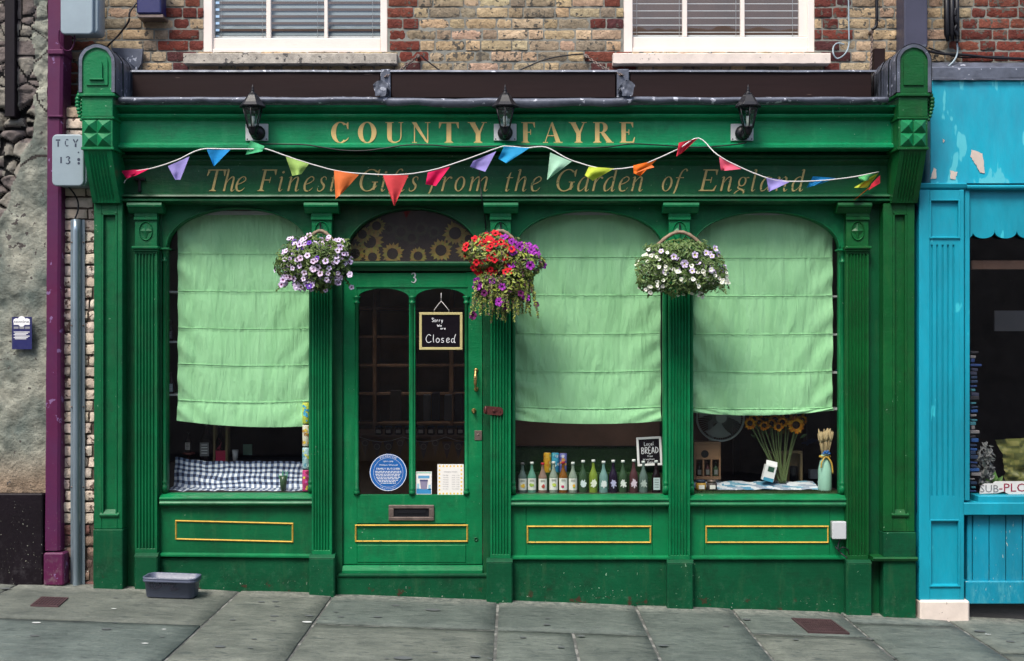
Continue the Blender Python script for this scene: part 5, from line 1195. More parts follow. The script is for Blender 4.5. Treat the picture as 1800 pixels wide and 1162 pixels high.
# ================================================================ WALL LANTERNS
def lantern(px,label):
    t=thing('wall_lantern',label,'lantern',(X(px,YU-.14),YU-.14,Z(250,YU)),'black lanterns along the fascia')
    Y0=YU-.16; x=X(px,Y0); b=MB(); Yp=YU-.012
    xp=X(px+8 if px<600 else (px if px<1000 else px-11),YU); b.box(xp-.078,xp+.078,Yp,YU,Z(248,YU),Z(218,YU),.003); b.build('back_plate','box_white',t)
    for sx in(-1,1): s=MB(); s.lathe(xp+sx*.066,Z(245,YU),[(.005,Yp),(.004,Yp-.002)],8,axis='y'); s.build('screw','black_metal',t)
    a=MB(); xb=xp+(.01 if px<600 else 0); zc=Z(235,YU); a.lathe(xb,zc,[(.050,Yp),(.052,Yp-.02),(.040,Yp-.035),(.02,Yp-.045)],18,axis='y')
    a.tube(cat([(xb,Yp-.03,zc),(xb,Yp-.07,zc-.030),((x+xb)/2,Y0+.03,zc-.025),(x,Y0,zc+.015),(x,Y0,Z(226,Y0))],5),.016,10)
    a.lathe(x,Y0,[(.014,Z(238,Y0)),(.026,Z(232,Y0)),(.030,Z(227,Y0)),(.036,Z(224,Y0)),(.02,Z(223,Y0))],12); a.build('bracket','black_metal',t)
    # glazed body, six sided, tapering downwards
    n=6; rt,rb=.066,.036; zb,zt=Z(224,Y0),Z(190,Y0)
    def ring(r,z): return [(x+r*math.cos(PI/6+2*PI*k/n),Y0+r*math.sin(PI/6+2*PI*k/n),z) for k in range(n)]
    A,B=ring(rb,zb),ring(rt,zt); f=MB()
    for k in range(n): f.tube([A[k],B[k]],.0042,6); f.tube([A[k],A[(k+1)%n]],.006,6); f.tube([B[k],B[(k+1)%n]],.006,6)
    f.build('frame','black_metal',t)
    g=MB()
    for k in range(n): g.face([A[k],A[(k+1)%n],B[(k+1)%n],B[k]])
    g.build('glass','clear_glass',t)
    r=MB(); prof=[(.088,Z(189,Y0)),(.090,Z(187,Y0)),(.070,Z(181,Y0)),(.052,Z(174,Y0)),(.040,Z(169,Y0)),(.030,Z(166,Y0))]
    r.lathe(x,Y0,prof,6,smooth=False); r.lathe(x,Y0,[(.030,Z(166,Y0)),(.024,Z(164,Y0)),(.014,Z(163,Y0)),(.011,Z(160,Y0)),(.013,Z(159,Y0)),(.006,Z(157,Y0)),(.008,Z(155,Y0)),(.0015,Z(148,Y0))],12); r.build('roof','black_metal',t)
    l_=MB(); l_.lathe(x,Y0,[(.012,zb+.004),(.012,zb+.04),(.014,zb+.045),(.014,zb+.075),(.004,zb+.077)],12,); l_.build('lamp_holder','paper',t)
    l_=MB(); l_.lathe(x,Y0,[(.010,zb+.077),(.022,zb+.095),(.024,zb+.11),(.012,zb+.128),(.001,zb+.130)],14); l_.build('bulb','clear_glass',t)
lantern(444,'black coach lantern left of the word COUNTY'); lantern(888,'black coach lantern between the words COUNTY and FAYRE'); lantern(1315,'black coach lantern towards the right end of the fascia')
cable('fascia_cable',[(455,253,-.225),(530,254,-.225),(560,258,-.225),(600,264,-.225),(640,265,-.225),(680,260,-.225),(715,255,-.225),(760,255,-.225),(800,258,-.225),(880,257,-.225)],.005,'black cable sagging along the fascia below the word COUNTY')
cable('fascia_cable',[(890,256,-.225),(960,257,-.225),(1020,260,-.225),(1070,258,-.225),(1110,253,-.225),(1160,255,-.225),(1230,259,-.225),(1300,253,-.225),(1312,250,-.225)],.005,'black cable running along the fascia below the word FAYRE')
cable('door_cable',[(843,300,-.09),(845,330,-.09),(847,352,-.12),(853,390,.0),(853,420,.0),(850,455,.0)],.004,'thin black cable dropping from the fascia beside the transom window')
# hook in the T spot of lower fascia
mb=MB(); Y=YL-.02; mb.pbox(235,312,255,317,Y,YL,.003); mb.pbox(242,317,247,337,Y,YL,.003); o=mb.build('wall_hook','black_metal'); tag(o,'small black T shaped bracket on the lower fascia under the magenta pennant','hook')
# ================================================================ BUNTING
bt=thing('bunting','string of coloured cloth pennants looped along the fascia','bunting',(0,-.38,Z(300)))
YBt=-.36
SP=[(211,303,-.10),(262,297,-.2),(310,282,-.28),(352,263,-.34),(400,262,YBt),(446,262,YBt),(468,262,YBt),(520,280,YBt),(590,300,YBt),(650,306,YBt),(705,307,YBt),(760,299,YBt),(820,280,YBt),(872,261,YBt),(890,257,YBt),(925,260,YBt),(960,259,YBt),(1000,280,YBt),(1050,295,YBt),(1085,297,YBt),(1130,289,YBt),(1190,263,YBt),(1228,243,-.30),(1262,273,YBt),(1310,298,YBt),(1360,316,YBt),(1400,319,YBt),(1450,317,-.3),(1500,311,-.2),(1545,302,-.10)]
C3=cat([(X(a,y),y,Z(b,y)) for a,b,y in SP],5)
mb=MB(); mb.tube([(x,y,z+.0015*N(x*25)) for x,y,z in C3],.0042,6); mb.tube(cat([(X(a,-.1),-.1,Z(b,-.1)) for a,b in((226,312),(221,316),(218,322))],3),.003,5); mb.build('string','white_cord',bt)
def ystr(px):
    for (a,_,y0),(b,_,y1) in zip(SP,SP[1:]):
        if a<=px<=b: return y0+(y1-y0)*(px-a)/(b-a)
    return YBt
def pennant(col,pts,fold=None,seed=0):
    """pts: pixel outline; first two are the top corners on the string"""
    m_=MB(); a,b=pts[0],pts[1]; rest=pts[2:]
    Y=[ystr(p[0]) for p in (a,b)]; A=Vector((a[0],a[1],0)); B=Vector((b[0],b[1],0)); nu,nv=10,10
    if len(rest)==1: C=Dd=Vector((rest[0][0],rest[0][1],0)); 
    else: Dd=Vector((rest[1][0],rest[1][1],0)); C=Vector((rest[0][0],rest[0][1],0))
    def fn(u,v):
        top=A.lerp(B,u); bot=Dd.lerp(C,u) if len(rest)>1 else Dd+(B-A)*(.02*(u-.5)); p=top.lerp(bot,v)
        y=Y[0]+(Y[1]-Y[0])*u-.004-.03*v*math.sin(u*PI*1.6+seed)-.025*v*N(u*2.5+seed,v*2)-.012*v
        return (X(p.x,y),y,Z(p.y,y))
    m_.grid(fn,nu,nv); m_.build('pennant','cloth_'+col,bt,recalc=False)
    if fold:
        m_=MB(); F=[Vector((q[0],q[1],0)) for q in fold]
        def f2(u,v):
            p=F[0].lerp(F[1],u).lerp(F[2],v); y=ystr(p.x)-.022-.02*v*math.sin(u*3+seed); return (X(p.x,y),y,Z(p.y,y))
        return (m_,f2,col)
def flap(col,F,seed):
    m_=MB(); F=[Vector((q[0],q[1],0)) for q in F]
    def f2(u,v): p=F[0].lerp(F[1],u).lerp(F[2],v); y=ystr(p.x)-.026-.02*v*math.sin(u*3+seed); return (X(p.x,y),y,Z(p.y,y))
    m_.grid(f2,6,6); m_.build('pennant_fold','cloth_'+col,bt,recalc=False)
pennant('magenta',[(213,300),(262,297),(240,308),(222,314)],seed=1)
pennant('lavender',[(295,292),(333,275),(317,316),(308,316)],seed=2)
pennant('blue',[(363,262),(405,263),(376,292)],seed=3)
pennant('green',[(440,247),(465,257),(461,266),(432,272)],seed=4)
pennant('lime',[(502,275),(543,288),(530,306),(514,309)],seed=5)
pennant('orange',[(587,299),(631,307),(604,337),(590,350)],seed=6)
pennant('coral',[(673,308),(718,308),(693,362)],seed=7)
pennant('magenta',[(752,303),(791,293),(766,327),(748,324)],seed=8)
pennant('lilac',[(832,283),(872,266),(853,302),(826,293)],seed=9)
pennant('sky',[(886,257),(931,260),(890,287),(876,279)],seed=10)
pennant('mint',[(967,268),(1005,284),(962,316)],seed=11)
pennant('yellow',[(1035,293),(1080,296),(1042,318),(1028,308)],seed=12); 
pennant('tangerine',[(1113,291),(1154,281),(1125,310),(1114,304)],seed=13)
flap('orange',[(1112,306),(1146,290),(1150,294)],13)
pennant('red',[(1193,251),(1227,243),(1200,268),(1189,275)],seed=14)
pennant('pink',[(1264,276),(1303,297),(1275,300),(1267,299)],seed=15)
pennant('lavender',[(1347,312),(1390,319),(1352,337)],seed=16)
pennant('blue',[(1429,310),(1470,313),(1440,324),(1418,330)],seed=17)
pennant('fern',[(1508,311),(1543,301),(1530,318),(1512,317)],seed=18)
pennant('yellow',[(1530,311),(1545,304),(1524,330),(1501,330)],seed=19)
pennant('red',[(1532,323),(1547,308),(1547,322),(1527,334)],seed=20)
pennant('tangerine',[(1524,332),(1540,322),(1500,353)],seed=21)
# ================================================================ HANGING BASKETS
def flower_mesh(name,r,cols,petals=5,throat=(.5,.45,.15)):
    m_=MB(); n=petals*4; ring=[];mid=[]
    for k in range(n):
        a=2*PI*k/n; f=.80+.20*abs(math.cos(a*petals/2)); ring.append((r*f*math.cos(a),r*f*math.sin(a),.10*r*math.cos(a*petals))); mid.append((r*.36*math.cos(a),r*.36*math.sin(a),-.10*r))
    for k in range(n):
        j=(k+1)%n; m_.face([mid[k],ring[k],ring[j],mid[j]],cols[k%len(cols)]); m_.face([mid[k],mid[j],(0,0,-.5*r)],throat)
    me=m_.build(name,'petal',None,recalc=False,local=True); d=me.data; bpy.data.objects.remove(me); return d
def basket(px,py,label,shape,nleaf,leafcol,flowers,seed,handle,bowl,trail):
    Y=-.30; t=thing('hanging_basket',label,'hanging basket',(X(px,Y),Y,Z(py,Y)),'flower baskets hung on the pilasters'); rr=random.Random(seed)
    hx,hy,hw,hh_=handle
    m_=MB(); P=[(X(hx-hw+2*hw*k/16,Y),Y+.10*0,Z(hy-hh_*math.sin(PI*k/16),Y)) for k in range(17)]; m_.tube(P,[.011+.003*(k%2) for k in range(17)],8)
    m_.build('handle','wicker',t)
    m_=MB(); m_.tube([(X(hx,Y),Y,Z(hy-hh_+2,Y)),(X(hx,-.1),-.1,Z(hy-hh_-14,-.1)),(X(hx,-.06),-.06,Z(hy-hh_-14,-.06))],.006,8); m_.build('wall_hook','black_metal',t)
    bx_,by_,br,bh=bowl; m_=MB(); m_.lathe(X(bx_,Y),Y,[(br*.35,Z(by_,Y)-bh),(br*.8,Z(by_,Y)-bh*.7),(br,Z(by_,Y)-bh*.2),(br*1.04,Z(by_,Y)),(br*.9,Z(by_,Y)-.01)],20); m_.build('bowl','wicker',t)
    def pt(surf_):
        while True:
            cx,cy,rx,ry,wt=shape[rr.choices(range(len(shape)),[s[4] for s in shape])[0]]
            a,b=rr.uniform(-1,1),rr.uniform(-1,1); c=rr.uniform(-1,.5)
            q=math.sqrt(a*a+b*b+c*c)
            if q>1 or q<.01: continue
            if surf_: k=rr.uniform(.82,1.02)/q; a*=k;b*=k;c*=k
            f=1+.30*FB(a*2.0+seed,b*2.0,c); 
            y=Y+c*min(rx,ry)*S*.95-.02; 
            if y>-.06: continue
            return Vector((X(cx+a*rx*f,y),y,Z(cy+b*ry*f,y))),Vector((a,c*1.0-.3,-b+.25)).normalized()
    L=MB(); leaves(L,nleaf,lambda:pt(rr.random()<.75),lambda:rr.uniform(.010,.022),lambda p:rr.choice(leafcol),rr)
    tips=[]
    for q in range(trail[0]):
        x_=rr.uniform(trail[1],trail[2]); y0_=trail[3]+rr.uniform(-14,8); L_=rr.uniform(.3,1.)*trail[4]; yy=Y-rr.uniform(-.04,.10); sw=rr.uniform(-9,9); c1=rr.choice(leafcol)
        for s_ in range(int(L_*1.1)+3):
            f_=s_/(int(L_*1.1)+3); px_=x_+sw*f_+rr.uniform(-3,3)*(1-.5*f_)+(x_-px)*.10*f_; py_=y0_+L_*f_; p_=Vector((X(px_,yy),yy-.02*f_,Z(py_,yy)))
            leaves(L,1,lambda:(p_,Vector((0,-1,.5))),lambda:rr.uniform(.008,.017)*(1-.35*f_),lambda p:rr.choice(leafcol),rr)
            if rr.random()<.30: tips.append((p_,Vector((0,-1,.2))))
    L.build('foliage','foliage',t,recalc=False)
    st_=MB()
    for k in range(60):
        p,nr=pt(True); c=Vector((X(bx_,Y),Y,Z(by_,Y))); st_.tube([c+(p-c)*.3,c+(p-c)*.7+Vector((0,0,.02)),p],.0018,4)
    st_.build('stems','stem_green',t)
    for data,n,cond,rad in flowers:
        k=0; tries=0
        while k<n and tries<9000:
            tries+=1; p,nr=pt(True) if (not tips or rr.random()>.3) else rr.choice(tips)
            if p.y>Y+.06 or not cond(900+p.x/S*D/(D+p.y),HY-(p.z-CZ)/S*D/(D+p.y)): continue
            p=p+nr*(.012 if rad>.015 else .024); nr=(nr+Vector((rr.uniform(-.3,.3),-.75,rr.uniform(-.3,.3)))).normalized()
            d=rr.choice(data); o=bpy.data.objects.new(d.name,d); COL.objects.link(o); o.parent=t
            s=rr.uniform(.8,1.2)*rad; q=nr.to_track_quat('Z','Y')@Euler((0,0,rr.uniform(0,6))).to_quaternion()
            o.location=p-t.location; o.rotation_euler=q.to_euler(); o.scale=(s,s,s); k+=1
    return t

LV=[(.52,.42,.60),(.60,.50,.66),(.40,.28,.52)]
fa=flower_mesh('lilac_flower',1,[(.55,.45,.64),(.62,.53,.70),(.36,.22,.50),(.62,.53,.70)],throat=(.20,.05,.14)); fe=flower_mesh('pink_flower',1,[(.56,.40,.58),(.66,.55,.68)],throat=(.22,.08,.16)); fb=flower_mesh('white_flower',1,[(.66,.58,.72),(.56,.46,.66)],throat=(.28,.14,.18)); fc=flower_mesh('violet_flower',1,[(.16,.06,.42),(.10,.03,.30)],throat=(.05,.01,.1))
fr_=flower_mesh('red_flower',1,[(.62,.010,.018),(.45,.006,.02)],throat=(.10,.0,.0)); fp=flower_mesh('purple_petunia',1,[(.26,.02,.30),(.36,.04,.40),(.14,.01,.18)],throat=(.06,.0,.07)); fd=flower_mesh('dark_petunia',1,[(.08,.006,.05),(.12,.01,.10)],throat=(.03,0,.02))
fw=flower_mesh('tiny_white_flower',1,[(.78,.78,.70)],petals=3,throat=(.6,.6,.4)); fx=flower_mesh('small_white_bud',1,[(.70,.74,.62)],petals=3,throat=(.6,.6,.4)); fv=flower_mesh('pale_petunia',1,[(.62,.54,.70),(.66,.60,.72),(.34,.22,.52)],throat=(.45,.42,.08))
G1=[(.10,.16,.03),(.06,.11,.02),(.15,.22,.05),(.035,.07,.015),(.08,.13,.03)]
G2=[(.05,.09,.02),(.10,.04,.06),(.28,.34,.04),(.18,.24,.03),(.34,.40,.09),(.08,.13,.02),(.05,.08,.015),(.22,.20,.06)]
G3=[(.10,.17,.04),(.07,.13,.03),(.14,.21,.06),(.05,.09,.02)]
basket(553,460,'round hanging basket packed with small white and lilac flowers',[(553,454,62,42,6),(556,474,54,38,4),(508,464,26,30,1),(590,462,26,34,1)],5200,G1,
 [([fa],98,lambda x,y:y>422,.021),([fb],98,lambda x,y:x>500,.0195),([fe],96,lambda x,y:x>500,.020),([fc],22,lambda x,y:x<565,.019)],21,(563,428,26,22),(558,462,.11,.08),(26,500,612,486,24))
basket(885,490,'hanging basket of red and magenta petunias with lime foliage trailing low',[(872,446,56,34,6),(922,462,34,34,3),(900,492,36,34,3),(866,500,26,30,2)],4800,G2,
 [([fr_],98,lambda x,y:x<902 and y<486,.023),([fp],34,lambda x,y:(x>898 and y<470) or (y<425 and x>880),.030),([fd,fp],40,lambda x,y:y>485,.026)],33,(880,430,30,24),(885,458,.10,.08),(80,834,934,498,66))
basket(1197,468,'hanging basket with wicker rim, pale petunias and a fringe of tiny white flowers',[(1197,452,62,32,5),(1150,478,32,36,2),(1243,478,34,36,2),(1197,484,52,34,3)],6200,G3,
 [([fv],58,lambda x,y:435<y<482 and x>1150,.023),([fw],99,lambda x,y:y>430 and (x<1180 or y>462),.0150),([fx],99,lambda x,y:y>450 and (x<1165 or y>470),.0135)],44,(1195,436,44,28),(1197,460,.11,.08),(60,1124,1272,478,40))
tinyw=MB()
# ================================================================ BLINDS
def blind(a,b,top,seams,bl,bm,br,label,seed,Yv=.12):
    t=thing('roman_blind',label,'blind',(X((a+b)/2,Yv),Yv,Z(top,Yv)),'pale green blinds in the shop windows')
    xa,xb=X(a,Yv),X(b,Yv); nu,nv=150,230; zt=Z(top,Yv)
    def zbot(u): return Z(bl+(br-bl)*u+(bm-(bl+br)/2)*4*u*(1-u),Yv)
    zs=[zt]+[Z(s,Yv) for s in seams]
    def seamz(z0,u,k): return z0+(-.012*math.sin(PI*u)+.006*N(u*3,k+seed))*(k/len(zs))**2*1.2+((zbot(u)-zbot(.5)))*.25*(k/len(zs))
    def fn(u,v):
        L=[seamz(z,u,k) for k,z in enumerate(zs)]+[zbot(u)]; nseg=len(L)-1; q=min(v*nseg,nseg-1e-6); k=int(q); f=q-k
        z=L[k]+(L[k+1]-L[k])*f
        bil=math.sin(PI*f)**.8
        dirn=1 if u>.5 else -1
        # diagonal drag folds from the corners plus vertical gathers under each seam
        diag=math.sin((u*9*dirn+f*3.2*(abs(u-.5)*2)**1.5+seed)*2.2+1.8*N(u*3,z*3,seed))*.0085*(abs(u-.5)*2)**1.1*bil
        vert=.0065*FB(u*11+seed,z*1.2,k)*(.35+.65*bil)+.0040*N(u*46+seed,z*5,k)*(1-f)**1.5+.0035*N(u*40,z*5,k+9)*f**3+.003*FB(u*24+z*2,z*7,seed)
        y=Yv-.010*bil*(.6+.4*N(u*2,k,seed))+diag*1.1+vert
        if k==nseg-1: y-=.012*f
        if k>0 and f<.07: y-=.0035*math.sin(PI*f/.07)
        x=xa+(xb-xa)*u+(.006*N(z*3,seed)+.003*N(z*14,seed) if u in(0,1) else 0)
        if k==nseg-1: x+=(u-.5)*.016*f
        return (x,y,z)
    m_=MB(); m_.grid(fn,nu,nv); m_.build('fabric','blind_green',t)
    for k,z in enumerate(zs[1:],1):
        s=MB(); s.tube([(fn(u/40,(k+.02)/len(zs))[0],fn(u/40,(k+.02)/len(zs))[1]-.003,seamz(z,u/40,k)+.001*N(u*.8,k)) for u in range(41)],.0024,5); s.build('seam','blind_green',t)
    c=MB(); c.box(xa,xb,Yv,Yv+.03,zt,zt+.03,.003); c.build('headrail','slat_white',t)
blind(313,556,378,[446,512,577,641,705],739,750,748,'pale green fabric blind in the window left of the door',1)
blind(905,1161,378,[452,519,586,652,716],738,745,740,'pale green fabric blind in the window above the row of bottles',5)
blind(1218,1463,378,[453,520,587,653,717],725,730,721,'pale green fabric blind in the rightmost green window above the sunflowers',9)
# ================================================================ WINDOW CONTENTS
def bottle_prof(z,h,r,neck=.30): return [(r*.9,z),(r,z+.01),(r,z+h*.52),(r*.92,z+h*.58),(r*.55,z+h*.70),(r*.36,z+h*.78),(r*.33,z+h*.92),(r*.38,z+h*.93),(r*.38,z+h*.955)]
def bottle(px,bot,top,wid,Y,liq,cap,label,lab=None,name='glass_bottle',cat_='bottle',group=None,seed=0):
    x=X(px,Y); z=Z(bot,Y); h=Z(top,Y)-z; r=wid*S/2*(D+Y)/D; t=thing(name,label,cat_,(x,Y,z),group)
    m_=MB(); m_.lathe(x,Y,bottle_prof(z,h,r),20); m_.build('bottle_body','liquid_'+liq,t)
    m_=MB(); m_.lathe(x,Y,[(r*.42,z+h*.93),(r*.42,z+h*.995),(r*.36,z+h)],14,cap); m_.build('cap','vcol',t)
    if lab:
        kind,c1,c2=lab; m_=MB(); z0,z1=z+h*.14,z+h*.50; rr_=random.Random(seed)
        if kind=='paper':
            n=9; 
            for k in range(n):
                a0,a1=-PI/2-1.15+2.3*k/n,-PI/2-1.15+2.3*(k+1)/n; R_=r+.0008
                m_.face([(x+R_*math.cos(a0),Y+R_*math.sin(a0),z0),(x+R_*math.cos(a1),Y+R_*math.sin(a1),z0),(x+R_*math.cos(a1),Y+R_*math.sin(a1),z1),(x+R_*math.cos(a0),Y+R_*math.sin(a0),z1)],(.72,.72,.68))
            for q in range(3):
                cx_=x+rr_.uniform(-.3,.3)*r; cz_=z0+(z1-z0)*rr_.uniform(.25,.5); rd=r*rr_.uniform(.25,.42); disc(m_,cx_,cz_,rd,Y-r-.0022-.0003*q,12,(c1,c2)[q%2])
            for q in range(2): m_.face([(x-r*.5,Y-r-.002,z1-.012-q*.008),(x+r*.5,Y-r-.002,z1-.012-q*.008),(x+r*.5,Y-r-.002,z1-.008-q*.008),(x-r*.5,Y-r-.002,z1-.008-q*.008)],(.3,.3,.25))
        elif kind=='motif':
            P=[]
            for k in range(26): a=2*PI*k/26; f=.62+.30*N(math.cos(a)*2.6+seed,math.sin(a)*2.6)+.12*math.sin(a*7); P.append((x+r*f*math.cos(a)*1.05,Y-r-.0015,(z0+z1)/2+r*f*math.sin(a)*1.35))
            m_.face(P,c1)
        elif kind=='block':
            m_.face([(x-r*.75,Y-r-.0012,z0),(x+r*.75,Y-r-.0012,z0),(x+r*.75,Y-r-.0012,z1),(x-r*.75,Y-r-.0012,z1)],c1)
            for q in range(4): zz=z0+(z1-z0)*(.2+.2*q); m_.face([(x-r*.5,Y-r-.002,zz),(x+r*.5,Y-r-.002,zz),(x+r*.5,Y-r-.002,zz+.004),(x-r*.5,Y-r-.002,zz+.004)],c2)
        m_.build('label','label_print',t,recalc=False)
    return t
W_=(.75,.77,.74)
BB=[(918.5,'smoke',(.12,.12,.12),('paper',(.75,.45,.05),(.8,.6,.1)),'grey capped bottle with an orange pear label, first of the row'),
(935,'teal',W_,('paper',(.35,.5,.08),(.3,.45,.1)),'clear bottle with a green apple label and white cap'),
(954,'rose',(.45,.01,.03),('paper',(.5,.05,.05),(.4,.08,.05)),'red capped bottle with a dark red berry label below the yellow can'),
(973,'pale',W_,('paper',(.5,.6,.1),(.45,.5,.05)),'pale bottle with a lime fruit label below the blue can'),
(990,'amber',(.40,.01,.03),('paper',(.55,.01,.12),(.5,.02,.1)),'amber bottle with magenta berries on its label and a red cap'),
(1007,'pale',W_,('paper',(.75,.4,.02),(.25,.4,.05)),'bottle with an orange and green fruit label and a white cap'),
(1025,'darkgreen',W_,('motif',(.6,.68,.7),W_),'dark green bottle with a pale speckled flower print'),
(1043,'lemon',W_,('motif',(.7,.72,.6),W_),'yellow green bottle with a white lemon print'),
(1061,'aqua',W_,('motif',(.65,.70,.70),W_),'pale aqua bottle with a white leaf print'),
(1078,'purple',W_,('motif',(.42,.42,.62),W_),'almost black bottle with a lavender butterfly print'),
(1095,'darkgreen',W_,('motif',(.66,.70,.66),W_),'dark green bottle with a white leaf and berry print'),
(1114,'plum',W_,('motif',(.62,.50,.60),W_),'plum coloured bottle with a pink fan print'),
(1131,'smoke',(.6,.65,.65),('motif',(.36,.42,.40),W_),'clear grey bottle with a faint feather print'),
(1153.5,'cola',(.62,.65,.65),('block',(.45,.55,.58),(.1,.1,.1)),'black bottle with a small grey label at the right end of the row')]
for k,(px,lq,cap,lb_,lbl) in enumerate(BB): bottle(px,868.5,812-(k%4==3)*1.5+rr.uniform(-1,1.5)-(3 if k>5 else 0),15.5,.13,lq,cap,lbl,lb_,group='bottles in a row on the window ledge',seed=k*3.1)
def can(px,bot,top,wid,Y,c,c2,label,seed,group):
    x=X(px,Y); z=Z(bot,Y); h=Z(top,Y)-z; r=wid*S/2; t=thing('drink_can',label,'can',(x,Y,z),group); rr_=random.Random(seed)
    m_=MB(); m_.lathe(x,Y,[(r*.85,z),(r,z+.008),(r,z+h-.010),(r*.86,z+h-.002)],20,c)
    m_.build('can_body','vcol',t)
    m_=MB(); m_.lathe(x,Y,[(r*.86,z+h-.002),(r*.88,z+h),(r*.8,z+h),(r*.78,z+h-.003)],20); m_.build('lid','aged_steel',t)
    m_=MB()
    for q in range(13):
        a=-PI/2+rr_.uniform(-.95,.95); zz=z+h*rr_.uniform(.12,.9); s=rr_.uniform(.006,.013); P=[]
        for k in range(8): b=2*PI*k/8; aa=a+s*math.cos(b)/r; P.append((x+(r+.0012+.0001*q)*math.cos(aa),Y+(r+.0012+.0001*q)*math.sin(aa),zz+s*math.sin(b)))
        m_.face(P,rr_.choice(c2))
    m_.build('print','label_print',t,recalc=False)
can(962,831,795,13.5,.27,(.75,.42,.02),[(.8,.6,.1),(.6,.25,.02),(.75,.7,.3)],'yellow drinks can on the turf behind the bottles',1,'cans on the turf step')
can(976,831,795,13.5,.27,(.05,.42,.62),[(.2,.6,.7),(.02,.2,.4),(.6,.75,.8)],'light blue drinks can between the yellow and violet cans',2,'cans on the turf step')
can(990,831,796,13.5,.27,(.20,.22,.58),[(.7,.7,.8),(.1,.1,.35),(.7,.35,.1)],'violet drinks can right of the light blue one on the turf',3,'cans on the turf step')
CC=[((.55,.62,.08),[(.05,.35,.6),(.1,.5,.7),(.3,.5,.05)],'yellow and blue can on top of the stack in the left window'),((.65,.62,.5),[(.6,.35,.03),(.3,.15,.05),(.7,.5,.05)],'cream and orange can second from top of the left window stack'),
((.35,.55,.6),[(.7,.65,.05),(.1,.3,.4),(.6,.7,.7)],'pale blue and yellow can second from bottom of the left window stack'),((.55,.03,.18),[(.7,.6,.05),(.6,.1,.4),(.3,.02,.1)],'magenta can at the bottom of the stack in the left window')]
for k,(c,c2,l_) in enumerate(CC): can(538.5,745+k*39.5,745+k*39.5-38,14,.085+.0,c,c2,l_,10+k,'cans stacked at the edge of the left window')
# turf in the middle window
tf=MB(); 
tf.box(X(900),X(1172),.235,.33,Z(868,.2),Z(831,.235),.003,(.02,.06,.015)); tf.box(X(900),X(1172),.331,.60,Z(868,.2),Z(789,.33),.003,(.02,.06,.015))
rr=random.Random(12)
for k in range(7500):
    q=rr.random()
    if q<.15: x,y,z=X(rr.uniform(905,1168)),rr.uniform(.235,.33),Z(831,.235)
    elif q<.28: x,y,z=X(rr.uniform(905,1168)),rr.uniform(.331,.45),Z(789,.33)
    elif q<.62: x,y,z=X(rr.uniform(905,1168)),.234,rr.uniform(Z(866,.2),Z(831,.235))
    else: x,y,z=X(rr.uniform(905,1168)),.330,rr.uniform(Z(831,.3),Z(789,.33))
    a=rr.uniform(0,6.3); L=rr.uniform(.008,.018); c=rr.choice([(.025,.12,.02),(.04,.17,.03),(.015,.07,.015)]); dx,dz_=L*.5*math.cos(a),L*(.3+.7*abs(math.sin(a)))
    tf.face([(x-.0015,y-.001,z),(x+.0015,y-.001,z),(x+dx,y-.009-(.008 if q>=.28 else 0),z+dz_*(1 if q<.28 else math.sin(a)*.6))],c)
o=tf.build('artificial_turf','foliage',recalc=False); tag(o,'dark green artificial turf stepped up behind the row of bottles','artificial turf',kind='stuff')
# bread sign
def framed(name,a,t,c,d,Y,fr,label,fm,bw,tilt=0):
    o=thing(name,label,'sign',(X((a+c)/2,Y),Y,Z(d,Y))); M=Matrix.Translation(o.location)@Matrix.Rotation(R(tilt),4,'Y')@Matrix.Translation(-o.location)
    m_=MB(); m_.pbox(a,t,c,t+fr,Y-.006,Y+.01,.002); m_.pbox(a,d-fr,c,d,Y-.006,Y+.01,.002); m_.pbox(a,t+fr,a+fr,d-fr,Y-.006,Y+.01,.002); m_.pbox(c-fr,t+fr,c,d-fr,Y-.006,Y+.01,.002); m_.xf(M); m_.build('frame',fm,o)
    m_=MB(); m_.pbox(a+fr,t+fr,c-fr,d-fr,Y,Y+.006,.0); m_.xf(M); m_.build('board','slate_board',o)
    return o,M
o,M=framed('chalk_sign',1121,768,1165,819,.20,4,'white framed chalkboard reading Local BREAD propped behind the bottles','print_white',1,tilt=-3)
m_=MB(); Y=.198; hand(m_,'Local',X(1134,Y),Z(783,Y),.026,Y,.0032,wid=.072); hand(m_,'BREAD',X(1128.5,Y),Z(797,Y),.044,Y,.0050,wid=.128); hand(m_,'from',X(1139,Y),Z(803,Y),.012,Y,.0024,wid=.04); hand(m_,'Wingham',X(1131,Y),Z(808.5,Y),.013,Y,.0024,wid=.085); hand(m_,'BaKery'.replace('K','k'),X(1138,Y),Z(814,Y),.013,Y,.0024,wid=.07)
m_.xf(M); m_.build('chalk_writing','chalk',o,recalc=False)
# closed sign on the door
Yd2=.04
o,M=framed('door_sign',737,549,813,615,Yd2+.006,4.5,'slate sign chalked Sorry we are Closed hanging inside the door glass','sign_wood',1,tilt=0)
m_=MB(); Y=Yd2+.002; hand(m_,'Sorry',X(759,Y),Z(566,Y),.028,Y,.0036,wid=.082); hand(m_,'We',X(768.5,Y),Z(574,Y),.016,Y,.0034,wid=.035); hand(m_,'are',X(774,Y),Z(579,Y),.016,Y,.0034,wid=.040); hand(m_,'Closed',X(748.5,Y),Z(602,Y),.056,Y,.0046,wid=.215)
m_.build('chalk_writing','chalk',o,recalc=False)
m_=MB(); Y=Yd2+.004; ax,az_=X(775.5,Y),Z(529,Y); m_.tube([(ax,Y,Z(515,Y)),(ax,Y,az_)],.0022,6); m_.tube([(ax,Y,az_),(X(763,Y),Y,Z(545,Y)),(X(763,Y),Y,Z(549,Y))],.0020,6); m_.tube([(ax,Y,az_),(X(789,Y),Y,Z(545,Y)),(X(789,Y),Y,Z(549,Y))],.0020,6); m_.build('cord','white_cord',o)
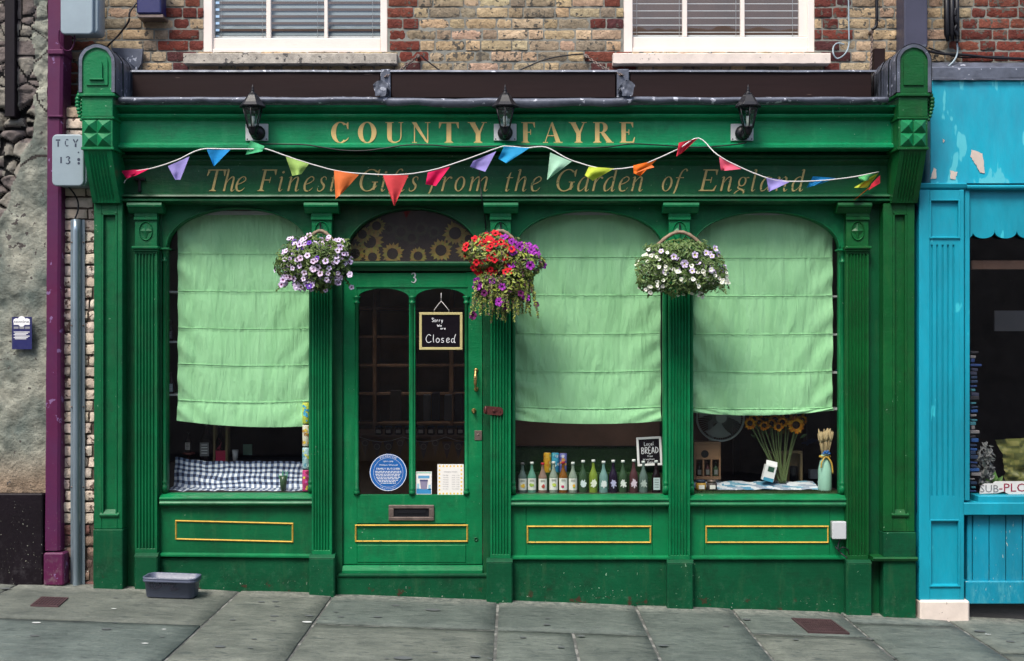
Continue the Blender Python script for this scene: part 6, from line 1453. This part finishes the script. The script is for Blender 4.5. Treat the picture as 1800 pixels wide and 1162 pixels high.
# blue plaque
Y=Yd2+.018; pq=thing('blue_plaque','round blue plaque lettered FAMILY BUTCHER at the foot of the door glass','plaque',(X(682.5,Y),Y,Z(864,Y)))
cx,cz=X(682.5,Y),Z(830.5,Y); m_=MB(); m_.lathe(cx,cz,[(.132,Y+.004),(.132,Y),(.001,Y)],48,axis='y',smooth=False); m_.build('disc','plaque_blue',pq)
m_=MB(); disc(m_,cx,cz,.130,Y-.0012,48,r0=.1265); disc(m_,cx,cz,.105,Y-.0012,48,r0=.1035); m_.build('white_rings','print_white',pq,recalc=False)
m_=MB(); 
def arc_text(txt,rad,a0,a1,h,flip=1):
    for k,ch in enumerate(txt):
        a=R(a0+(a1-a0)*k/(len(txt)-1)); t_=MB(); sans(t_,ch,0,0,h,Y-.0015,h*.7); rot=(PI/2-a) if flip>0 else (-PI/2-a)
        Mx=Matrix.Translation((cx+rad*math.cos(a),0,cz+rad*math.sin(a)))@Matrix.Rotation(rot,4,'Y'); t_.xf(Mx)
        i=len(m_.v); m_.v+=t_.v; 
        for f in t_.f: m_.fi([q+i for q in f])
arc_text('FOLKESTONE',.1155,118,62,.012); arc_text('Folkestone Society'.replace(' ',''),.1155,-118,-62,.006,-1)
sans(m_,'1897-1899',cx,cz+.078,.0095,Y-.0015,.07); sans(m_,'William Worsell',cx,cz+.053,.0115,Y-.0015,.13); sans(m_,'FAMILY BUTCHER',cx,cz+.026,.014,Y-.0015,.165); sans(m_,'FAMILY BUTCHER',cx,cz+.0262,.014,Y-.0017,.166)
for k in range(9):
    w_=math.sqrt(max(0,.098**2-(.004-k*.0105)**2))*.94; z=cz+.006-k*.0105; rr_=random.Random(k); x=cx-w_
    while x<cx+w_-.008:
        L=rr_.uniform(.008,.026); L=min(L,cx+w_-x); m_.face([(x,Y-.0013,z),(x+L,Y-.0013,z),(x+L,Y-.0013,z+.0042),(x,Y-.0013,z+.0042)]); x+=L+.004
m_.build('white_lettering','print_white',pq,recalc=False)
# leaflet and opening hours
Y=Yd2+.016; lf=thing('leaflet','small white and blue leaflet with a pictured cup standing in the door glass','leaflet',(X(745,Y),Y,Z(869,Y)))
m_=MB(); m_.pbox(731,829,759,869,Y,Y+.003,.0); m_.build('sheet','paper',lf)
m_=MB(); 
def q4(a,t,c,d,col,k=1): m_.face([(X(a,Y),Y-.0006*k,Z(d,Y)),(X(c,Y),Y-.0006*k,Z(d,Y)),(X(c,Y),Y-.0006*k,Z(t,Y)),(X(a,Y),Y-.0006*k,Z(t,Y))],col)
q4(732,859,758,868,(.03,.22,.45)); q4(735,836,755,841,(.10,.30,.5)); m_.face([(X(738,Y),Y-.001,Z(844,Y)),(X(752,Y),Y-.001,Z(844,Y)),(X(750,Y),Y-.001,Z(860,Y)),(X(740,Y),Y-.001,Z(860,Y))],(.22,.20,.30)); q4(738,843,752,846,(.06,.06,.15),3); q4(732,830,758,832,(.25,.5,.4)); q4(733,850,737,860,(.3,.5,.6)); q4(753,852,757,861,(.3,.5,.6)); m_.build('print','label_print',lf,recalc=False)
oh=thing('opening_hours_notice','cream opening hours notice with a yellow dotted border in the door glass','notice',(X(792,Y),Y,Z(871,Y)))
m_=MB(); m_.pbox(769,816,815,871,Y,Y+.003,.0); m_.build('sheet','paper',oh)
m_=MB()
for k in range(7):
    for yy in(819.5,867.5): disc(m_,X(773+k*6.3,Y),Z(yy,Y),.0065,Y-.0006,10,(.75,.48,.05))
for k in range(1,7):
    for xx in(772.5,811): disc(m_,X(xx,Y),Z(819.5+k*6.9,Y),.0065,Y-.0006,10,(.75,.48,.05))
m_.build('yellow_dots','label_print',oh,recalc=False)
m_=MB(); sans(m_,'OPENING HOURS',X(792,Y),Z(829.5,Y),.008,Y-.0008,.095)
for k,dn in enumerate(('Monday','Tuesday','Wednesday','Thursday','Friday','Saturday','Sunday')):
    sans(m_,dn,X(783.5,Y),Z(835.5+k*4,Y),.0065,Y-.0008,.040); sans(m_,'10.00 - 17.00' if k<6 else 'CLOSED',X(801,Y),Z(835.5+k*4,Y),.0060,Y-.0008,.052)
m_.build('hours_text','print_grey',oh,recalc=False)
# things seen through the door
ct=thing('shop_counter','dark wooden counter deep inside the shop behind the door glass','counter',(X(724,1.9),1.9,Z(960,1.9)))
m_=MB(); Y=1.7; m_.box(X(560,Y),X(880,Y),Y,Y+.6,Z(1000,Y),Z(772,Y),.01); m_.build('cabinet','ochre_wall',ct)
m_=MB(); m_.box(X(555,Y),X(885,Y),Y-.04,Y+.62,Z(772,Y),Z(764,Y),.01); m_.build('counter_top','pine_wood',ct)
sh=thing('shelf_unit','brown wooden shelf unit against the back wall seen through the door','shelf',(X(724,2.9),2.9,Z(960,2.9)))
Y=2.8
for q in (742,690,640,590,540): m_=MB(); m_.pbox(600,q,850,q+5,Y,Y+.3,.004); m_.build('shelf','pine_wood',sh)
for q in (600,655,724,790,850): m_=MB(); m_.pbox(q,500,q+7,780,Y-.01,Y+.3,.004); m_.build('upright','pine_wood',sh)
m_=MB(); m_.pbox(600,500,850,780,Y+.31,Y+.32,.0); m_.build('back_panel','ochre_wall',sh)
rr=random.Random(17)
JN=['first','second','third','fourth','fifth','sixth','seventh','eighth','ninth']
for k in range(9):
    px=666+k*17.3+(5 if k>3 else 0); Y=1.72; x=X(px,Y); z=Z(764,Y)+.0; t=thing('jam_jar','squat jar, %s from the left in the dim row on the counter'%JN[k],'jar',(x,Y,z),'jars in a row on the counter')
    m_=MB(); m_.lathe(x,Y,[(.028,z),(.032,z+.008),(.032,z+.05),(.026,z+.058)],14); m_.build('glass','liquid_plum',t); m_=MB(); m_.lathe(x,Y,[(.030,z+.058),(.030,z+.072),(.028,z+.074)],14); m_.build('lid','print_dark',t)
    m_=MB(); m_.box(x-.02,x+.02,Y-.0345,Y-.033,z+.014,z+.044,.0); m_.build('label','paper',t)
for k,(px,py,c,w2,h2) in enumerate(((744,712,(.30,.29,.26),12,18),(759,712,(.06,.05,.06),13,22),(781,712,(.32,.30,.28),13,18),(800,712,(.05,.04,.05),13,20),(686,712,(.20,.14,.08),18,26))):
    Y=2.2; m_=MB(); m_.pbox(px,py-h2,px+w2,py+28,Y,Y+.1,.004,c); o=m_.build('gift_box','vcol'); tag(o,['pale gift box behind the door glass, left one of two pale boxes','black gift box between the two pale ones','pale gift box right of the black one','black gift box furthest right behind the door glass','brown parcel box behind the left door pane'][k],'box')
ib=thing('paper_bunting','dark paper bunting with round badges strung inside the shop','bunting',(X(724,1.2),1.2,Z(775,1.2))); Y=1.3
m_=MB(); m_.tube([(X(632+k*19,Y),Y,Z(768+9*math.sin(PI*(k%4)/4),Y)) for k in range(11)],.002,5); m_.build('string','white_cord',ib)
for k in range(9):
    m_=MB(); px=642+k*20.5; py=770+7*math.sin(PI*(k%3)/3); c=[(.16,.10,.06),(.10,.06,.05),(.06,.05,.05)][k%3]; m_.face([(X(px-9,Y),Y+.002,Z(py,Y)),(X(px+9,Y),Y+.002,Z(py,Y)),(X(px,Y),Y+.002,Z(py+31,Y))],c); disc(m_,X(px,Y),Z(py+9,Y),.024,Y-.001,18,(.30,.26,.22)); disc(m_,X(px,Y),Z(py+9,Y),.019,Y-.002,18,(.10,.07,.06)); m_.build('pennant','label_print',ib,recalc=False)
# ---------------- left window
def ledge(v): return v
gc=MB(); Yc0=.10
xl,xr=X(294,Yc0),X(541,Yc0); 
def gf(u,v):   # v 0 front bottom .. 1 back top
    x=xl+(xr-xl)*u; fb=FB(u*6,v*3); 
    if v<.45: t=v/.45; y=.10+.16*t; z=Z(865,.1)+.008+.010*abs(N(u*9,v*5))+.012*max(0,N(u*7,v*3,5))*t
    else: t=(v-.45)/.55; y=.26+.05*t+.012*fb; z=Z(865,.1)+.02+(Z(811,.3)-Z(865,.1)-.02)*t
    if u<.22: k=1-u/.22; z+= .03*k*(v**1.2)+.006*math.sin(u*40)*k*v; y-=.02*k*math.sin(u*24)
    return (x,y+.008*N(u*12,v*4),z+.006*N(u*14,v*7))
gc.grid(gf,90,50,uv=lambda u,v:(u*25+.5*N(u*5,v*4),v*9+.5*N(u*4,v*5,3))); gc.v=[(x,y,max(z,Z(866,y)+.002)) for x,y,z in gc.v]
gc.uv={k:v for k,v in gc.uv.items()}
o=gc.build('gingham_cloth','gingham',recalc=False); tag(o,'navy and white gingham cloth draped over the ledge of the left window','cloth')
m_=MB(); m_.box(X(294,.33),X(545,.33),.33,.7,Z(866,.3),Z(811,.33)-.004,.003); tag(m_.build('display_step','dark_wood'),'dark wooden step under the gingham cloth and the wine bottles','step')
wz=811
bottle(331,795,760,11,.36,'cola',(.02,.02,.02),'small dark bottle with a pale label on a wooden stand',('block',(.35,.33,.33),(.05,.05,.05)),seed=1)
m_=MB(); m_.lathe(X(331,.36),.36,[(.045,Z(799,.36)),(.05,Z(797,.36)),(.045,Z(795,.36))],16); m_.lathe(X(331,.36),.36,[(.012,Z(811,.36)),(.010,Z(799,.36))],10); tag(m_.build('wooden_stand','rust_paint'),'little round wooden stand under the small dark bottle','stand')
bottle(362,810,744,21,.38,'cola',(.02,.02,.02),'tall black wine bottle with white lettering beside the gift bag',('block',(.12,.12,.13),(.7,.7,.7)),seed=2)
t=thing('bottle_bag','open tan gift carrier with a red striped bottle label','gift bag',(X(387,.38),.38,Z(811,.38))); Y=.38
for q in((374.5,745,378,811),(396,745,400,811)): m_=MB(); m_.pbox(*q,Y,Y+.09,.002); m_.build('side','bag_card',t)
m_=MB(); m_.pbox(378,745,396,811,Y+.08,Y+.09,.002); m_.build('back','interior_wall',t)
m_=MB(); m_.pbox(379,792,396,811,Y-.002,Y+.004,.001); m_.build('red_label','magenta_print',t)
m_=MB(); 
for k in range(5): m_.tube([(X(381+k*1.5,Y),Y-.004,Z(790,Y)),(X(390-k,Y),Y-.004,Z(778+k*3,Y)),(X(384+k*2,Y),Y-.004,Z(770+k*6,Y))],.0015,5)
m_.build('red_scroll','magenta_print',t)
bottle(387,811,747,15,.43,'cola',(.02,.02,.02),'black bottle standing inside the tan gift carrier',None,seed=3)
m_=MB(); x,z=X(413.5,.4),Z(811,.4); m_.lathe(x,.4,[(.015,z),(.024,z+.085),(.022,z+.085)],14); tag(m_.build('paper_cup','box_white'),'small pale paper cup right of the tan gift carrier','cup')
m_=MB(); m_.pbox(427,781,443,800,.55,.56,.002); tag(m_.build('green_card','mint_glass'),'small green card standing behind the paper cup','card')
t=thing('straw_glass','small dark glass sprouting green straws on the gingham cloth','glass',(X(498,.12),.12,Z(862,.12))); Y=.12; x=X(498,Y); z=Z(863,Y)
m_=MB(); m_.lathe(x,Y,[(.020,z),(.028,z+.11),(.026,z+.11)],16); m_.build('tumbler','liquid_darkgreen',t)
rr=random.Random(2)
for k in range(14): m_=MB(); a=rr.uniform(-1,1); m_.tube([(x+a*.015,Y+rr.uniform(-.01,.01),z+.05),(x+a*.035,Y+rr.uniform(-.02,.01),z+.125+rr.uniform(-.02,.02))],.0022,5); m_.build('straw','straw_green',t)
# side shelves at window edges
for (a,c,ys,lab) in ((288,316,(513,601,694),'left'),(1458,1480,(411,521,588,655,719),'right')):
    for k,q in enumerate(ys):
        m_=MB(); Y=.16; m_.box(X(a,Y),X(c,Y),Y,Y+.35,Z(q+2,Y),Z(q-1.5,Y),.002); tag(m_.build('glass_shelf','box_white'),'white shelf edge showing beside the blind in the %s window, %s from the top'%('left' if lab=='left' else 'rightmost',JN[k]),'shelf','shelves at the window edges')
bottle(301,694,655,12,.2,'cola',(.02,.02,.02),'dark bottle with pale blue label on the lowest left shelf',('block',(.30,.42,.50),(.8,.8,.8)),seed=5)
bottle(300,601,562,10,.2,'cola',(.02,.02,.02),'dark bottle on the middle shelf at the left window edge',('block',(.12,.12,.14),(.4,.4,.42)),seed=6)
m_=MB(); Y=.3; m_.grid(lambda u,v:(X(1464,Y)+.045*u,Y-.02*v,Z(655,Y)+.004+.020*v*math.sin(PI*u)),6,4); tag(m_.build('blue_cloth','plaque_blue'),'small blue cloth on a shelf at the right window edge','cloth')
# ---------------- right window
t=thing('desk_fan','pale round desk fan partly hidden behind the right blind','fan',(X(1255,.5),.5,Z(841,.5))); Y=.50; fx,fz=X(1265,Y),Z(733,Y)
m_=MB()
for r_ in(.178,.172): m_.tube([(fx+r_*math.cos(2*PI*k/40),Y-.03,fz+r_*math.sin(2*PI*k/40)) for k in range(41)],.005,6)
m_.build('guard_ring','fan_plastic',t)
m_=MB()
for k in range(60): a=2*PI*k/60; m_.tube([(fx+.04*math.cos(a),Y-.07,fz+.04*math.sin(a)),(fx+.12*math.cos(a),Y-.06,fz+.12*math.sin(a)),(fx+.172*math.cos(a),Y-.03,fz+.172*math.sin(a))],.0011,4)
tag(m_.build('guard_wires','fan_plastic',t),kind='stuff')
for k in range(3):
    m_=MB(); a0=2*PI*k/3+.4; m_.grid(lambda u,v:(fx+(.03+.125*u)*math.cos(a0+(v-.5)*1.3*(.5+.6*u)),Y-.02+.03*(v-.5),fz+(.03+.125*u)*math.sin(a0+(v-.5)*1.3*(.5+.6*u))),6,6); m_.build('blade','fan_plastic',t)
m_=MB(); m_.lathe(fx,fz,[(.04,Y-.075),(.045,Y-.03),(.05,Y+.05),(.03,Y+.08)],18,axis='y'); m_.build('hub','fan_plastic',t)
m_=MB(); xs=X(1250,Y); m_.tube([(fx,Y+.02,fz),(xs,Y+.03,fz-.05),(xs,Y,Z(775,Y)),(xs,Y,Z(843,Y))],[.02,.022,.018,.018],10); m_.lathe(xs,Y,[(.08,Z(848,Y)),(.08,Z(846,Y)),(.03,Z(842,Y))],18); m_.build('stand','fan_plastic',t)
# wooden crate with small bottles
t=thing('wooden_crate','low brown wooden bottle carrier at the left of the right window','crate',(X(1243,.32),.32,Z(841,.32))); Y=.32
m_=MB(); m_.pbox(1220,777,1267,781,Y,Y+.10,.002); m_.pbox(1220,781,1223,843,Y,Y+.10,.002); m_.pbox(1264,781,1267,843,Y,Y+.10,.002); m_.pbox(1223,781,1264,808,Y,Y+.008,.002); m_.pbox(1223,838,1264,843,Y,Y+.10,.002); m_.pbox(1235,808,1238,838,Y,Y+.1,.001); m_.pbox(1249,808,1252,838,Y,Y+.1,.001); m_.build('carrier','pine_wood',t)
m_=MB(); disc(m_,X(1239,Y),Z(798,Y),.028,Y-.001,20); m_.build('painted_hole','black_metal',t)  # flat black disc painted for the dark inside the hole
for k,(px,l_,lq) in enumerate(((1229,'leftmost small dark bottle in the wooden carrier','cola'),(1243.5,'middle small dark bottle in the wooden carrier','plum'),(1258,'rightmost small bottle in the wooden carrier, greener than the others','darkgreen'))): bottle(px,838,812,9,.37,lq,(.1,.1,.1),l_,('block',(.12,.14,.12),(.3,.3,.3)),group='small bottles in the carrier',seed=k)
# box behind flowers
t=thing('display_box','tan open display box with a black tin behind the flower stems','box',(X(1380,.42),.42,Z(850,.42))); Y=.42
m_=MB(); m_.pbox(1352,793,1411,797,Y,Y+.1,.002); m_.pbox(1407,797,1411,850,Y,Y+.1,.002); m_.pbox(1352,797,1355,850,Y,Y+.1,.002); m_.pbox(1355,797,1407,850,Y+.09,Y+.1,.001); m_.build('case','bag_card',t)
m_=MB(); m_.lathe(X(1397,Y),Y+.04,[(.03,Z(850,Y)),(.03,Z(822,Y)),(.027,Z(820,Y))],16); m_.build('black_tin','black_metal',t)
# sunflowers
t=thing('sunflower_bunch','bunch of orange sunflowers with long green stems in the right window','flowers',(X(1378,.3),.3,Z(848,.3))); rr=random.Random(31)
HEADS=[(1318,744,11,.26),(1343,748,9,.28),(1362,738,12,.33),(1375,742,10,.26),(1383,730,11,.30),(1399,747,15,.24),(1350,728,11,.36),(1330,730,10,.34),(1405,728,10,.34),(1356,744,9,.30),(1390,740,10,.32),(1334,742,8,.33),(1368,750,9,.24),(1410,738,9,.3),(1325,736,9,.3)]
for px,py,r,y in HEADS:
    m_=MB(); x,z=X(px,y),Z(py,y); r*=S
    for ring in range(2):
        for k in range(15):
            a=2*PI*(k+.5*ring)/15+rr.uniform(-.1,.1); R1=r*rr.uniform(.85,1.15); d=Vector((math.cos(a),0,math.sin(a))); e=Vector((-math.sin(a),0,math.cos(a))); P=Vector((x,y-.004*ring,z)); c=rr.choice([(.70,.25,.01),(.60,.18,.01),(.75,.35,.02)])
            m_.face([P+d*r*.4-e*r*.12,P+d*R1*.75-e*r*.14+Vector((0,-.012,0)),P+d*R1+Vector((0,-.004+rr.uniform(-.01,.01),0)),P+d*R1*.75+e*r*.14+Vector((0,-.012,0)),P+d*r*.4+e*r*.12],c)
    h=m_.build('flower_head','petal',t,recalc=False)
    m_=MB(); m_.lathe(x,z,[(r*.45,y+.01),(r*.46,y-.008),(r*.3,y-.016),(.001,y-.018)],14,axis='y'); m_.build('seed_disc','seed_brown',h)
    m_=MB(); m_.tube(cat([(x,y+.005,z),(X((px+1372)/2+rr.uniform(-3,3),.3),.3,Z((py+848)/2,.3)),(X(1375+rr.uniform(-4,6),.3),.3,Z(849,.3))],6),.0055,7); m_.build('stem','stem_pale',t)
m_=MB()
def cf(): px=rr.uniform(1322,1412); py=rr.uniform(728,768); y=rr.uniform(.28,.36); return Vector((X(px,y),y,Z(py,y))),Vector((0,-1,.2))
leaves(m_,75,cf,lambda:rr.uniform(.015,.032),lambda p:rr.choice([(.08,.14,.05),(.12,.09,.03),(.18,.12,.03),(.05,.08,.03)]),rr); m_.build('leaves','foliage',t,recalc=False)
# leaflet box tilted
t=thing('milk_carton','small white gable topped carton with green and blue print','carton',(X(1350,.24),.24,Z(845,.24))); Y=.24
M=Matrix.Translation(t.location)@Matrix.Rotation(R(14),4,'Y')@Matrix.Translation(-t.location)
m_=MB(); m_.pbox(1340,818,1360,846,Y,Y+.06,.003); m_.face([(X(1340,Y),Y,Z(818,Y)),(X(1360,Y),Y,Z(818,Y)),(X(1360,Y),Y+.03,Z(810,Y)),(X(1340,Y),Y+.03,Z(810,Y))]); m_.xf(M); m_.build('carton_body','print_white',t)
m_=MB(); Y_=Y-.001; m_.face([(X(1341,Y),Y_,Z(840,Y)),(X(1359,Y),Y_,Z(840,Y)),(X(1359,Y),Y_,Z(846,Y)),(X(1341,Y),Y_,Z(846,Y))],(.05,.3,.45)); m_.face([(X(1345,Y),Y_,Z(820,Y)),(X(1356,Y),Y_,Z(820,Y)),(X(1356,Y),Y_,Z(829,Y)),(X(1345,Y),Y_,Z(829,Y))],(.02,.08,.05)); m_.xf(M); m_.build('print','label_print',t,recalc=False)
# patterned cloth
m_=MB(); rr=random.Random(6)
def tf_(u,v): x=X(1222,.2)+(X(1440,.2)-X(1222,.2))*u; return (x,.16+.22*v+.01*N(u*9,v),Z(863,.16)+.008+.035*v+.018*max(0,FB(u*6,v*3))+.010*math.sin(u*22)*v*.5)
def tcol(u,v):
    q=noise.cell(Vector((u*13+v*2,v*4+u*3,0)))
    return [(.55,.60,.66),(.10,.28,.42),(.60,.64,.70),(.30,.36,.45),(.64,.68,.72),(.20,.40,.52)][int(abs(q)*6)%6]
m_.grid(tf_,60,14,tcol); tag(m_.build('patchwork_cloth','vcol',recalc=False),'blue and white patterned cloth spread along the ledge of the right window','cloth')
g=MB()
for k in range(1500):
    x=X(rr.uniform(1220,1470),.1); y=rr.uniform(.085,.14); z=Z(866,.1); L=rr.uniform(.010,.022); g.face([(x-.0015,y,z),(x+.0015,y,z),(x+rr.uniform(-.008,.008),y-.003,z+L)],rr.choice([(.05,.10,.03),(.08,.13,.05),(.03,.06,.02)]))
g.box(X(1220,.1),X(1470,.1),.08,.15,Z(868,.1),Z(866,.1),.001,(.03,.05,.02)); o=g.build('turf_strip','foliage',recalc=False); tag(o,'narrow strip of faded artificial turf along the right window ledge','artificial turf',kind='stuff')
for px,c,l_ in((1232,(.45,.25,.03),'small honey jar with a pale label at the left of the right window'),(1251,(.05,.04,.04),'dark jar with a silver lid beside the honey jar')):
    Y=.15; x=X(px,Y); z=Z(862,Y); t=thing('preserve_jar',l_,'jar',(x,Y,z)); m_=MB(); m_.lathe(x,Y,[(.032,z),(.038,z+.01),(.038,z+.05),(.030,z+.058)],18,c); m_.build('jar_body','vcol',t); m_=MB(); m_.lathe(x,Y,[(.034,z+.058),(.034,z+.073),(.030,z+.075)],18); m_.build('lid','aged_steel' if px>1240 else 'print_dark',t); m_=MB(); m_.box(x-.02,x+.02,Y-.042,Y-.0385,z+.014,z+.042,.0); m_.build('label','paper',t)
# wheat vase
Y=.16; x=X(1450,Y); z=Z(864,Y); t=thing('wheat_vase','mint green glass bottle with yellow ribbon holding a sheaf of wheat','vase',(x,Y,z)); zt=Z(799,Y); r=.050
m_=MB(); m_.lathe(x,Y,[(r*.88,z),(r,z+.015),(r*.96,z+(zt-z)*.6),(r*.72,z+(zt-z)*.80),(r*.5,z+(zt-z)*.9),(r*.56,zt)],24); m_.build('glass_bottle','mint_glass',t)
m_=MB(); m_.tube([(x+.034*math.cos(2*PI*k/20),Y+.034*math.sin(2*PI*k/20),zt-.015) for k in range(21)],.009,7); m_.tube(cat([(x+.01,Y-.04,zt-.015),(x+.035,Y-.05,zt-.06),(x+.045,Y-.045,zt-.13)],5),.006,5); m_.tube(cat([(x-.01,Y-.04,zt-.015),(x-.035,Y-.05,zt-.05),(x-.04,Y-.05,zt-.09)],5),.006,5); m_.build('yellow_ribbon','yellow_trim',t)
m_=MB()
for a,b in((-.02,.0),(.0,.004),(.018,.0),(.008,.014),(-.01,.012)): m_.lathe(x+a,Y-.045,[(.001,zt+.0+b),(.011,zt+.008+b),(.011,zt+.014+b),(.001,zt+.022+b)],8)
m_.build('blue_bow','plaque_blue',t)
rr=random.Random(9)
for k in range(34):
    a=rr.uniform(-1,1); b=rr.uniform(-1,1); L=rr.uniform(.16,.205); top=Vector((x+a*.058,Y+b*.03,zt+L*(1-.12*a*a))); m_=MB(); bs=Vector((x+a*.015,Y+b*.01,zt-.05)); m_.tube([bs,bs.lerp(top,.5),bs.lerp(top,.72)],.0018,4)
    m_.tube([bs.lerp(top,.66),bs.lerp(top,.78),bs.lerp(top,.9),top],[.003,.0065,.006,.001],6); m_.build('wheat_ear','wheat',t)
# far clutter in right window
for (a,tp,c,d,Y,col,l_) in ((1420,720,1458,780,.9,(.10,.09,.11),'dark grey panel standing behind the wheat vase'),(1424,826,1446,842,.6,(.30,.34,.42),'pale blue grey book lying open behind the wheat'),(1290,745,1300,835,1.2,(.05,.03,.025),'narrow brown post deep behind the sunflowers')):
    m_=MB(); m_.pbox(a,tp,c,d,Y,Y+.06,.003,col); tag(m_.build('clutter_block','vcol'),l_,'panel')  # plain coloured boxes standing for a panel, a book and a post
m_=MB(); Y=.7; m_.grid(lambda u,v:(X(1420,Y)+.18*u,Y+.2*v,Z(783,Y)+.035*math.sin(PI*u)+.01*N(u*8,v*4)),14,6); tag(m_.build('folded_cloth','plaque_blue'),'folded navy patterned cloth on the shelf behind the wheat','cloth')
# ================================================================ STREET OBJECTS
Yt=-.27; xc=X(303,Yt); zg=G(xc); tb=thing('plastic_tub','slate blue plastic dog water tub marked Woof Bar on the pavement','tub',(xc,Yt,zg))
def rr_ring(hx,hy,r,z,n=7):
    P=[]
    for sx,sy,a0 in((1,1,0),(-1,1,90),(-1,-1,180),(1,-1,270)):
        for k in range(n): a=R(a0+90*k/(n-1)); P.append((xc+sx*(hx-r)+r*math.cos(a),Yt+sy*(hy-r)+r*math.sin(a),z+(-.0365)*(sx*(hx-r))))
    return P
def loft(rings,name,mat,par):
    m_=MB(); m=len(rings[0])
    for q in rings: m_.v+=q
    for k in range(len(rings)-1):
        for j in range(m): m_.fi((k*m+j,k*m+(j+1)%m,(k+1)*m+(j+1)%m,(k+1)*m+j),None,True)
    m_.fi(range(m)); m_.fi(range((len(rings)-1)*m,len(rings)*m)); return m_.build(name,mat,par)
loft([rr_ring(.155,.075,.035,zg+.003),rr_ring(.162,.082,.04,zg+.01),rr_ring(.172,.090,.045,zg+.108),rr_ring(.182,.100,.05,zg+.110),rr_ring(.184,.102,.05,zg+.122),rr_ring(.180,.098,.048,zg+.126),rr_ring(.183,.101,.05,zg+.130),rr_ring(.184,.102,.05,zg+.140),rr_ring(.176,.094,.045,zg+.142),rr_ring(.170,.088,.042,zg+.136),rr_ring(.158,.078,.038,zg+.03)],'tub_body','tub_plastic',tb)
m_=MB(); m_.face(rr_ring(.165,.084,.04,zg+.10)); m_.build('water','clear_glass',tb)
m_=MB(); Y=Yt-.089
def ln(P,w_=.0058):
    g=Glyph(); g.st([(X(a,Y),Z(b,Y),w_) for a,b in P],4)
    for j,p in enumerate(g.p): m_.face([(u,Y-.003-.0001*(j%7),v) for u,v in p])
ln([(266,1025),(268,1020),(276,1018),(280,1022),(280,1030),(276,1035),(269,1035),(267,1028),(270,1021)]); ln([(266,1022),(262,1030),(266,1033),(268,1026)]); ln([(279,1020),(283,1027),(283,1032),(280,1030)]); ln([(271,1030),(274,1028),(277,1031),(274,1034)]); ln([(272,1025),(272.5,1026.5)]); ln([(276,1025),(276.5,1026.5)])
hand(m_,'Woof',X(287,Y),Z(1029,Y),.030,Y-.004,.0056,wid=.10); hand(m_,'Bar',X(300,Y),Z(1037,Y),.026,Y-.004,.0056,wid=.065); m_.build('marker_drawing','marker_ink',tb,recalc=False)
# white socket box
sb=thing('socket_box','small pale grey outdoor socket box right of the last gold frame','socket box',(X(1476,-.05),-.05,Z(948,-.05)))
m_=MB(); Y=-.075; rbox(m_,X(1463,Y),X(1488,Y),Z(948,Y),Z(917,Y),Y,-.055,.008,.005); m_.build('lid','box_white',sb); m_=MB(); rbox(m_,X(1464,Y),X(1489,Y),Z(948,Y),Z(918,Y),-.054,-.005,.008,.003); m_.build('case','box_white',sb)
cable('cable',[(1477,948,-.05),(1474,956,-.05),(1473,966,-.06),(1479,973,-.06),(1489,981,-.10)],.005,'black flex dropping from the socket box to the rail')
cable('cable',[(1468,960,-.03),(1474,967,-.05),(1481,962,-.06),(1490,966,-.06),(1492,974,-.06)],.004,'tangled black flex behind the socket box cable')
m_=MB(); m_.lathe(X(1471,-.05),Z(846+17,-.05),[(.012,-.02),(.010,-.05),(.004,-.055)],10,axis='y'); bpy.data
